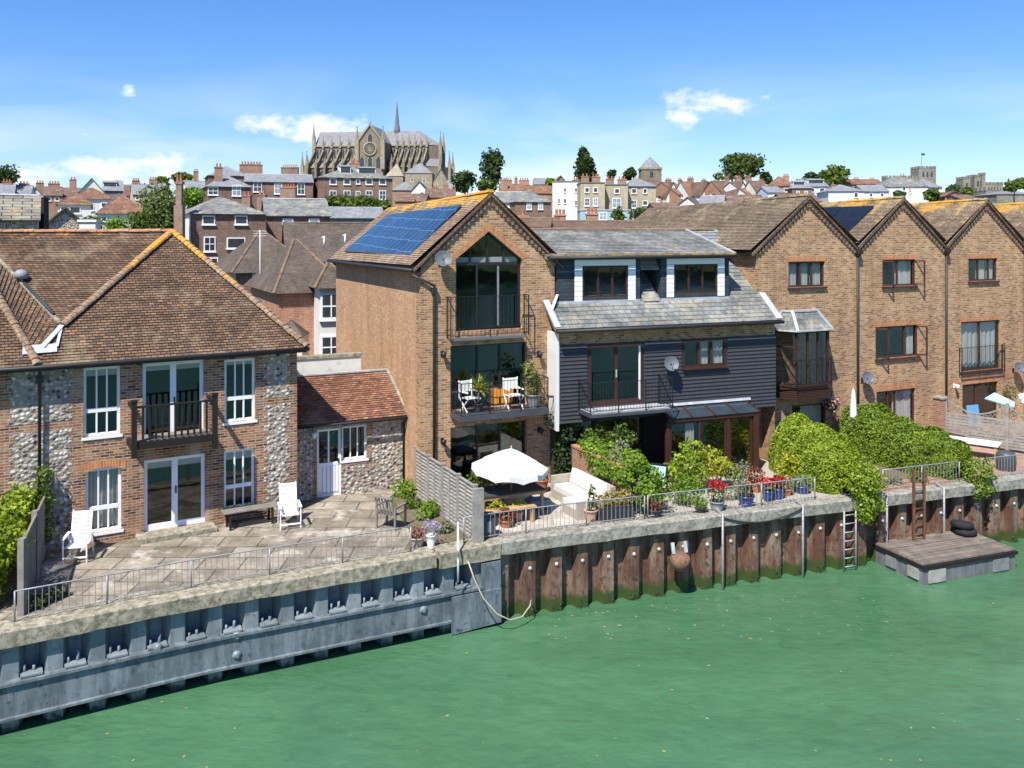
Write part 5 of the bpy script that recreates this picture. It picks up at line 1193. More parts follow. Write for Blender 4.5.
def tree(lab, px, pt, pb, w, D, mat='leaf_mid', n=9, leaf=None, dens=1.0, tall=0, cat='tree', group=None, seed=0, trunk=True):
    rr = random.Random(seed + px); X = (px - CX) / F * D; top = CZ - (pt - HY) * D / F; bot = CZ - (pb - HY) * D / F; g = hz(X, D) - .3; W_ = w * D / F / 2
    H = top - bot; r = empty('tree', (X, D, g), 0, lab, cat, group); zc = (top + bot) / 2 - g
    sp = []; lf = leaf or max(.16, D * .0045)
    for i in range(n):
        a = rr.uniform(0, 6.28); q = math.sqrt(rr.random()) * .62; hh = rr.uniform(-.62, .66); k = (1 - .55 * max(hh, 0)) if not tall else (1 - .75 * (hh + .62) / 1.3)
        rad = (rr.uniform(.36, .55)) ; sp.append((0, (math.cos(a) * q * W_ * k, math.sin(a) * q * W_ * k, zc + hh * H / 2), (W_ * rad * (1.15 if not tall else k + .25), W_ * rad * (1.15 if not tall else k + .25), H * .5 * rad * (1.0 if not tall else .6))))
    area = sum(a[2][0] * a[2][2] for a in sp); sp = [(int(max(60, 13 * dens * s[2][0] * s[2][2] / lf ** 2)), s[1], s[2]) for s in sp]; tot = sum(s[0] for s in sp)
    if tot > 16000: sp = [(int(s[0] * 16000 / tot), s[1], s[2]) for s in sp]
    ccn = (int(min(6000, 13 * dens * W_ * H * .36 / lf ** 2)), (0, 0, zc), (W_ * .74, W_ * .74, H * .40)) if not tall else (2500, (0, 0, zc - H * .08), (W_ * .55, W_ * .55, H * .42))
    pts, nb = blobs([(int(n_ * 1.5), c_, r_) for n_, c_, r_ in sp] + [ccn]); leafmesh('crown', pts, lf, mat, r, nb=nb)
    if trunk:
        mb = MB(); tr = max(.12, W_ * .07); mb.tube([(0, 0, -1), (.02, 0, zc * .5), (.05 * W_, 0, zc)], tr, 8, r1=tr * .5)
        for s in sp[::2]: mb.tube([(0, 0, max(.3, zc - H * .35)), tuple(Vector(s[1]) * .6 + Vector((0, 0, zc * .38))), s[1]], tr * .4, 5, r1=tr * .12)
        mb.build('trunk', 'bark', r)
    return r
B = 'brick_dark'
# --- close behind the annex
house('peach brick house with a hipped dark brown roof left of the solar panelled gable', 279, 345, 292, 240, 40, 7, 'brick_peach', 'tile_dark', 'hip', 26, ch=(), ov=.3, hipd=3.3)
house('white rendered house front with sash windows beside the peach brick house', 319.5, 348, 287, 262, 39.0, 3, 'white_render', 'tile_dark', 'hip', 20, wins=((331, 306, 20, 26), (331, 347, 20, 24)))
house('long dark tiled building in the middle with two white roof vents', 290, 400, 258, 223, 58, 10, 'brick_peach', 'tile_dark', 'gable', 16, ov=.6)
house('brick house with a dark hipped roof and peach side wall behind the flint house hip', 236, 312, 272, 231, 50, 8, 'brick_dark', 'tile_dark', 'hip', 26, wins=((257, 277, 8, 7),), ov=.3, hipd=3.6, side='pink_render')
for px, py, t in ((324, 236, 'short white roof vent pipe, left one of two on the long dark roof'), (345, 234, 'short white roof vent pipe, right one of two on the long dark roof')):
    p = PD(px, py + 4, 58); mb = MB(); mb.tube([(0, 0, -.45), (0, 0, .2)], .05, 8); mb.tube([(-.15, 0, .16), (.08, 0, .24)], .04, 6); o = mb.build('vent_pipe', 'white_plastic', lab=t, cat='pipe'); o.location = p
p = PD(260, 298, 45); mb = MB(); mb.tube([(0, 0, -1), (0, 0, 3.4)], .017, 6); [mb.bar((-.35, 0, 3.35 - k * .12), (.35, 0, 3.35 - k * .12), .012) for k in range(3)]; o = mb.build('aerial_mast', 'white_plastic', lab='tall thin white aerial mast standing against the long dark roof', cat='aerial'); o.location = p
dish('d', PD(259, 305, 41.5), 0, 'small grey satellite dish behind the flint house roof edge', .3, .3)
mb = MB(); p = PD(291, 335, 34); mb.face([(-.6, -.6, 0), (.6, -.6, 0), (0, 0, .6)]); mb.face([(.6, -.6, 0), (.6, .6, 0), (0, 0, .6)]); mb.face([(-.6, .6, 0), (-.6, -.6, 0), (0, 0, .6)]); mb.face([(.6, .6, 0), (-.6, .6, 0), (0, 0, .6)]); mb.box(-.55, .55, -.55, .55, -3, 0, 1)
o = mb.build('roof_lantern', ['tile_dark', 'white_render'], lab='small grey pyramid roof showing above the right end of the flint house', cat='roof lantern'); o.location = p
# --- georgian brick range
house('dark brick Georgian house with a grey slate hipped roof and tall white sash window', 190.5, 266, 213, 197, 70, 8, B, 'slate_grey', 'hip', 28, wins=((208.5, 220, 11, 9), (241, 220, 11, 9), (209.5, 244, 10, 15), (211, 264, 12, 13), (236, 243, 16, 11)), ch=(), side='white_render', hipd=4)
house('lower slate roofed brick wing joined to the right of the Georgian house', 266, 330, 214.5, 199, 75, 8, B, 'slate_grey', 'gable', 18, wins=((288, 221, 10, 5, 'window_pale'), (314, 221, 10, 5, 'window_pale')))
p = PD(179.5, 212, 69); r = empty('chimney_stack', (p.x, p.y, 0), 0, 'tall slim brick chimney stack with orange pots beside the willow', 'chimney'); z1 = PD(179.5, 187, 69).z
mb = MB(); mb.box(-.33, .33, -.3, .3, 0, z1 - 1.4); mb.box(-.22, .22, -.22, .22, z1 - 1.4, z1 + .2); mb.box(-.30, .30, -.28, .28, z1 + .2, z1 + .4); mb.build('stack', 'chimney_brick', r)
for s in (-.13, .13): mb = MB(); mb.lathe([(.11, 0), (.085, .6), (.11, .64)], (s, 0, z1 + .4), 8); mb.build('pot', 'chimney_pot', r)
# --- upper rows below the cathedral
house('brick villa with a small hipped slate roof above the Georgian house', 208, 251, 186, 175, 118, 9, B, 'slate_blue', 'hip', 24, wins=((213, 191, 9, 8), (236.5, 190.5, 8, 11, 'window_pale')), ch=((218.5, 163.5, 2, 1.0, 2.0),))
house('slate roofed brick block with a row of many cream chimney pots behind the villa', 209, 248, 175, 166.5, 134, 10, B, 'slate_blue', 'hip', 22, ch=((251, 161.5, 7, 3.4, 3), ))
house('long brick range with a slate roof and red chimney pots next to the villa', 245, 313, 181, 174.5, 128, 8, B, 'slate_blue', 'gable', 16, wins=((257.5, 187, 8, 10), (278, 188.5, 7, 11, 'window_pale'), (301, 189, 7, 11)), ch=())
for k, (px, py, D, w, n, t) in enumerate(((288.5, 187, 112, 1.9, 5, 'broad chimney of five bright red pots in front of the long brick range'), (247, 195, 100, .9, 2, 'short chimney with two orange pots left of the broad red pot chimney'), (262, 194, 98, .9, 2, 'short chimney with two orange pots standing on the Georgian slate ridge'), (290, 167, 150, 2.8, 8, 'wide chimney with a long row of cream pots behind the long brick range'), (252, 166, 150, 2.9, 7, 'wide chimney with a row of dark pots above the slate roofed block'))):
    p = PD(px, py, D); r = empty('chimney_stack', (p.x, p.y, 0), 0, t, 'chimney'); chimney(r, (0, 0), w, .8, p.z - 6, p.z, n, 'chimney_brick', 'pot_cream' if k == 3 else ('dark_pot' if k == 4 else 'chimney_pot'))
house('brick mansion with two rows of white sash windows under a pale slate hipped roof', 318.5, 392.5, 177, 166.5, 130, 9, B, 'slate_grey', 'hip', 18, wins=[(x, 181.5, 6.5, 6) for x in (333, 347, 369, 382.5)] + [(x, 195, 6.5, 9) for x in (333, 347, 369, 382.5)] + [(358, 181.5, 4, 5), (358, 195, 4.5, 8)], ch=((354.5, 160, 3, 1.4),), dorm=((345.5, 169.5, 1.6), (367, 171, 2.6)), hipd=5)
house('bluish slate roofed building below the mansion hedge', 325, 384, 217, 207.5, 96, 6, 'slate_blue', 'slate_blue', 'gable', 14)
# hedge below the mansion
p0 = PD(327, 204, 118); p1 = PD(384, 206, 118); sp = [(420, tuple(p0 + (p1 - p0) * t + V(0, rnd.uniform(-.4, .4), rnd.uniform(-.3, .4))), (1.0, .9, .95)) for t in [i / 9 for i in range(10)]]
pts, nb = blobs(sp); leafmesh('hedge', pts, .42, 'leaf_mid', nb=nb, lab='clipped green hedge below the windows of the brick mansion', cat='hedge')
# --- left side
house('outbuilding with a yellow lichened slab roof at the left edge', -40, 37.5, 217, 195, 40, 5, 'flint', 'slate_lichen', 'gable', 27, ch=())
mb = MB(); p = PD(41, 217, 45.4); mb.box(-.12, .14, 0, .5, -8, 1.0); o = mb.build('gable_parapet', 'dark_wood', lab='dark end wall closing the lichened slab roof outbuilding', cat='wall'); o.location = p
house('flint gabled barn wall beside the lichened outbuilding', 43, 90, 227, 207.5, 52, 7, 'flint', 'tile_dark', 'front', 27)
mb = MB(); p = PD(90, 222, 47); mb.box(-.42, .42, -.3, .3, -5, 0); mb.box(-.5, .5, -.38, .38, .0, .12); o = mb.build('chimney_stack', 'white_render', lab='stout white rendered chimney block above the brown roof ridge', cat='chimney'); o.location = p
house('white bungalow with a red brown hipped roof and a wide window', 58, 91, 204, 193.5, 95, 8, 'white_render', 'tile_orange', 'hip', 26, wins=((64, 210, 6, 7), (75, 210, 9, 7)))
house('white house with a broad orange brown roof behind the white bungalow', 72, 112, 198, 188, 112, 9, 'white_render', 'tile_orange', 'hip', 26, wins=((91, 208, 5, 5), (104, 205, 5, 5)))
house('white walled house with a brown double hipped roof by the bushes', 99, 146, 213, 194, 90, 9, 'white_render', 'tile_orange', 'hip', 26, wins=((104, 219, 5, 5),))
house('large white gable end with a grey slate roof on the left skyline', 80, 104, 191, 178, 150, 9, 'white_render', 'slate_blue', 'front', 26)
house('grey house with flat blue dormers right of the white gable', 103, 123, 190, 181, 156, 9, 'far_slate', 'slate_blue', 'gable', 24, dorm=((110, 185, 2.2),))
SL = [(-6, 14, 193, 184, 'slate_blue', 'brick_garden', (7, 179, 3, 1.6), 'end terrace with a stout brown chimney at the left edge of the town'), (12, 30, 195, 185, 'slate_blue', 'white_render', (24, 181, 3, 1.8), 'grey slate terrace house left of the narrow white gable'), (27, 44, 196, 187, 'slate_blue', 'white_render', (40, 180.5, 3, 1.5), 'small white gabled house with a red chimney on the left skyline'),
      (44, 62, 195, 187, 'tile_terrace', 'brick_garden', (54, 181, 4, 2.0), 'brown tiled terrace with many red pots left of the white gable'), (60, 80, 196, 188, 'tile_terrace', 'cream_render', (73, 177, 2, 1.2), 'brown terrace with a tall buff chimney left of the white gable'), (118, 135, 195, 185, 'tile_terrace', 'far_slate', (118, 180, 3, 1.3), 'brown roofed terrace house beyond the hipped white house'), (133, 150, 194, 184, 'slate_blue', 'pink_render', (136, 178, 3, 1.3), 'pinkish terrace house under a slate roof by the willow top'), (148, 166, 193, 184, 'slate_blue', 'white_render', (153, 177, 3, 1.4), 'white terrace house half hidden behind the willow'), (187, 208, 190, 181, 'slate_blue', 'white_render', (196, 169, 2, .9), 'pale terrace house with a dark chimney left of the brick villa')]
for i, (a, b, e, rg, rf, wl_, c, t) in enumerate(SL):
    house(t, a, b, e, rg, 165 + (i % 3) * 7, 9, wl_, rf, 'gable' if i != 2 else 'front', (26, 22, 28)[i % 3], wins=[((a + b) / 2 - 4, e + 4, 3.5, 4), ((a + b) / 2 + 4, e + 4, 3.5, 4)], ch=(c,))
tree('dark green tree at the far left edge of the skyline', 4, 165, 194, 34, 175, 'leaf_dark', 9)
tree('tall drooping willow in front of the white houses', 160, 181, 238, 42, 78, 'leaf_willow', 16, leaf=.26)
tree('bright green shrub left of the willow', 117, 213, 236, 26, 80, 'leaf_bright', 9, leaf=.24)
tree('mid green bush between the bright shrub and the willow', 137, 212, 238, 26, 76, 'leaf_mid', 9, leaf=.24)
tree('leafy tree behind the tall chimney with orange pots', 191, 187, 212, 32, 92, 'leaf_bright', 11, leaf=.3)
tree('small round tree on the skyline behind the pale terrace', 184, 173, 190, 26, 190, 'leaf_mid', 8)
tree('low garden bush beside the white bungalow', 93, 216, 232, 24, 88, 'leaf_mid', 7, leaf=.3)
tree('small tree behind the white terrace near the willow', 162, 177, 190, 12, 180, 'leaf_mid', 6)

# --- cathedral
def cathedral():
    D = 372; c = PD(309, 199, D); fr = Fr(c.x, c.y, -8); r = empty('cathedral', (fr.x, fr.y, 0), fr.a, 'large Gothic stone cathedral with buttresses, rose window and thin spire on the hilltop', 'cathedral')
    U = lambda px, v=0: fr.uz(px, 180, v)[0]
    Zp = lambda px, py, v=0: fr.uz(px, py, v)[1]
    g = 18; ue = U(423); ua = U(309); t0 = U(361); t1 = U(386.5)
    ed = 9; nv = 10    # aisle depth in front (v from 0 = aisle wall), clerestory at v=7, nave rear v=19
    ae = Zp(340, 167, 0); ar = Zp(340, 162, 6); ce = Zp(340, 146, 7); rg = Zp(340, 132, 13)
    mb = MB(); mb.box(ua, ue, 0, 26, g, ae); mb.box(ua, ue, 7, 19, g, ce); 
    for x in (ua,): mb.face([(x, 7, ce), (x, 19, ce), (x, 13, rg)])
    mb.build('wall', 'stone_wall', r); w = KIDS[r.name][-1]
    mb = MB(); a2 = U(419, 13)
    mb.slab([(ua, 6.7, ce), (ue, 6.7, ce), (a2, 13, rg), (ua, 13, rg)], .2); mb.face([(ue, 6.7, ce), (ue + 5, 10, ce), (a2, 13, rg)]); mb.face([(ue + 5, 10, ce), (ue + 5, 16, ce), (a2, 13, rg)]); mb.face([(ue, 19, ce), (ua, 19, ce), (ua, 13, rg), (a2, 13, rg)]); mb.face([(ue + 5, 16, ce), (ue, 19, ce), (a2, 13, rg)]); mb.build('nave_roof', 'far_slate', r)
    mb = MB(); mb.prism([(ue, 7), (ue + 5, 10), (ue + 5, 16), (ue, 19)], g, ce); mb.prism([(ue, 0), (ue + 6, 3), (ue + 9, 9), (ue + 9, 17), (ue, 26)], g, ae); mb.build('apse', 'stone_wall', r)
    mb = MB(); mb.slab([(ua, -.3, ae), (ue, -.3, ae), (ue, 7, ar + 1.2), (ua, 7, ar + 1.2)], .2); mb.face([(ue, -.3, ae), (ue + 6, 3, ae), (ue + 5, 10, ar + 1), (ue, 7, ar + 1.2)]); mb.build('aisle_roof', 'far_slate', r)
    # transept
    tv = -5; tz = Zp(373, 142, tv); ta = Zp(371, 125, tv); tm = (t0 + t1) / 2
    mb = MB(); mb.box(t0, t1, tv, 10, g, tz); mb.face([(t0, tv, tz), (t1, tv, tz), (tm, tv, ta)]); tr = mb.build('transept', 'stone_wall', r)
    mb = MB()
    for s in (t0, t1): mb.slab([(s, tv, tz), (s, 13, tz), (tm, 13, ta), (tm, tv, ta)] if s == t0 else [(tm, tv, ta), (tm, 13, ta), (s, 13, tz), (s, tv, tz)], .2)
    mb.build('transept_roof', 'slate_blue', tr)
    mb = MB()
    for s in (t0, t1): mb.bar((s, tv - .2, tz), (tm, tv - .2, ta + .3), .6, .6)
    mb.build('coping', 'stone_cream', tr)
    rz = Zp(370, 149, tv); mb = MB(); mb.lathe([(2.9, 0), (2.9, .35), (2.3, .35), (2.3, .1)], (tm, tv, rz), 20, axis=(0, -1, 0), m=0, cap=False); mb.lathe([(2.3, .08), (.01, .08)], (tm, tv, rz), 20, axis=(0, -1, 0), m=1, cap=False)
    for k in range(8): a = math.pi * k / 8; mb.bar((tm - 2.3 * math.cos(a), tv - .2, rz - 2.3 * math.sin(a)), (tm + 2.3 * math.cos(a), tv - .2, rz + 2.3 * math.sin(a)), .22, .2, 0)
    mb.build('rose_window', ['stone_cream', 'window_dark'], tr)
    def lancet(parent, u, v, z0, h, w):
        mb = MB(); q = [(u - w / 2, v - .08, z0), (u + w / 2, v - .08, z0), (u + w / 2, v - .08, z0 + h * .7), (u, v - .08, z0 + h), (u - w / 2, v - .08, z0 + h * .7)]; mb.slab(q, (0, .07, 0), 0)
        q2 = [(u + (x - u) * 1.35, v - .04, z0 + (z - z0) * 1.07) for x, y, z in q]; mb.slab(q2, (0, .03, 0), 1); mb.build('lancet_window', ['window_dark', 'stone_cream'], parent)
    lancet(tr, tm, tv, Zp(370, 142, tv), 3.4, 1.8)
    for du in (-3.4, 0, 3.4): lancet(tr, tm + du, tv, Zp(370, 168, tv), 5.0, 1.7)
    def pinn(u, v, z, h, w=1.0, parent=r, base=3):
        mb = MB(); mb.box(u - w / 2, u + w / 2, v - w / 2, v + w / 2, z - base, z); mb.lathe([(w * .62, 0), (w * .3, h * .45), (.03, h)], (u, v, z), 4, smooth=False); mb.lathe([(.05, 0), (w * .3, .2), (.05, .4)], (u, v, z + h * .9), 6); mb.build('pinnacle', 'stone_cream', parent)
    for u in (t0, t1): pinn(u, tv, tz + 1, 5.5, 1.6, tr, 12)
    pinn(tm, tv, ta, 2.5, .7, tr, .4)
    bays = [ua + (t0 - ua) * (i + .0) / 6 for i in range(6)] + [t1 + (ue - t1) * (i + 1) / 6 for i in range(6)]
    for i, u in enumerate(bays):
        mb = MB(); mb.box(u - .5, u + .5, -2.6, 0, g, ae - .5); mb.slab([(u - .35, -1.8, ae + .5), (u - .35, 7, ce - 1.2), (u - .35, 7, ce - 3.2), (u - .35, -.6, ae - 2)], (.7, 0, 0)); mb.box(u - .5, u + .5, -2.2, -.6, ae - .6, ae + 1.6); mb.build('flying_buttress', 'stone_wall', w)
        pinn(u, -1.4, ae + 1.6, 3.2, 1.1, w, .1); pinn(u, 6.7, ce + .6, 3.6, .9, w, 1.6)
    bw = (bays[1] - bays[0])
    for i, u in enumerate(bays):
        uu = u + bw / 2 if i < 6 else u - bw / 2
        lancet(w, uu - .75, 7, ce - 5.2, 4.4, 1.0); lancet(w, uu + .75, 7, ce - 5.2, 4.4, 1.0); lancet(w, uu, 0, ae - 5.0, 4.0, 1.5)
    mb = MB(); mb.box(ua, ue, 6.5, 7, ce - .3, ce + .25); mb.box(ua, ue, -.5, -.0, ae - .3, ae + .2); mb.build('cornice', 'stone_cream', w)
    for k, (u, v) in enumerate(((ue + 5, 10), (ue + 5, 16), (ue + 6.3, 3), (ue + 9, 9), (ue + 9, 16), (ua - .5, 7), (ua - .5, 13), (ua - 1, 0), (ua - 4, 3))): pinn(u, v, (ce if k in (0, 1, 5, 6) else ae + 1) + (3.5 if k == 5 else 0), 6 if k != 6 else 3.5, 1.3, w, 10)
    mb = MB(); mb.box(ua - 4, ua, 2, 22, g, ae - 2); mb.build('porch', 'stone_cream', r)
    sz0 = Zp(397, 133, 13); sz1 = Zp(397, 100, 13); us = U(397, 13); mb = MB(); mb.lathe([(1.7, -4), (1.3, 0), (1.45, 1.0), (.9, 4), (.65, 7), (.05, sz1 - sz0)], (us, 13, sz0), 8, smooth=False); mb.build('spire', 'lead_dark', r)
cathedral()
house('pale stone chapel roof below the choir of the cathedral', 386, 403, 176, 164, 330, 12, 'stone_cream', 'stone_cream', 'hip', 0, cat='chapel')
house('stone presbytery with a hipped pale roof under the cathedral apse', 405, 432, 173, 163, 325, 12, 'stone_cream', 'far_slate', 'hip', 0, wins=((412, 180, 3, 4), (424, 181, 3, 4)))
house('steep pale gabled lodge at the right foot of the cathedral', 433, 448, 182, 169, 320, 10, 'stone_cream', 'stone_cream', 'front', 0)
house('cream house with a long pale roof right of the cathedral', 446, 467, 189, 181, 290, 9, 'cream_render', 'far_slate', 'gable', 0)
house('red roofed house with a slate hip below the stone presbytery', 392, 416, 190, 182, 205, 9, 'brick_garden', 'slate_blue', 'hip', 4, ch=((410, 187, 2, 1.0, 1),))
house('white gabled house with one small window among the red roofs', 411, 428, 191, 181.5, 200, 8, 'white_render', 'tile_terrace', 'front', 0, wins=((422, 194, 4, 4),))
house('red tiled cottage with two chimneys under the pale lodge', 425, 455, 197, 189, 185, 8, 'brick_garden', 'tile_terrace', 'gable', 3, ch=((435, 185, 2, 1.1), (446, 183, 2, 1.1)))
house('low red roofed terrace right behind the solar panelled ridge', 395, 425, 201, 194, 160, 8, 'brick_garden', 'tile_terrace', 'gable', -2, ch=((412, 196, 2, 1.0, 0),))
# --- centre
tree('tall rounded dark evergreen right of the cathedral', 493, 151, 190, 26, 210, 'leaf_dark', 12)
tree('broad low dark tree between the cathedral and the tall evergreen', 465, 171, 192, 34, 240, 'leaf_dark', 9)
tree('small green bush under the tall evergreen', 486, 178, 194, 20, 200, 'leaf_mid', 7)
tree('tall conical dark conifer above the cream town houses', 585, 144, 186, 26, 230, 'leaf_dark', 16, tall=1)
tree('bright yellow green shrub on the roofs left of the conifer', 550, 178, 187, 13, 190, 'leaf_bright', 6)
house('red tiled house with two big brick chimneys under the evergreen', 500, 530, 192, 184, 190, 9, 'brick_garden', 'tile_orange', 'gable', 2, ch=((504, 177.5, 3, 1.6, 2), (508, 178, 3, 1.8), (524, 178, 4, 2.2)))
house('orange brown roofed terrace running towards the cream town house', 526, 556, 193, 185.5, 185, 9, 'brick_garden', 'tile_orange', 'gable', 0)
house('grey hipped roof house with two pale sash windows behind the lichened gable', 515, 551, 201.5, 190.5, 120, 8, B, 'slate_grey', 'hip', 10, wins=((529, 206, 5, 7, 'window_pale'), (540.5, 206, 5, 7, 'window_pale')), hipd=4)
house('white fronted cottage with a slate roof touching the lichened gable', 494, 521, 202, 192, 124, 8, 'white_render', 'slate_grey', 'gable', -4)
house('small brown gabled house on the skyline beside the yellow shrub', 555, 567, 183, 175.5, 215, 8, 'brick_garden', 'tile_terrace', 'front', 3)
house('blue slate roofed house on the skyline right of the evergreen', 534, 552, 184, 178, 225, 8, 'far_slate', 'slate_blue', 'gable', 0, ch=((516, 176, 1, .8),))
cw = ((587, 190, 4.5, 5), (595.5, 190, 4.5, 5), (587, 202, 5, 8), (595.5, 202, 5, 8, 'window_pale'))
house('plain white side wall block at the left end of the cream town houses', 552.5, 580, 182, 179, 150, 12, 'white_render', 'lead_dark', 'flat', -12, wins=((565, 190, 2.5, 4), (565, 201, 2.5, 5), (576, 190, 2.5, 4), (559, 201, 2, 5), (576, 203, 2, 5)), ch=((576, 177, 2, 1.2, 3),))
house('buff stone town house with four sash windows next to the white side wall', 580.5, 605, 183, 181, 144, 12, 'cream_buff', 'lead_dark', 'flat', 2, wins=cw, ch=((585, 173.5, 2, 1.3, 4), (596, 174, 3, 1.4, 4)))
house('tall buff town house with a white bay, third along the cream row', 605.5, 628, 185, 182, 146, 11, 'cream_buff', 'lead_dark', 'flat', 2, wins=((617, 191, 5, 5), (616.5, 203, 9, 10, 'window_pale')), ch=((610, 176, 2, 1.3, 4), (622, 176.5, 3, 1.4, 4)))
house('buff town house with paired narrow windows at the right end of the cream row', 628.5, 656, 186, 178, 148, 11, 'cream_buff', 'slate_blue', 'hip', 3, wins=((634, 191, 5, 5), (645, 191, 4, 5), (634, 204, 5, 8), (645, 203, 5, 5)), ch=((637, 176, 2, 1.3),))
house('pale blue glazed conservatory in front of the cream row', 580, 630, 210.5, 208.5, 128, 4, 'blue_grey', 'lead', 'flat', 0, wins=((590, 216, 8, 8, 'window_pale'), (603, 216, 8, 8, 'window_pale'), (616, 216, 8, 8, 'window_pale')), cat='conservatory')
m = MC
for px, py, t in ((560, 214, 'cluster of terracotta pots on a brick chimney below the white side wall'), (523, 215, 'short brick chimney with a single orange pot beside the lichened gable'), (592, 213, 'stubby red chimney in front of the pale conservatory'), (511, 216, 'low brick chimney with red pots nearest the lichened gable')):
    p = PD(px, py, 78); r = empty('chimney_stack', (p.x, p.y, 0), 0, t, 'chimney'); chimney(r, (0, 0), 1.0, .7, p.z - 7, p.z, 3 if px != 523 else 1, 'brick_garden')
house('low red tiled roof in front of the grey hipped house', 510, 560, 226, 218, 72, 6, 'brick_garden', 'tile_brown_plain', 'gable', 0)
house('brown tiled roof just behind the black house ridge', 556, 640, 229, 221, 66, 7, 'brick_garden', 'tile_brown_plain', 'gable', 0)
house('brown tiled roof ending in an orange hip beside the first gable', 640, 672, 226, 212, 68, 6, 'brick_garden', 'tile_orange', 'hip', 0)
tree('dark garden shrub behind the brown roofs', 640, 208, 226, 34, 90, 'leaf_dark', 8, leaf=.3)
tree('green shrub in front of the pale conservatory', 618, 207, 222, 14, 100, 'leaf_mid', 7, leaf=.3)
def church_tower():
    D = 280; c = PD(650, 170, D); r = empty('church_tower', (c.x, c.y, 0), 0, 'squat stone church tower with a pointed grey pyramid roof', 'church'); w = 3.1; z = c.z
    mb = MB(); mb.box(-w, w, -w, w, 10, z); mb.build('tower', 'stone_wall', r)
    mb = MB(); mb.box(-w - .25, w + .25, -w - .25, w + .25, z + .0, z + .6); mb.build('parapet', 'stone_cream', r)
    mb = MB(); mb.lathe([(w * 1.05, 0), (w * .72, 1.4), (.05, PD(650, 157, D).z - z - .6)], (0, 0, z + .6), 8, smooth=False); mb.build('spire', 'slate_blue', r)
    mb = MB(); mb.box(-.5, .5, -w - .08, -w, z - 2.4, z - .6); mb.build('belfry_opening', 'window_dark', r)
church_tower()
# terraces climbing the hill, centre right
TL = ['first dormered terrace house right of the pointed tower', 'terrace house with a rusty brown roof two doors from the tower', 'terrace house with a white dormer and cream wall', 'terrace house with a tall stone chimney', 'terrace house with an orange lichened roof slope', 'terrace house left of the round tree with a blue framed dormer', 'terrace house under the left edge of the round tree', 'terrace house below the middle of the round tree', 'terrace house under the right edge of the round tree', 'last terrace house before the gap beside the orange roofed house']
TR = random.Random(11)
for i in range(10):
    a = 655 + i * 11.6; D = 215 - i * 3; up = TR.uniform(-1.5, 2.0)
    house(TL[i], a, a + 12.8, 195 + up, 181 + up * .7 + (i % 3) * 1.1, D, 9 + (i % 3) * 2, ('white_render', 'cream_render', 'brick_garden', 'white_render')[i % 4], ('tile_terrace', 'tile_brown_plain', 'tile_terrace', 'tile_orange', 'tile_brown_plain')[i % 5], ('gable', 'gable', 'front')[(i * 2) % 3], (20, 12, 26, 16)[i % 4], wins=((a + 4, 197.5 + up, 2.6, 3.4), (a + 9, 197.5 + up, 2.6, 3.4)), ch=((a + 1 + TR.uniform(-.5, 2), 176.5 + TR.uniform(-1.5, 3.0), 2 + i % 2, 1.0 + .4 * (i % 2), 5, 0, ('chimney_brick', 'stone_cream', 'brick_dark')[i % 3])[:5],), dorm=((a + 7, 189 + up, 1.4),) if i % 2 else (), group='terrace houses stepping up the hill')
for i, (a, b, e, rg, w_, rf, D, t, yw) in enumerate(((676, 700, 206, 197, 'white_render', 'tile_terrace', 150, 'white gabled cottage in front of the dormered terraces', -20), (698, 722, 205, 196, 'white_render', 'slate_blue', 152, 'white cottage with a grey roof next to the gabled cottage', -20), (720, 745, 203, 195, 'brick_garden', 'tile_terrace', 160, 'brown roofed cottage hiding the foot of the terraces', -8), (655, 680, 208, 203, 'brick_garden', 'tile_terrace', 130, 'low red roofed shed in front of the buff town house', 0), (742, 772, 203, 195, 'brick_garden', 'tile_terrace', 165, 'wide brown roof below the round tree', 4))):
    house(t, a, b, e, rg, D, 8, w_, rf, 'front' if i == 0 else 'gable', yw, wins=(((a + b) / 2, e + 4, 4, 4),))
tree('large domed green tree on the skyline behind the terraces', 741, 153, 182, 54, 260, 'leaf_hedge_dark', 16)
tree('small dark tree at the right foot of the domed tree', 766, 172, 184, 12, 250, 'leaf_dark', 6)
tree('small dark tree left of the pointed tower', 629, 168, 180, 14, 240, 'leaf_dark', 7)
tree('little dark tree behind the buff town houses', 612, 170, 182, 9, 230, 'leaf_dark', 6)
house('house with a bright orange tiled roof right of the domed tree', 768, 794, 186, 176.5, 190, 9, 'brick_garden', 'tile_orange', 'hip', -12, wins=((786, 190, 4, 4),), ch=((786, 174, 3, 1.3),))
house('tall brown house with pale windows beside the orange roof', 792, 812, 188, 180, 185, 9, 'brick_dark', 'slate_blue', 'hip', -6, wins=((798, 193, 3, 4, 'window_pale'), (806, 193, 3, 4, 'window_pale')), dorm=((799, 184, 2.4),))
house('small blue windowed house in front of the orange roof', 768, 784, 192, 187, 165, 8, 'pale_blue', 'slate_blue', 'gable', 0, wins=((776, 197, 6, 4, 'window_pale'),))
house('pale blue boarded house with a big dormer window', 806, 829, 186, 179, 188, 9, 'pale_blue', 'slate_blue', 'gable', 4, wins=((812, 190, 5, 4), (822, 190, 5, 4)), dorm=((816, 182, 3.4),))
house('brown tiled roof behind the first two gables', 785, 822, 201, 194, 130, 8, 'brick_garden', 'tile_terrace', 'gable', 0)
tree('mid green tree behind the pale blue house', 834, 166, 186, 30, 215, 'leaf_mid', 12)
tree('low dark trees edge left of the mid green tree', 812, 173, 184, 22, 225, 'leaf_dark', 8)
house('white house with a grey hipped roof, left of the long white house', 828.5, 864, 191, 184.5, 160, 9, 'white_render', 'slate_blue', 'hip', -6, wins=((856, 195, 4, 5),), ch=((833, 182, 1, .8),))
house('white and grey pair of cottages between the two white houses', 864, 889, 191, 185.5, 165, 8, 'white_render', 'slate_blue', 'gable', -4, wins=((871, 195, 3, 4), (882, 195, 3, 4)))
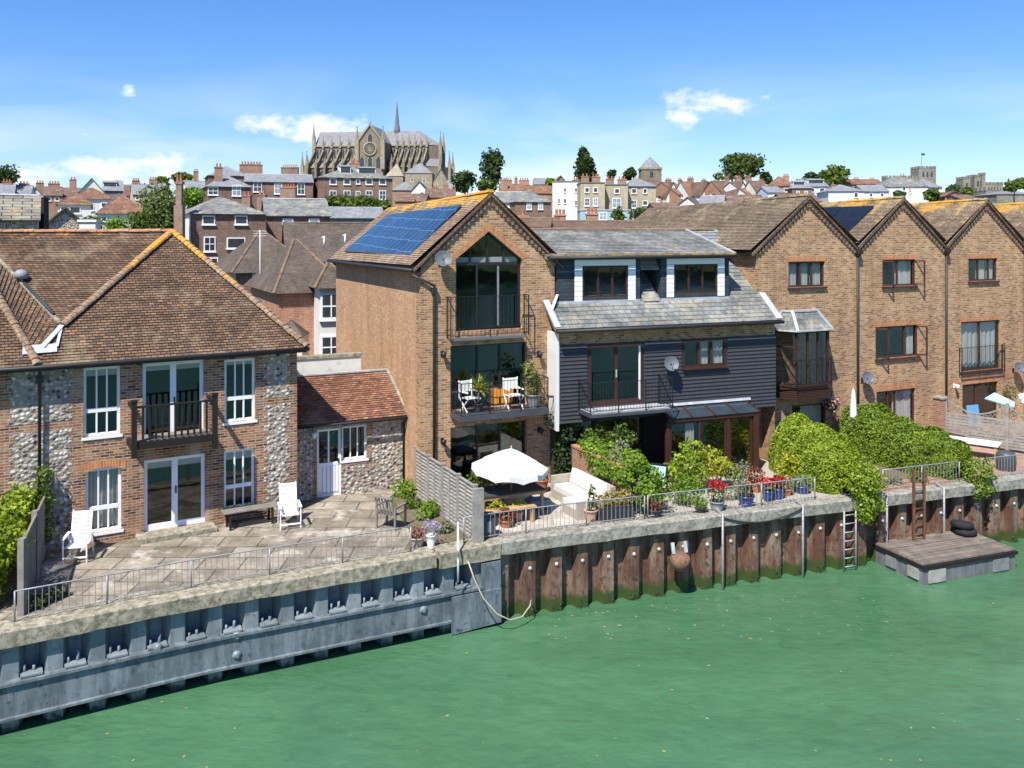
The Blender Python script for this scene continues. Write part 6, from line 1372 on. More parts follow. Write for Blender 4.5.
house('low orange roofed row behind the white and grey cottages', 848, 884, 184, 179.5, 215, 8, 'brick_garden', 'tile_orange', 'gable', 0, ch=((856, 177, 3, 1.3), (872, 177.5, 3, 1.3)))
house('long white house with a grey slate roof below the castle keep', 883, 929, 186.5, 175.5, 185, 10, 'white_render', 'slate_grey', 'hip', -5, wins=((904, 189, 3, 4), (910, 190, 3.5, 6, 'brick_garden')), ch=((902, 173.5, 2, 1.2),))
house('white end wing with dark windows right of the long white house', 929, 942, 187, 179, 184, 9, 'white_render', 'slate_blue', 'hip', 10, wins=((933, 189, 2.5, 4), (938, 189, 2.5, 4)))
house('small brown gabled house right of the round bush', 945, 965, 196, 191, 150, 8, 'brick_garden', 'tile_orange', 'front', -8, wins=((961, 199, 3, 3),))
house('brown shed roof between the bushes and the castle wall', 962, 980, 199, 195, 145, 7, 'brick_garden', 'tile_terrace', 'gable', 0)
tree('round light green bush left of the small brown gable', 934, 190, 202, 20, 150, 'leaf_mid', 7)
tree('dark bush in front of the long white house', 900, 191, 201, 14, 155, 'leaf_dark', 6)
tree('blue green tree between the white wing and the castle', 953, 183, 194, 14, 230, 'leaf_dark', 7)
tree('light green tree in front of the big stone hall', 1014, 178, 191, 24, 190, 'leaf_mid', 9)
tree('small bush at the foot of the castle towers', 966, 187, 196, 12, 180, 'leaf_mid', 6)
def castle(name, lab, px0, px1, pt, D, dep=8, cat='castle', n=5, wins=0, mat='stone_castle'):
    c = PD(px0, pt, D); U = (px1 - px0) * D / F; r = empty(name, (c.x, c.y, 0), 0, lab, cat); z = c.z
    mb = MB(); mb.box(0, U, 0, dep, 10, z - 1.0); mb.build('wall', mat, r)
    mb = MB(); mw = U / (2 * n - 1)
    for i in range(n):
        mb.box(i * 2 * mw, i * 2 * mw + mw, -.1, .7, z - 1.0, z); mb.box(i * 2 * mw, i * 2 * mw + mw, dep - .7, dep + .1, z - 1, z)
    for i in range(3): mb.box(-.1, .6, dep * i / 3, dep * i / 3 + dep / 6, z - 1, z); mb.box(U - .6, U + .1, dep * i / 3, dep * i / 3 + dep / 6, z - 1, z)
    mb.build('battlement', mat, r)
    for i in range(wins): u = U * (i + 1) / (wins + 1); mb = MB(); mb.box(u - .4, u + .4, -.08, -.004, z - 5, z - 2.8); mb.build('window', 'window_dark', r)
    return r
castle('castle_keep', 'round topped stone castle keep on the skyline under the tiny flag', 919, 936, 166, 420, 9, n=5, wins=3)
p = PD(921.5, 166, 424); mb = MB(); mb.tube([(0, 0, -3), (0, 0, 6.2)], .09, 6); o = mb.build('flagpole', 'dark_pot', lab='thin flagpole with a small dark flag on the castle keep', cat='flagpole'); o.location = p
mb = MB(); mb.slab([(.1, 0, 5.0), (1.5, -.15, 4.9), (1.5, -.15, 5.9), (.1, 0, 6.1)], .03); f_ = mb.build('flag', 'window_dark', o)
castle('castle_tower', 'square castle tower, leftmost of the grey castle towers', 963, 970.5, 176.5, 380, 6, n=3, wins=1)
castle('castle_tower', 'taller castle tower with a raised turret right of the leftmost tower', 974.5, 984.5, 174.5, 382, 7, n=4, wins=2)
castle('castle_turret', 'slim stair turret rising above the taller castle tower', 982, 985.5, 172.5, 381, 3, n=2, cat='castle')
castle('castle_wall', 'long castle curtain wall joining the grey towers', 961, 1003, 182, 386, 5, n=12, wins=5)
castle('stone_gatehouse', 'dark stone gatehouse with a flat battlement between the castle and the stone hall', 986, 1003, 187, 250, 7, n=6, wins=2)
house('big blank stone hall with a low roof at the right edge of the skyline', 997, 1040, 194, 190.5, 240, 12, 'stone_castle', 'far_slate', 'hip', 0, cat='hall')
castle('castle_wall', 'distant stone wall left of the castle keep', 886, 918, 175.5, 415, 5, n=9)
house('yellow lichened brown roof at the right end behind the gabled row', 1001, 1050, 222, 209, 58, 7, 'dark_wood', 'tile_lichen_patchy', 'gable', 6)
# street trees and a few more roofs in the middle distance behind the gables
m_leaf('leaf_bronze', [(.28, .2, .06), (.36, .30, .10), (.22, .2, .05)])
# ================================================ GARDENS
def potmesh(mb, r, h, m=0, top=1.0, n=14): mb.lathe([(r * .68, 0), (r * .9, h * .6), (r * top, h), (r * top * 1.08, h), (r * top * 1.08, h - .04), (r * top * .9, h - .04), (r * top * .85, h - .08)], (0, 0, 0), n, m, cap=False); mb.lathe([(.01, h - .06), (r * .9, h - .06)], (0, 0, 0), n, 1, cap=False)
def potted(lab, p, r, h, pm, blobs_, lm='leaf_mid', ls=.07, fl=None, name='potted_plant', square=False, cat='potted plant', group=None):
    t = empty(name, tuple(p), rnd.uniform(0, 1) if not square else R(21), lab, cat, group); mb = MB()
    if square: w = r; mb.box(-w, w, -r * .4 if square == 'trough' else -r, r * .4 if square == 'trough' else r, 0, h, 0); mb.box(-w + .03, w - .03, (-r * .4 if square == 'trough' else -r) + .03, (r * .4 if square == 'trough' else r) - .03, h, h + .01, 1)
    else: potmesh(mb, r, h)
    mb.build('pot', [pm, 'soil'], t); pts, nb = blobs(blobs_); leafmesh('foliage', pts, ls, lm, t, nb=nb)
    if fl: pts, nb = blobs(fl[1]); leafmesh('flowers', pts, fl[2] if len(fl) > 2 else .06, fl[0], t, nb=nb)
    return t
def shrub(lab, p, sp, mat='leaf_mid', ls=.08, fl=None, name='shrub', cat='shrub', stems=True):
    t = empty(name, tuple(p), 0, lab, cat); pts, nb = blobs(sp); leafmesh('foliage', pts, ls, mat, t, nb=nb)
    if stems:
        mb = MB()
        for s in sp[:5]: mb.tube([(s[1][0] * .2, s[1][1] * .2, -.02), (s[1][0] * .7, s[1][1] * .7, s[1][2] * .6), s[1]], .018, 5, r1=.006)
        mb.build('stem', 'bark', t)
    if fl: pts, nb = blobs(fl[1]); leafmesh('flowers', pts, fl[2] if len(fl) > 2 else .07, fl[0], t, nb=nb)
    return t
def hedge(lab, a, b, wa, wb, ha, hb, n, mat, ls=.088, bulge=(), core=True, name='hedge'):
    """a, b: ground ends; rounded body with lumpy surface and a leafy, twiggy inside"""
    a = V(a[0], a[1], 0); b = V(b[0], b[1], 0); t = empty(name, tuple(a), 0, lab, 'hedge'); L = (b - a).length; d = (b - a).normalized(); s = V(-d.y, d.x, 0)
    ph = [rnd.uniform(0, 6.28) for _ in range(6)]
    def surf(u, th, k=1.0):
        w = (wa + (wb - wa) * u) / 2; h = ha + (hb - ha) * u
        lump = 1 + .05 * math.sin(u * L * 2.1 + ph[0] + th * 1.3) + .045 * math.sin(u * L * 4.7 + ph[1] - th * 3.1) + .035 * math.sin(u * L * 8 + th * 6 + ph[2])
        e = min(1, (min(u, 1 - u) * L / .55)) ; e = math.sqrt(max(0, 1 - (1 - e) ** 2)) * .75 + .25
        x = math.cos(th); z = math.sin(th); q = 3.2; rr = (abs(x) ** q + abs(z) ** q) ** (-1 / q)
        return d * (u * L) + s * (x * rr * w * lump * e * k) + Z * (max(0, z * rr) * h * lump * (.35 + .65 * e) * k), (s * x + Z * z)
    P_ = []; Nn = []
    for i in range(n):
        u = rnd.random(); th = rnd.uniform(-.1, math.pi + .1); p, nn = surf(u, th, 1 - .22 * rnd.random() ** 2); p.z = max(p.z, .05); P_.append(tuple(p)); Nn.append(tuple(nn))
    for x, y, z, r, m in bulge:
        pp, dd = blob_pts(m, (x - a.x, y - a.y, z), (r, r, r * .9)); P_ += [tuple(q) for q in pp]; Nn += [tuple(q) for q in dd]
    cv = []; cf = []; K = 24; M = 14
    if core:
        for i in range(K + 1):
            for j in range(M + 1): p, _ = surf(.02 + .96 * i / K, math.pi * j / M, .80); cv.append(tuple(p))
        cf = [(i * (M + 1) + j, (i + 1) * (M + 1) + j, (i + 1) * (M + 1) + j + 1, i * (M + 1) + j + 1) for i in range(K) for j in range(M)]
    leafmesh('foliage', P_, ls, mat, t, nb=Nn, core=(cv, cf) if core else None)
    mb = MB()
    for i in range(6): u = (i + .5) / 6; mb.tube([d * (u * L), d * (u * L) + Z * ha * .7], .04, 6, r1=.02)
    mb.build('stem', 'bark', t); return t
g1b = RH.w(.15, -.4); g1a = P(848, 494)
hedge('huge bright green hedge spilling over the wall beside the potted flowers', (9.9, 32.5), (10.8, wy(10.8) + .35), 1.85, 1.85, 1.95, 1.5, 42000, 'leaf_hedge', bulge=[(11.15, wy(11.15) - .05, .55, .62, 1500), (11.1, wy(11.1) - .35, -.05, .5, 1300), (10.95, wy(10.95) - .3, .6, .55, 1800), (11.05, wy(11.05) - .42, -.45, .3, 700)])
hedge('long darker green hedge below the second gabled house', (13.3, 34.9), (15.2, wy(15.2) + .35), 2.3, 1.8, 1.85, 1.15, 42000, 'leaf_hedge_deep', bulge=[(15.6, wy(15.6) - .1, .35, .55, 1300), (15.5, wy(15.5) - .3, -.1, .38, 700), (14.3, 31.9, .9, .75, 1500)])

def blobrow(a, b, k, r, n, z, jit=.15):
    return [(n, (a[0] + (b[0] - a[0]) * i / (k - 1) + rnd.uniform(-jit, jit), a[1] + (b[1] - a[1]) * i / (k - 1) + rnd.uniform(-jit, jit), z + rnd.uniform(-jit, jit)), (r * rnd.uniform(.8, 1.2),) * 3) for i in range(k)]
# ---- left end of the terrace
t = empty('trellis_fence', (-12.25, 23.7, 0), 0, 'old weathered trellis fence at the left end of the flagstone terrace', 'fence'); e = V(-10.75, 19.75, 0) - V(-12.25, 23.7, 0)
for k in range(3):
    c = e * (k / 2); mb = MB(); mb.box(c.x - .07, c.x + .07, c.y - .07, c.y + .07, 0, 1.68); mb.build('post', 'old_wood', t)
for k in range(2):
    a = e * (k / 2 + .02); b = e * (k / 2 + .48); mb = MB(); mb.bar(a + Z * 1.55, b + Z * 1.55, .05, .06); mb.bar(a + Z * .1, b + Z * .1, .05, .06)
    for i in range(22):
        q = a + (b - a) * (i + .5) / 22; mb.bar(q + Z * .1, q + Z * 1.55, .015, .075, up=(0, 1, 0))
    mb.build('panel', 'old_wood', t)
sp = blobrow((0, 0), (.9, -3.2), 8, .55, 900, 1.25, .25) + blobrow((-.7, -.6), (.2, -3.2), 8, .6, 900, .8, .3) + blobrow((-.3, .3), (.9, -3.4), 7, .45, 600, .45, .2)
shrub('sprawling yellow green climber against the old trellis fence', (-12.75, 23.3, 0), sp, 'leaf_hedge', .13)
u, _ = LH.uz(43, 480); p = LH.w(u, -.25); shrub('thin climber around the black downpipe of the flint house', (p.x, p.y, 0), [(150, (0, 0, .5 + k * .28), (.22, .16, .22)) for k in range(7)], 'leaf_mid', .09, cat='climber')
shrub('low dark plants behind the railing at the foot of the trellis', (-10.6, 20.1, 0), [(120, (x * .1, x * .3, .14), (.2, .2, .18)) for x in range(3)], 'leaf_dark', .08)
def recliner(p, rz, lab):
    t = empty('garden_recliner', p, rz, lab, 'chair', 'white slatted garden recliners'); w = .56
    mb = MB()
    for k in range(5): y = -.42 + k * .115; mb.box(-w / 2 + .04, w / 2 - .04, y, y + .09, .38 + k * -.008, .40 + k * -.008)
    mb.build('seat', 'white_plastic', t); mb = MB()
    a = V(0, .14, .36); b = V(0, .42, 1.12)
    for s in (-1, 1): mb.bar(a + V(s * (w / 2 - .05), 0, 0), b + V(s * (w / 2 - .05), 0, 0), .05, .03, up=(1, 0, 0))
    for k in range(8): q = a + (b - a) * (k + .6) / 8.3; d = (b - a).normalized() * .04; mb.slab([q + V(-w / 2 + .05, -.02, 0) - d, q + V(w / 2 - .05, -.02, 0) - d, q + V(w / 2 - .05, -.02, 0) + d, q + V(-w / 2 + .05, -.02, 0) + d], .02)
    mb.build('backrest', 'white_plastic', t)
    for s in (-1, 1):
        x = s * w / 2; mb = MB(); mb.box(x - .035, x + .035, -.46, .2, .60, .63); mb.build('armrest', 'white_plastic', t)
        for y0, y1 in ((-.42, -.40), (.1, .3)): mb = MB(); mb.bar((x, y0, .61), (x, y1, 0), .045, .03, up=(1, 0, 0)); mb.build('leg', 'white_plastic', t)
    mb = MB(); mb.bar((-w / 2, -.42, .14), (w / 2, -.42, .14), .05, .03); mb.build('stretcher', 'white_plastic', t); return t
p = P(79, 558); recliner((p.x, p.y, .01), R(12), 'white slatted recliner in the corner by the trellis fence, below a curtained window')
p = P(289, 525); recliner((p.x, p.y, .01), R(20), 'white slatted recliner at the right corner of the flint house beside the bench')
fr = LH; u0 = fr.uz(222, 520, -.5)[0]; u1 = fr.uz(277, 520, -.5)[0]; o = fr.w((u0 + u1) / 2, -.50); t = empty('garden_bench', (o.x, o.y, .01), fr.a, 'long weathered wooden bench under the right hand windows of the flint house', 'bench'); w = (u1 - u0)
mb = MB(); [mb.box(-w / 2, w / 2, -.22 + k * .15, -.09 + k * .15, .46, .49) for k in range(3)]; mb.build('seat', 'old_wood', t)
for s in (-1, 1): mb = MB(); mb.box(s * w * .38 - .03, s * w * .38 + .03, -.2, .2, .40, .46); mb.bar((s * w * .38, -.17, .4), (s * w * .38, -.2, 0), .06); mb.bar((s * w * .38, .17, .4), (s * w * .38, .2, 0), .06); mb.build('leg', 'dark_wood', t)
mb = MB(); mb.box(-w * .38, w * .38, -.02, .02, .16, .20); mb.build('stretcher', 'dark_wood', t)
u0 = fr.uz(223, 509)[0]; u1 = fr.uz(255, 507)[0]; z = fr.uz(238, 511, -.2)[1]; o = fr.w((u0 + u1) / 2, -.2)
t = empty('window_box', (o.x, o.y, z + .02), fr.a, 'dark window box with sparse plants under the lower right window', 'window box'); mb = MB(); w = u1 - u0; mb.box(-w / 2, w / 2, -.1, .1, -.12, .06); mb.build('trough', 'dark_pot', t); pts, nb = blobs([(60, (x * .17, 0, .1), (.12, .09, .08)) for x in range(-3, 4)]); leafmesh('foliage', pts, .05, 'leaf_dark', t, nb=nb)
# weathered chair on the terrace
def slat_chair(p, rz, lab, mat='old_wood', cat='chair', cushion=None, w=.6):
    t = empty('garden_chair', p, rz, lab, cat); mb = MB()
    for k in range(5): mb.box(-w / 2, w / 2, -.28 + k * .11, -.19 + k * .11, .40, .425)
    mb.build('seat', mat, t); mb = MB()
    for k in range(6): x = -w / 2 + .05 + k * (w - .1) / 5; mb.bar((x, .26, .42), (x, .40, .92), .05, .02)
    mb.bar((-w / 2, .41, .93), (w / 2, .41, .93), .06, .04); mb.build('backrest', mat, t)
    for s in (-1, 1):
        mb = MB(); mb.box(s * w / 2 - .03, s * w / 2 + .03, -.3, .3, .62, .65); mb.build('armrest', mat, t)
        for y in (-.27, .27): mb = MB(); mb.box(s * w / 2 - .025, s * w / 2 + .025, y - .025, y + .025, 0, .62); mb.build('leg', mat, t)
    if cushion: mb = MB(); mb.box(-w / 2 + .04, w / 2 - .04, -.26, .24, .43, .50); mb.build('cushion', cushion, t); mb = MB(); mb.slab([(-w / 2 + .06, .2, .5), (w / 2 - .06, .2, .5), (w / 2 - .06, .33, .9), (-w / 2 + .06, .33, .9)], .06); mb.build('back_cushion', cushion, t)
    return t
p = P(391, 527); slat_chair((p.x, p.y, .01), R(155), 'weathered grey slatted chair standing alone on the flagstones', w=.62)
# slatted fence between the terraces
fd = fB - fA; t = empty('slatted_fence', (fA.x, fA.y, 0), math.atan2(fd.y, fd.x), 'grey weathered louvred fence running from the tall brick house to the river', 'fence'); L = fd.length; n = 4
for k in range(n + 1): mb = MB(); x = L * k / n; mb.box(x - .05, x + .05, -.05, .05, 0, 1.56); mb.box(x - .06, x + .06, -.06, .06, 1.56, 1.59); mb.build('post', 'pale_wood', t)
for k in range(n):
    a = L * k / n + .055; b = L * (k + 1) / n - .055; mb = MB(); mb.box(a, a + .05, -.03, .03, .06, 1.5); mb.box(b - .05, b, -.03, .03, .06, 1.5); mb.box((a + b) / 2 - .012, (a + b) / 2 + .012, -.045, .03, .06, 1.5); mb.box(a, b, -.04, .04, 1.5, 1.54); mb.box(a, b, -.03, .03, .03, .08)
    for i in range(13): z = .10 + i * .108; mb.slab([(a + .05, -.035, z), (b - .05, -.035, z), (b - .05, .03, z + .07), (a + .05, .03, z + .07)], .012)
    mb.build('panel', 'pale_wood', t)
mb = MB(); mb.box(L + .06, L + .16, -.12, .18, 0, 1.5); mb.build('end_post', 'pale_wood', t)
for px, py, s, m, t_ in ((403, 496, 1.1, 'leaf_bright', 'bright green plant at the back of the gravel bed near the annex'), (412, 508, .6, 'leaf_mid', 'small green plant in the middle of the gravel bed'), (427, 518, 1.0, 'leaf_bright', 'leafy green plant half way along the louvred fence'), (444, 532, .6, 'leaf_silver', 'wispy silvery plant at the river end of the gravel bed')):
    p = P(px, py); shrub(t_, (p.x, p.y, 0), [(170, (rnd.uniform(-.2, .2) * s, rnd.uniform(-.25, .25) * s, .2 * s), (.26 * s, .26 * s, .26 * s)) for _ in range(4)], m, .09)
p = P(417, 547); potted('brown basket with a reddish plant behind the terrace railing', p, .2, .28, 'wicker', [(110, (0, 0, .38), (.2, .2, .16))], 'leaf_red', .08)
p = P(431, 548); potted('white jar with a lavender coloured plant behind the terrace railing', p, .13, .36, 'white_plastic', [(160, (0, 0, .55), (.26, .26, .22))], 'flower_purple', .07)

# ---- parasol garden
def parasol(p, lab, R_=1.12, zt=2.02, zr=1.60, tilt=0, mat='canvas', n=8, val=.20, base=True):
    t = empty('parasol', p, 0, lab, 'parasol'); mb = MB(); vs = [(0, 0, zt)]; K = n * 4
    rings = 5
    for j in range(1, rings + 1):
        for i in range(K):
            a = 2 * math.pi * i / K; ph = (i % 4) / 4; sag = 1.5 * math.sin(ph * math.pi); f = j / rings; rr = R_ * f * (1 - .06 * sag * f); vs.append((math.cos(a) * rr, math.sin(a) * rr, zt + (zr - zt) * f ** 1.15 - .07 * sag * f))
    for i in range(K):
        x, y, z = vs[1 + (rings - 1) * K + i]; vs.append((x * 1.005, y * 1.005, z - val * (1 - .35 * abs(math.sin(i * math.pi / 2 + .4)))))
    fs = [(0, 1 + i, 1 + (i + 1) % K) for i in range(K)]
    for j in range(rings): fs += [(1 + j * K + i, 1 + (j + 1) * K + i, 1 + (j + 1) * K + (i + 1) % K, 1 + j * K + (i + 1) % K) for i in range(K)]
    if tilt:
        Rm = __import__('mathutils').Matrix.Rotation(tilt, 3, 'Y'); vs = [Rm @ (V(v) - V(0, 0, zt)) + V(0, 0, zt) for v in vs]
    mb.mesh(vs, fs, 0, False); mb.build('canopy', mat, t)
    mb = MB(); mb.tube([(0, 0, 0), (0, 0, zt + .08)], .022, 8); mb.build('pole', 'tan_wood', t)
    for k in range(n):
        a = 2 * math.pi * k / n; e = V(math.cos(a) * R_ * .97, math.sin(a) * R_ * .97, zr - .02); e = (Rm @ (e - V(0, 0, zt)) + V(0, 0, zt)) if tilt else e; mb = MB(); mb.bar(V(0, 0, zt - .03), e - Z * .02, .015); mb.build('rib', 'tan_wood', t)
    if base: mb = MB(); mb.lathe([(.24, 0), (.24, .05), (.06, .09), (.04, .3)], (0, 0, 0), 14); mb.build('base', 'grey_metal', t)
    return t
pc = V(-.02, 26.75, .01); parasol(pc, 'round white canvas parasol over the dark garden table', 1.14, 1.96, 1.44, tilt=R(4))
fr = Fr(-.05, 26.85, 24)
t = empty('garden_table', (fr.x, fr.y, .01), fr.a, 'dark topped garden table under the white parasol', 'table'); mb = MB(); mb.box(-1.15, .95, -.48, .48, .70, .74); mb.build('table_top', 'table_dark', t); mb = MB(); mb.box(-1.12, .92, -.45, .45, .60, .695); mb.build('apron', 'tan_wood', t)
for x in (-1.05, .85):
    for y in (-.4, .4): mb = MB(); mb.box(x - .04, x + .04, y - .04, y + .04, 0, .6); mb.build('leg', 'tan_wood', t)
o = fr.w(-.35, -.85); t = empty('garden_bench', (o.x, o.y, .01), fr.a, 'low wooden bench pulled up to the dark table on the river side', 'bench'); mb = MB(); mb.box(-.75, .75, -.17, .17, .40, .45); mb.build('seat', 'tan_wood', t)
for s in (-1, 1): mb = MB(); mb.box(s * .62 - .03, s * .62 + .03, -.15, .15, 0, .4); mb.build('leg', 'tan_wood', t)
# corner sofa along the brick wall
o = MH.w(4.5, -2.1); t = empty('corner_sofa', (o.x, o.y, .01), MH.a, 'pale wicker corner sofa with off white cushions against the brick wall', 'sofa')
mb = MB(); mb.box(-.62, .3, -1.6, .75, 0, .26); mb.box(.16, .32, -1.6, .75, .26, .78); mb.box(-.62, .16, .62, .76, .26, .66); mb.box(-1.05, -.62, -1.6, -.75, 0, .26); mb.box(-1.05, .3, -1.74, -1.6, .0, .5); mb.build('frame', 'wicker', t)
for k in range(2): mb = MB(); rbox = (-.60, .13, .60 - (k + 1) * 1.08, .60 - k * 1.08 - .02); mb.box(rbox[0], rbox[1], rbox[2], rbox[3], .265, .42); mb.build('seat_cushion', 'cushion', t)
mb = MB(); mb.box(-1.03, -.62, -1.58, -.78, .265, .41); mb.build('seat_cushion', 'cushion', t)
for k in range(2): mb = MB(); y1 = .58 - k * 1.08; mb.slab([(.10, y1 - 1.03, .42), (.10, y1, .42), (.20, y1, .84), (.20, y1 - 1.03, .84)], .14); mb.build('back_cushion', 'cushion', t)
p = P(537, 509); t = empty('footstool', (p.x, p.y, .01), R(25), 'pale blue upholstered footstool in front of the corner sofa', 'stool'); mb = MB(); mb.box(-.3, .3, -.22, .22, .08, .3); mb.build('cushion', 'aqua_dark', t)
for x in (-.25, .25):
    for y in (-.17, .17): mb = MB(); mb.box(x - .02, x + .02, y - .02, y + .02, 0, .08); mb.build('leg', 'dark_wood', t)
# brick garden wall and its climber
o = MH.w(4.98, -.75); t = empty('garden_wall', (o.x, o.y, 0), MH.a, 'brick garden wall behind the corner sofa, overgrown along the top', 'wall'); mb = MB(); mb.box(0, .22, -3.2, 0, 0, 1.34); mb.build('wall', 'brick_garden', t); mb = MB(); mb.box(-.03, .25, -3.25, 0, 1.34, 1.41); mb.build('coping', 'brick_course', t)
sp = blobrow((.35, -.2), (.45, -3.2), 10, .34, 800, 1.38, .12) + blobrow((.7, -1.0), (.8, -3.4), 7, .36, 600, .95, .12) + blobrow((.05, -1.3), (.1, -3.3), 7, .3, 420, 1.15, .12) + blobrow((.5, -3.0), (.7, -3.6), 4, .4, 600, .7, .15)
t = shrub('thick pale and bright green climber covering the brick garden wall', (o.x, o.y, 0), [(n, tuple(V(c[0] * MH.c - c[1] * MH.s, c[0] * MH.s + c[1] * MH.c, c[2])), r) for n, c, r in sp], 'leaf_bright', .10, fl=('leaf_silver', [(260, tuple(V(x * MH.c - y * MH.s, x * MH.s + y * MH.c, z)), (.34, .34, .3)) for x, y, z in ((.25, -2.4, 1.45), (.2, -2.9, 1.1), (.35, -3.2, .9), (.5, -3.4, .6), (.6, -2.0, 1.6))], .09), cat='climber')
p = MH.w(4.7, -.3); shrub('dark ivy hanging on the brickwork beside the white side wall', (p.x, p.y, 0), [(230, (rnd.uniform(-.15, .2), rnd.uniform(-.25, .0), z), (.32, .2, .3)) for z in (.5, .9, 1.3, 1.7, 2.0, 2.2)], 'leaf_dark', .09, cat='climber')
p = BH.w(.9, -.55); shrub('leafy creeper hanging under the black metal balcony', (p.x, p.y, 0), [(240, (x * .25, rnd.uniform(-.1, .2), 1.75 + .18 * math.sin(x * 2)), (.28, .22, .24)) for x in range(0, 6)], 'leaf_mid', .09, cat='climber')
p = P(541, 492); potted('terracotta pot with dark leaves at the end of the sofa', p, .24, .42, 'terracotta', [(180, (0, 0, .58), (.26, .26, .2))], 'leaf_dark', .09)
p = P(591, 521); potted('pale terracotta pot with a tall thin green plant behind the railing', p, .2, .34, 'terracotta_pale', [(80, (0, 0, .6), (.12, .12, .3)), (60, (.05, 0, .85), (.12, .12, .18))], 'leaf_mid', .08)
p = P(615, 520); potted('long dark trough planted with bronze grasses', p, .52, .42, 'dark_pot', [(150, (x * .2, 0, .62), (.2, .16, .26)) for x in (-2, -1, 0, 1, 2)], 'leaf_bronze', .09, square='trough', name='planter')
p = P(486, 538); t = empty('storage_bin', (p.x, p.y, .0), R(22), 'small dark blue storage box at the end of the louvred fence', 'box'); mb = MB(); mb.box(-.22, .22, -.17, .17, 0, .62); mb.build('body', 'table_dark', t); mb = MB(); mb.box(-.24, .24, -.19, .19, .62, .66); mb.build('lid', 'dark_pot', t); mb = MB(); mb.box(-.02, .1, -.182, -.172, .2, .5); mb.build('sticker', 'blue_grey', t)
p = P(487, 508); shrub('loose green bush between the louvred fence and the garden table', (p.x, p.y, 0), [(190, (rnd.uniform(-.35, .35), rnd.uniform(-.4, .5), z), (.35, .35, .32)) for z in (.3, .55, .8, 1.0, .9)], 'leaf_mid', .09)
p = P(506, 527); potted('low pot with a reddish brown plant behind the railing near the parasol', p, .2, .22, 'terracotta', [(180, (0, 0, .36), (.28, .28, .2))], 'leaf_red', .09)
p = P(497, 524); potted('pot of pale yellow flowers beside the reddish brown plant', p, .18, .3, 'grey_pot', [(150, (0, 0, .48), (.26, .24, .2))], 'leaf_yellow', .08)
p = P(518, 520); potted('pot of cream flowers in front of the low wooden bench', p, .16, .26, 'terracotta_pale', [(140, (0, 0, .42), (.24, .22, .2))], 'leaf_yellow', .08)

# ---- balcony things on the tall house
zb_ = 2.705
def bp(px, v): u = MH.uz(px, 400, v)[0]; return MH.w(u, v, zb_)
p = bp(478, -.45); t = empty('yucca', tuple(p), 0, 'spiky yucca in a pot on the left side of the middle balcony', 'potted plant'); mb = MB(); potmesh(mb, .13, .26); mb.build('pot', ['dark_pot', 'soil'], t); mb = MB(); mb.tube([(0, 0, .2), (.02, 0, .7)], .03, 6); mb.build('stem', 'bark', t); mb = MB()
for k in range(48):
    a = rnd.uniform(0, 6.28); el = rnd.uniform(-.3, 1.3); d = V(math.cos(a) * math.cos(el), math.sin(a) * math.cos(el), math.sin(el)); q = V(.02, 0, .72); s = d.cross(Z).normalized() * .03; L_ = rnd.uniform(.45, .62); mid = q + d * L_ * .5; tip = q + d * L_ - Z * .08 * math.cos(el); mb.face([q - s, q + s, mid + s, mid - s]); mb.face([mid - s, mid + s, tip])
mb.build('leaves', 'leaf_yellow', t)
def dchair(px, v, rz, lab):
    p = bp(px, v); t = empty('folding_chair', tuple(p), rz, lab, 'chair', 'white striped folding chairs'); w = .5
    mb = MB(); mb.box(-w / 2, w / 2, -.22, .2, .43, .45); mb.build('seat', 'canvas', t); mb = MB()
    for k in range(5): x = -w / 2 + w * k / 5; mb.slab([(x + .01, .24, .60), (x + w / 5 - .02, .24, .60), (x + w / 5 - .02, .28, .95), (x + .01, .28, .95)], .02)
    mb.build('backrest', 'canvas', t); mb = MB(); mb.box(-w / 2, w / 2, .262, .285, .62, .93); mb.build('back_cloth', 'curtain', t)
    for s in (-1, 1):
        x = s * w / 2; mb = MB(); mb.bar((x, .26, .98), (x, .22, .4), .03); mb.bar((x, -.22, .64), (x, .24, .64), .04); mb.build('side_frame', 'white_plastic', t)
        mb = MB(); mb.bar((x, -.24, .44), (x, .2, 0), .03); mb.build('leg', 'white_plastic', t); mb = MB(); mb.bar((x, .22, .44), (x, -.2, 0), .03); mb.build('leg', 'white_plastic', t)
dchair(470, -.3, R(40), 'white folding chair beside the yucca on the middle balcony'); dchair(513.5, -.45, R(25), 'white folding chair beside the leafy pot on the middle balcony')
p = bp(500, .45); t = empty('bench', tuple(p), MH.a, 'bright orange cushioned bench just inside the open balcony doors', 'bench'); mb = MB(); mb.box(-.35, .35, -.3, .3, .3, .55); mb.build('cushion', 'orange_cloth', t); mb = MB(); mb.box(-.33, .33, -.28, .28, .04, .3); mb.build('base', 'orange_cloth', t)
p = bp(533, -.5); potted('large bushy plant in a galvanised pot at the right end of the middle balcony', p, .25, .42, 'grey_metal', [(200, (0, 0, .65), (.32, .26, .3)), (160, (-.15, 0, 1.0), (.28, .24, .28)), (120, (-.3, 0, 1.35), (.24, .2, .25)), (90, (.18, 0, .8), (.25, .2, .25))], 'leaf_mid', .09)

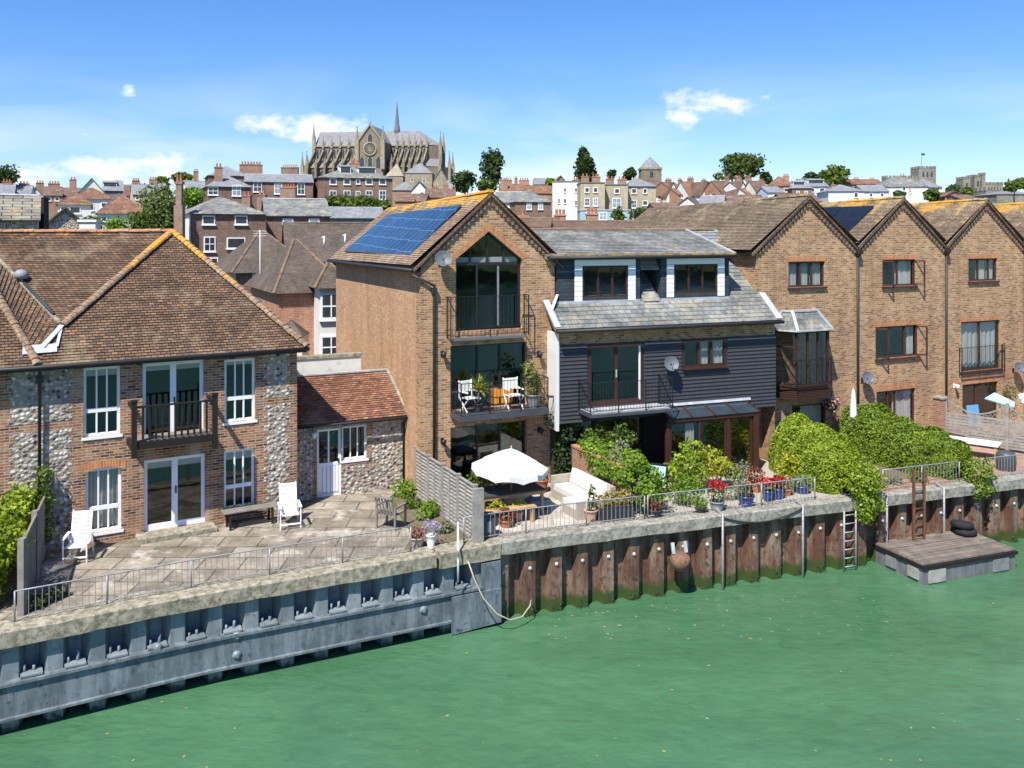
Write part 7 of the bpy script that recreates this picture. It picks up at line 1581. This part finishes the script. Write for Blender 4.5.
# ---- flower garden of the black house
G = [('big bright green shrub left of the yellow one', 688, 492, [(800, (0, 0, .9), (.55, .5, .5)), (500, (.15, .1, 1.3), (.42, .4, .38)), (400, (-.3, 0, .6), (.4, .4, .45)), (400, (.35, -.1, .6), (.35, .4, .45))], 'leaf_hedge', .11),
     ('dense rounded green shrub close behind the railing', 688, 505, [(900, (0, 0, .5), (.5, .42, .5)), (300, (-.25, 0, .4), (.35, .35, .35))], 'leaf_bright', .08),
     ('golden yellow shrub in front of the sunroom', 716, 488, [(600, (0, 0, .8), (.48, .42, .42)), (350, (.3, .1, .6), (.35, .35, .35)), (250, (-.2, .1, 1.05), (.3, .3, .28))], 'leaf_yellow', .10),
     ('grey green feathery shrub right of the yellow one', 738, 489, [(500, (0, 0, .5), (.5, .4, .4)), (250, (.4, 0, .4), (.35, .3, .3))], 'leaf_silver', .08),
     ('yellow green vine climbing the sunroom corner post', 752, 470, [(150, (x, 0, z), (.2, .18, .22)) for x, z in ((0, .3), (.03, .6), (.0, .9), (-.15, 1.2), (-.35, 1.4), (-.6, 1.5))], 'leaf_yellow', .09),
     ('spreading yellow green shrub under the big hedge', 790, 483, [(400, (0, 0, .55), (.45, .4, .4)), (350, (.3, .3, .7), (.4, .4, .38)), (200, (-.3, -.1, .35), (.3, .3, .3))], 'leaf_yellow', .10),
     ('small bright green grassy clump below the yellow green shrub', 797, 490, [(400, (0, 0, .25), (.38, .34, .26))], 'leaf_bright', .08),
     ('dark green bush beside the garden doors of the black house', 672, 482, [(300, (0, 0, .4), (.3, .3, .38))], 'leaf_mid', .10),
     ('pale spiky plants at the edge of the gravel', 728, 500, [(200, (0, 0, .22), (.35, .25, .22)), (160, (.5, .1, .2), (.3, .25, .2))], 'leaf_silver', .08)]
for t_, px, py, sp, m, ls in G: p = P(px, py); shrub(t_, (p.x, p.y, 0), sp, m, ls)
fl = lambda z, r, n=150: [(n, (0, 0, z), (r, r, r * .6))]
GP = [('grey pot topped with a ball of bright red flowers', 717, 512, .22, .34, 'grey_pot', [(200, (0, 0, .55), (.28, .26, .24))], 'leaf_mid', ('flower_red', fl(.80, .27, 260), .08)),
      ('red and dark blue pot with dark leaves behind the railing', 746, 507, .25, .36, 'blue_pot', [(200, (0, 0, .48), (.27, .26, .2))], 'leaf_dark', ('flower_red', fl(.42, .27, 60), .06)),
      ('pale pot with a lime green plant', 737, 487, .15, .3, 'white_plastic', [(220, (0, 0, .44), (.24, .24, .17))], 'leaf_bright', None),
      ('terracotta pot with an orange brown shrub', 755, 492, .2, .3, 'terracotta', [(300, (0, 0, .55), (.35, .3, .28))], 'leaf_red', None),
      ('blue pot with scarlet flowers, left of two', 768, 501, .19, .34, 'blue_pot', [(120, (0, 0, .45), (.2, .2, .14))], 'leaf_mid', ('flower_red', fl(.60, .25, 240), .08)),
      ('blue pot with scarlet flowers, right of two', 778, 499, .18, .34, 'blue_pot', [(120, (0, 0, .45), (.2, .2, .14))], 'leaf_mid', ('flower_red', fl(.58, .23, 220), .08)),
      ('shallow blue bowl with dry stems near the overhanging hedge', 802, 493, .26, .26, 'blue_pot', [(140, (0, 0, .4), (.28, .26, .2))], 'leaf_silver', None),
      ('dark pot of white flowers behind the railing by the climber', 655, 518, .2, .26, 'dark_pot', [(160, (0, 0, .4), (.26, .26, .18))], 'leaf_red', None),
      ('tall slim pot with a spiky green plant at the end of the climber', 640, 512, .14, .42, 'grey_pot', [(160, (0, 0, .66), (.2, .2, .3))], 'leaf_mid', None),
      ('low terracotta pot with pinkish leaves right of the orange brown shrub', 786, 495, .2, .22, 'terracotta', [(170, (0, 0, .36), (.27, .25, .18))], 'leaf_mid', ('flower_pink', fl(.48, .2, 80), .06)),
      ('small dark pot with green leaves between the grey pot and the red flower pot', 700, 514, .15, .2, 'dark_pot', [(150, (0, 0, .34), (.24, .22, .2))], 'leaf_bright', None)]
for t_, px, py, r, h, pm, sp, lm, f in GP: p = P(px, py); potted(t_, p, r, h, pm, sp, lm, .08, f)
p = P(655, 497); slat_chair((p.x, p.y, .01), R(-30), 'garden chair with pale blue cushions beside the garden climber', 'dark_wood', cushion='aqua_cloth')

# ---- gabled row gardens
p = RH.w(3.9, -.9); t = empty('parasol', (p.x, p.y, .01), 0, 'closed white parasol standing by the first gabled house', 'parasol'); mb = MB(); mb.lathe([(.02, 2.45), (.06, 2.35), (.11, 1.9), (.15, 1.2), (.17, .85), (.10, .8)], (0, 0, 0), 10); mb.build('canopy', 'canvas', t); mb = MB(); mb.tube([(0, 0, 0), (0, 0, 2.5)], .025, 6); mb.build('pole', 'tan_wood', t)
p = RH.w(3.35, -.35, 1.75); t = empty('hanging_basket', tuple(p), 0, 'hanging basket of pink flowers beside the closed parasol', 'hanging basket'); mb = MB(); mb.lathe([(.05, -.2), (.2, -.08), (.24, .05)], (0, 0, 0), 12); mb.tube([(0, 0, .05), (0, 0, .6), (0, .3, .65)], .01, 5); mb.build('basket', 'dark_wood', t); pts, nb = blobs([(260, (0, 0, .08), (.33, .33, .26))]); leafmesh('foliage', pts, .07, 'leaf_dark', t, nb=nb); pts, nb = blobs([(200, (0, 0, .1), (.36, .36, .28))]); leafmesh('flowers', pts, .08, 'flower_pink', t, nb=nb)
# flower bed plants between the hedges
for px, py, s, m, t_ in ((893, 487, .5, 'leaf_silver', 'pale leafy plant at the left end of the raised flower bed'), (915, 484, .45, 'leaf_mid', 'green plant behind the rusty ladder top'), (937, 478, .4, 'leaf_silver', 'silvery plant with white blooms near the end of the flower bed'), (878, 490, .5, 'leaf_mid', 'green plant next to the hedge that hangs over the wall')):
    p = P(px, py); shrub(t_, (p.x, p.y, 0), [(160, (rnd.uniform(-.4, .4) * s, rnd.uniform(-.2, .2), .3 * s), (.5 * s, .4 * s, .4 * s)) for _ in range(4)], m, .08)
p = P(915, 490); mb = MB(); mb.box(-1.5, 1.5, -.2, .5, 0, .12); o = mb.build('raised_bed', 'brick_garden', lab='low raised red earth flower bed between the two hedges', cat='flower bed'); o.location = (p.x, p.y + .3, 0); o.rotation_euler.z = R(20)
# slatted fence with lattice top, far right
q0 = V(17.3, 35.9, 0); q1 = V(20.6, 32.95, 0); fd = q1 - q0; L = fd.length
t = empty('lattice_fence', tuple(q0), math.atan2(fd.y, fd.x), 'grey slatted fence panels with arched lattice tops below the third gabled house', 'fence'); n = 2
for k in range(n + 1): x = L * k / n; mb = MB(); mb.box(x - .06, x + .06, -.06, .06, 0, 1.85); mb.build('post', 'pale_wood', t)
for k in range(n):
    a = L * k / n + .06; b = L * (k + 1) / n - .06; mb = MB()
    for i in range(10): mb.box(a, b, -.015, .015, .1 + i * .115, .19 + i * .115)
    f = mb.build('panel', 'pale_wood', t); mb = MB(); m_ = 14
    arc = lambda x: 1.72 - .42 * math.sin(math.pi * (x - a) / (b - a))
    P_ = [V(a + (b - a) * i / m_, 0, arc(a + (b - a) * i / m_)) for i in range(m_ + 1)]
    for x, y in zip(P_, P_[1:]): mb.bar(x, y, .05, .05)
    for i in range(m_): mb.bar(V(P_[i].x, 0, 1.25), V(P_[i + 1].x, 0, P_[i + 1].z), .015); mb.bar(V(P_[i + 1].x, 0, 1.25), V(P_[i].x, 0, P_[i].z), .015)
    mb.build('lattice', 'pale_wood', f)
t = empty('brick_pillar', (17.15, 36.0, 0), R(25), 'square brick pillar at the house end of the lattice fence', 'pillar'); mb = MB(); mb.box(-.2, .2, -.2, .2, 0, 1.75); mb.build('shaft', 'brick_garden', t); mb = MB(); mb.box(-.24, .24, -.24, .24, 1.75, 1.82); mb.build('cap', 'concrete', t)
mb = MB(); [mb.box(-.03, .03, -.9 + i * .3, -.9 + i * .3 + .05, 0, .42) for i in range(0)]
t = empty('garden_step', (17.0, 35.0, 0), R(25), 'dark timber step beside the brick pillar', 'step'); mb = MB(); mb.box(-.45, .45, -.3, .3, .0, .42); mb.build('riser', 'dark_wood', t); mb = MB(); mb.box(-.5, .5, -.34, .34, .42, .48); mb.build('tread', 'red_wood', t)
p = P(972, 456); t = empty('garden_table', (p.x, p.y, .01), R(-38), 'pale rectangular garden table beside the second hedge', 'table'); mb = MB(); mb.box(-.95, .95, -.42, .42, .52, .57); mb.build('table_top', 'white_render', t)
for x in (-.85, .85):
    for y in (-.35, .35): mb = MB(); mb.box(x - .03, x + .03, y - .03, y + .03, 0, .52); mb.build('leg', 'tan_wood', t)
p = P(1006, 470); t = empty('covered_barbecue', (p.x, p.y, .01), 0, 'round dark covered barbecue behind the far railing', 'barbecue'); mb = MB(); mb.lathe([(.30, 0), (.34, .25), (.33, .5), (.28, .62), (.12, .68), (.01, .70)], (0, 0, 0), 14); mb.build('cover', 'table_dark', t); mb = MB(); mb.lathe([(.3, 0), (.3, .04)], (0, 0, -.02), 12); mb.build('base', 'grey_metal', t)
parasol(V(20.9, 34.9, .01), 'white parasol cut off by the right edge of the photo', 1.15, 2.35, 1.95)
p = PD(1005, 412, 34); t = empty('parasol', (19.25, 35.5, .0), 0, 'small folded pale aqua parasol leaning above the lattice fence', 'parasol'); mb = MB(); mb.slab([(-.6, 0, 1.85), (.4, -.3, 1.55), (.7, .2, 1.65), (0, .4, 2.0)], .05); mb.build('canopy', 'aqua_cloth', t); mb = MB(); mb.tube([(0, 0, 0), (0, 0, 1.8)], .02, 6); mb.build('pole', 'grey_metal', t)
t = empty('garden_chair', (18.7, 36.0, .0), R(20), 'chair draped with a bright blue towel behind the lattice fence', 'chair'); mb = MB(); mb.box(-.3, .3, -.25, .25, .42, .46); mb.build('seat', 'old_wood', t); mb = MB(); mb.slab([(-.3, .2, .6), (.3, .2, .6), (.3, .34, 1.42), (-.3, .34, 1.42)], .04); mb.build('backrest', 'blue_cloth', t)
for s in (-1, 1):
    for y in (-.2, .2): mb = MB(); mb.box(s * .27 - .02, s * .27 + .02, y - .02, y + .02, 0, .42); mb.build('leg', 'old_wood', t)
for u, px, t_ in ((3.7, 0, 'green plant in a high pot at the right end of the third gabled house'),): p = f3.w(u, -.3, 1.2); shrub(t_, tuple(p), [(200, (0, 0, .3), (.3, .25, .3))], 'leaf_mid', .08)
p = P(1003, 445); shrub('dry brown creeping plants along the foot of the lattice fence', (p.x, p.y, 0), [(120, (x * .45 - .6, -x * .4 + .5, .15), (.3, .3, .18)) for x in range(6)], 'leaf_bronze', .08)
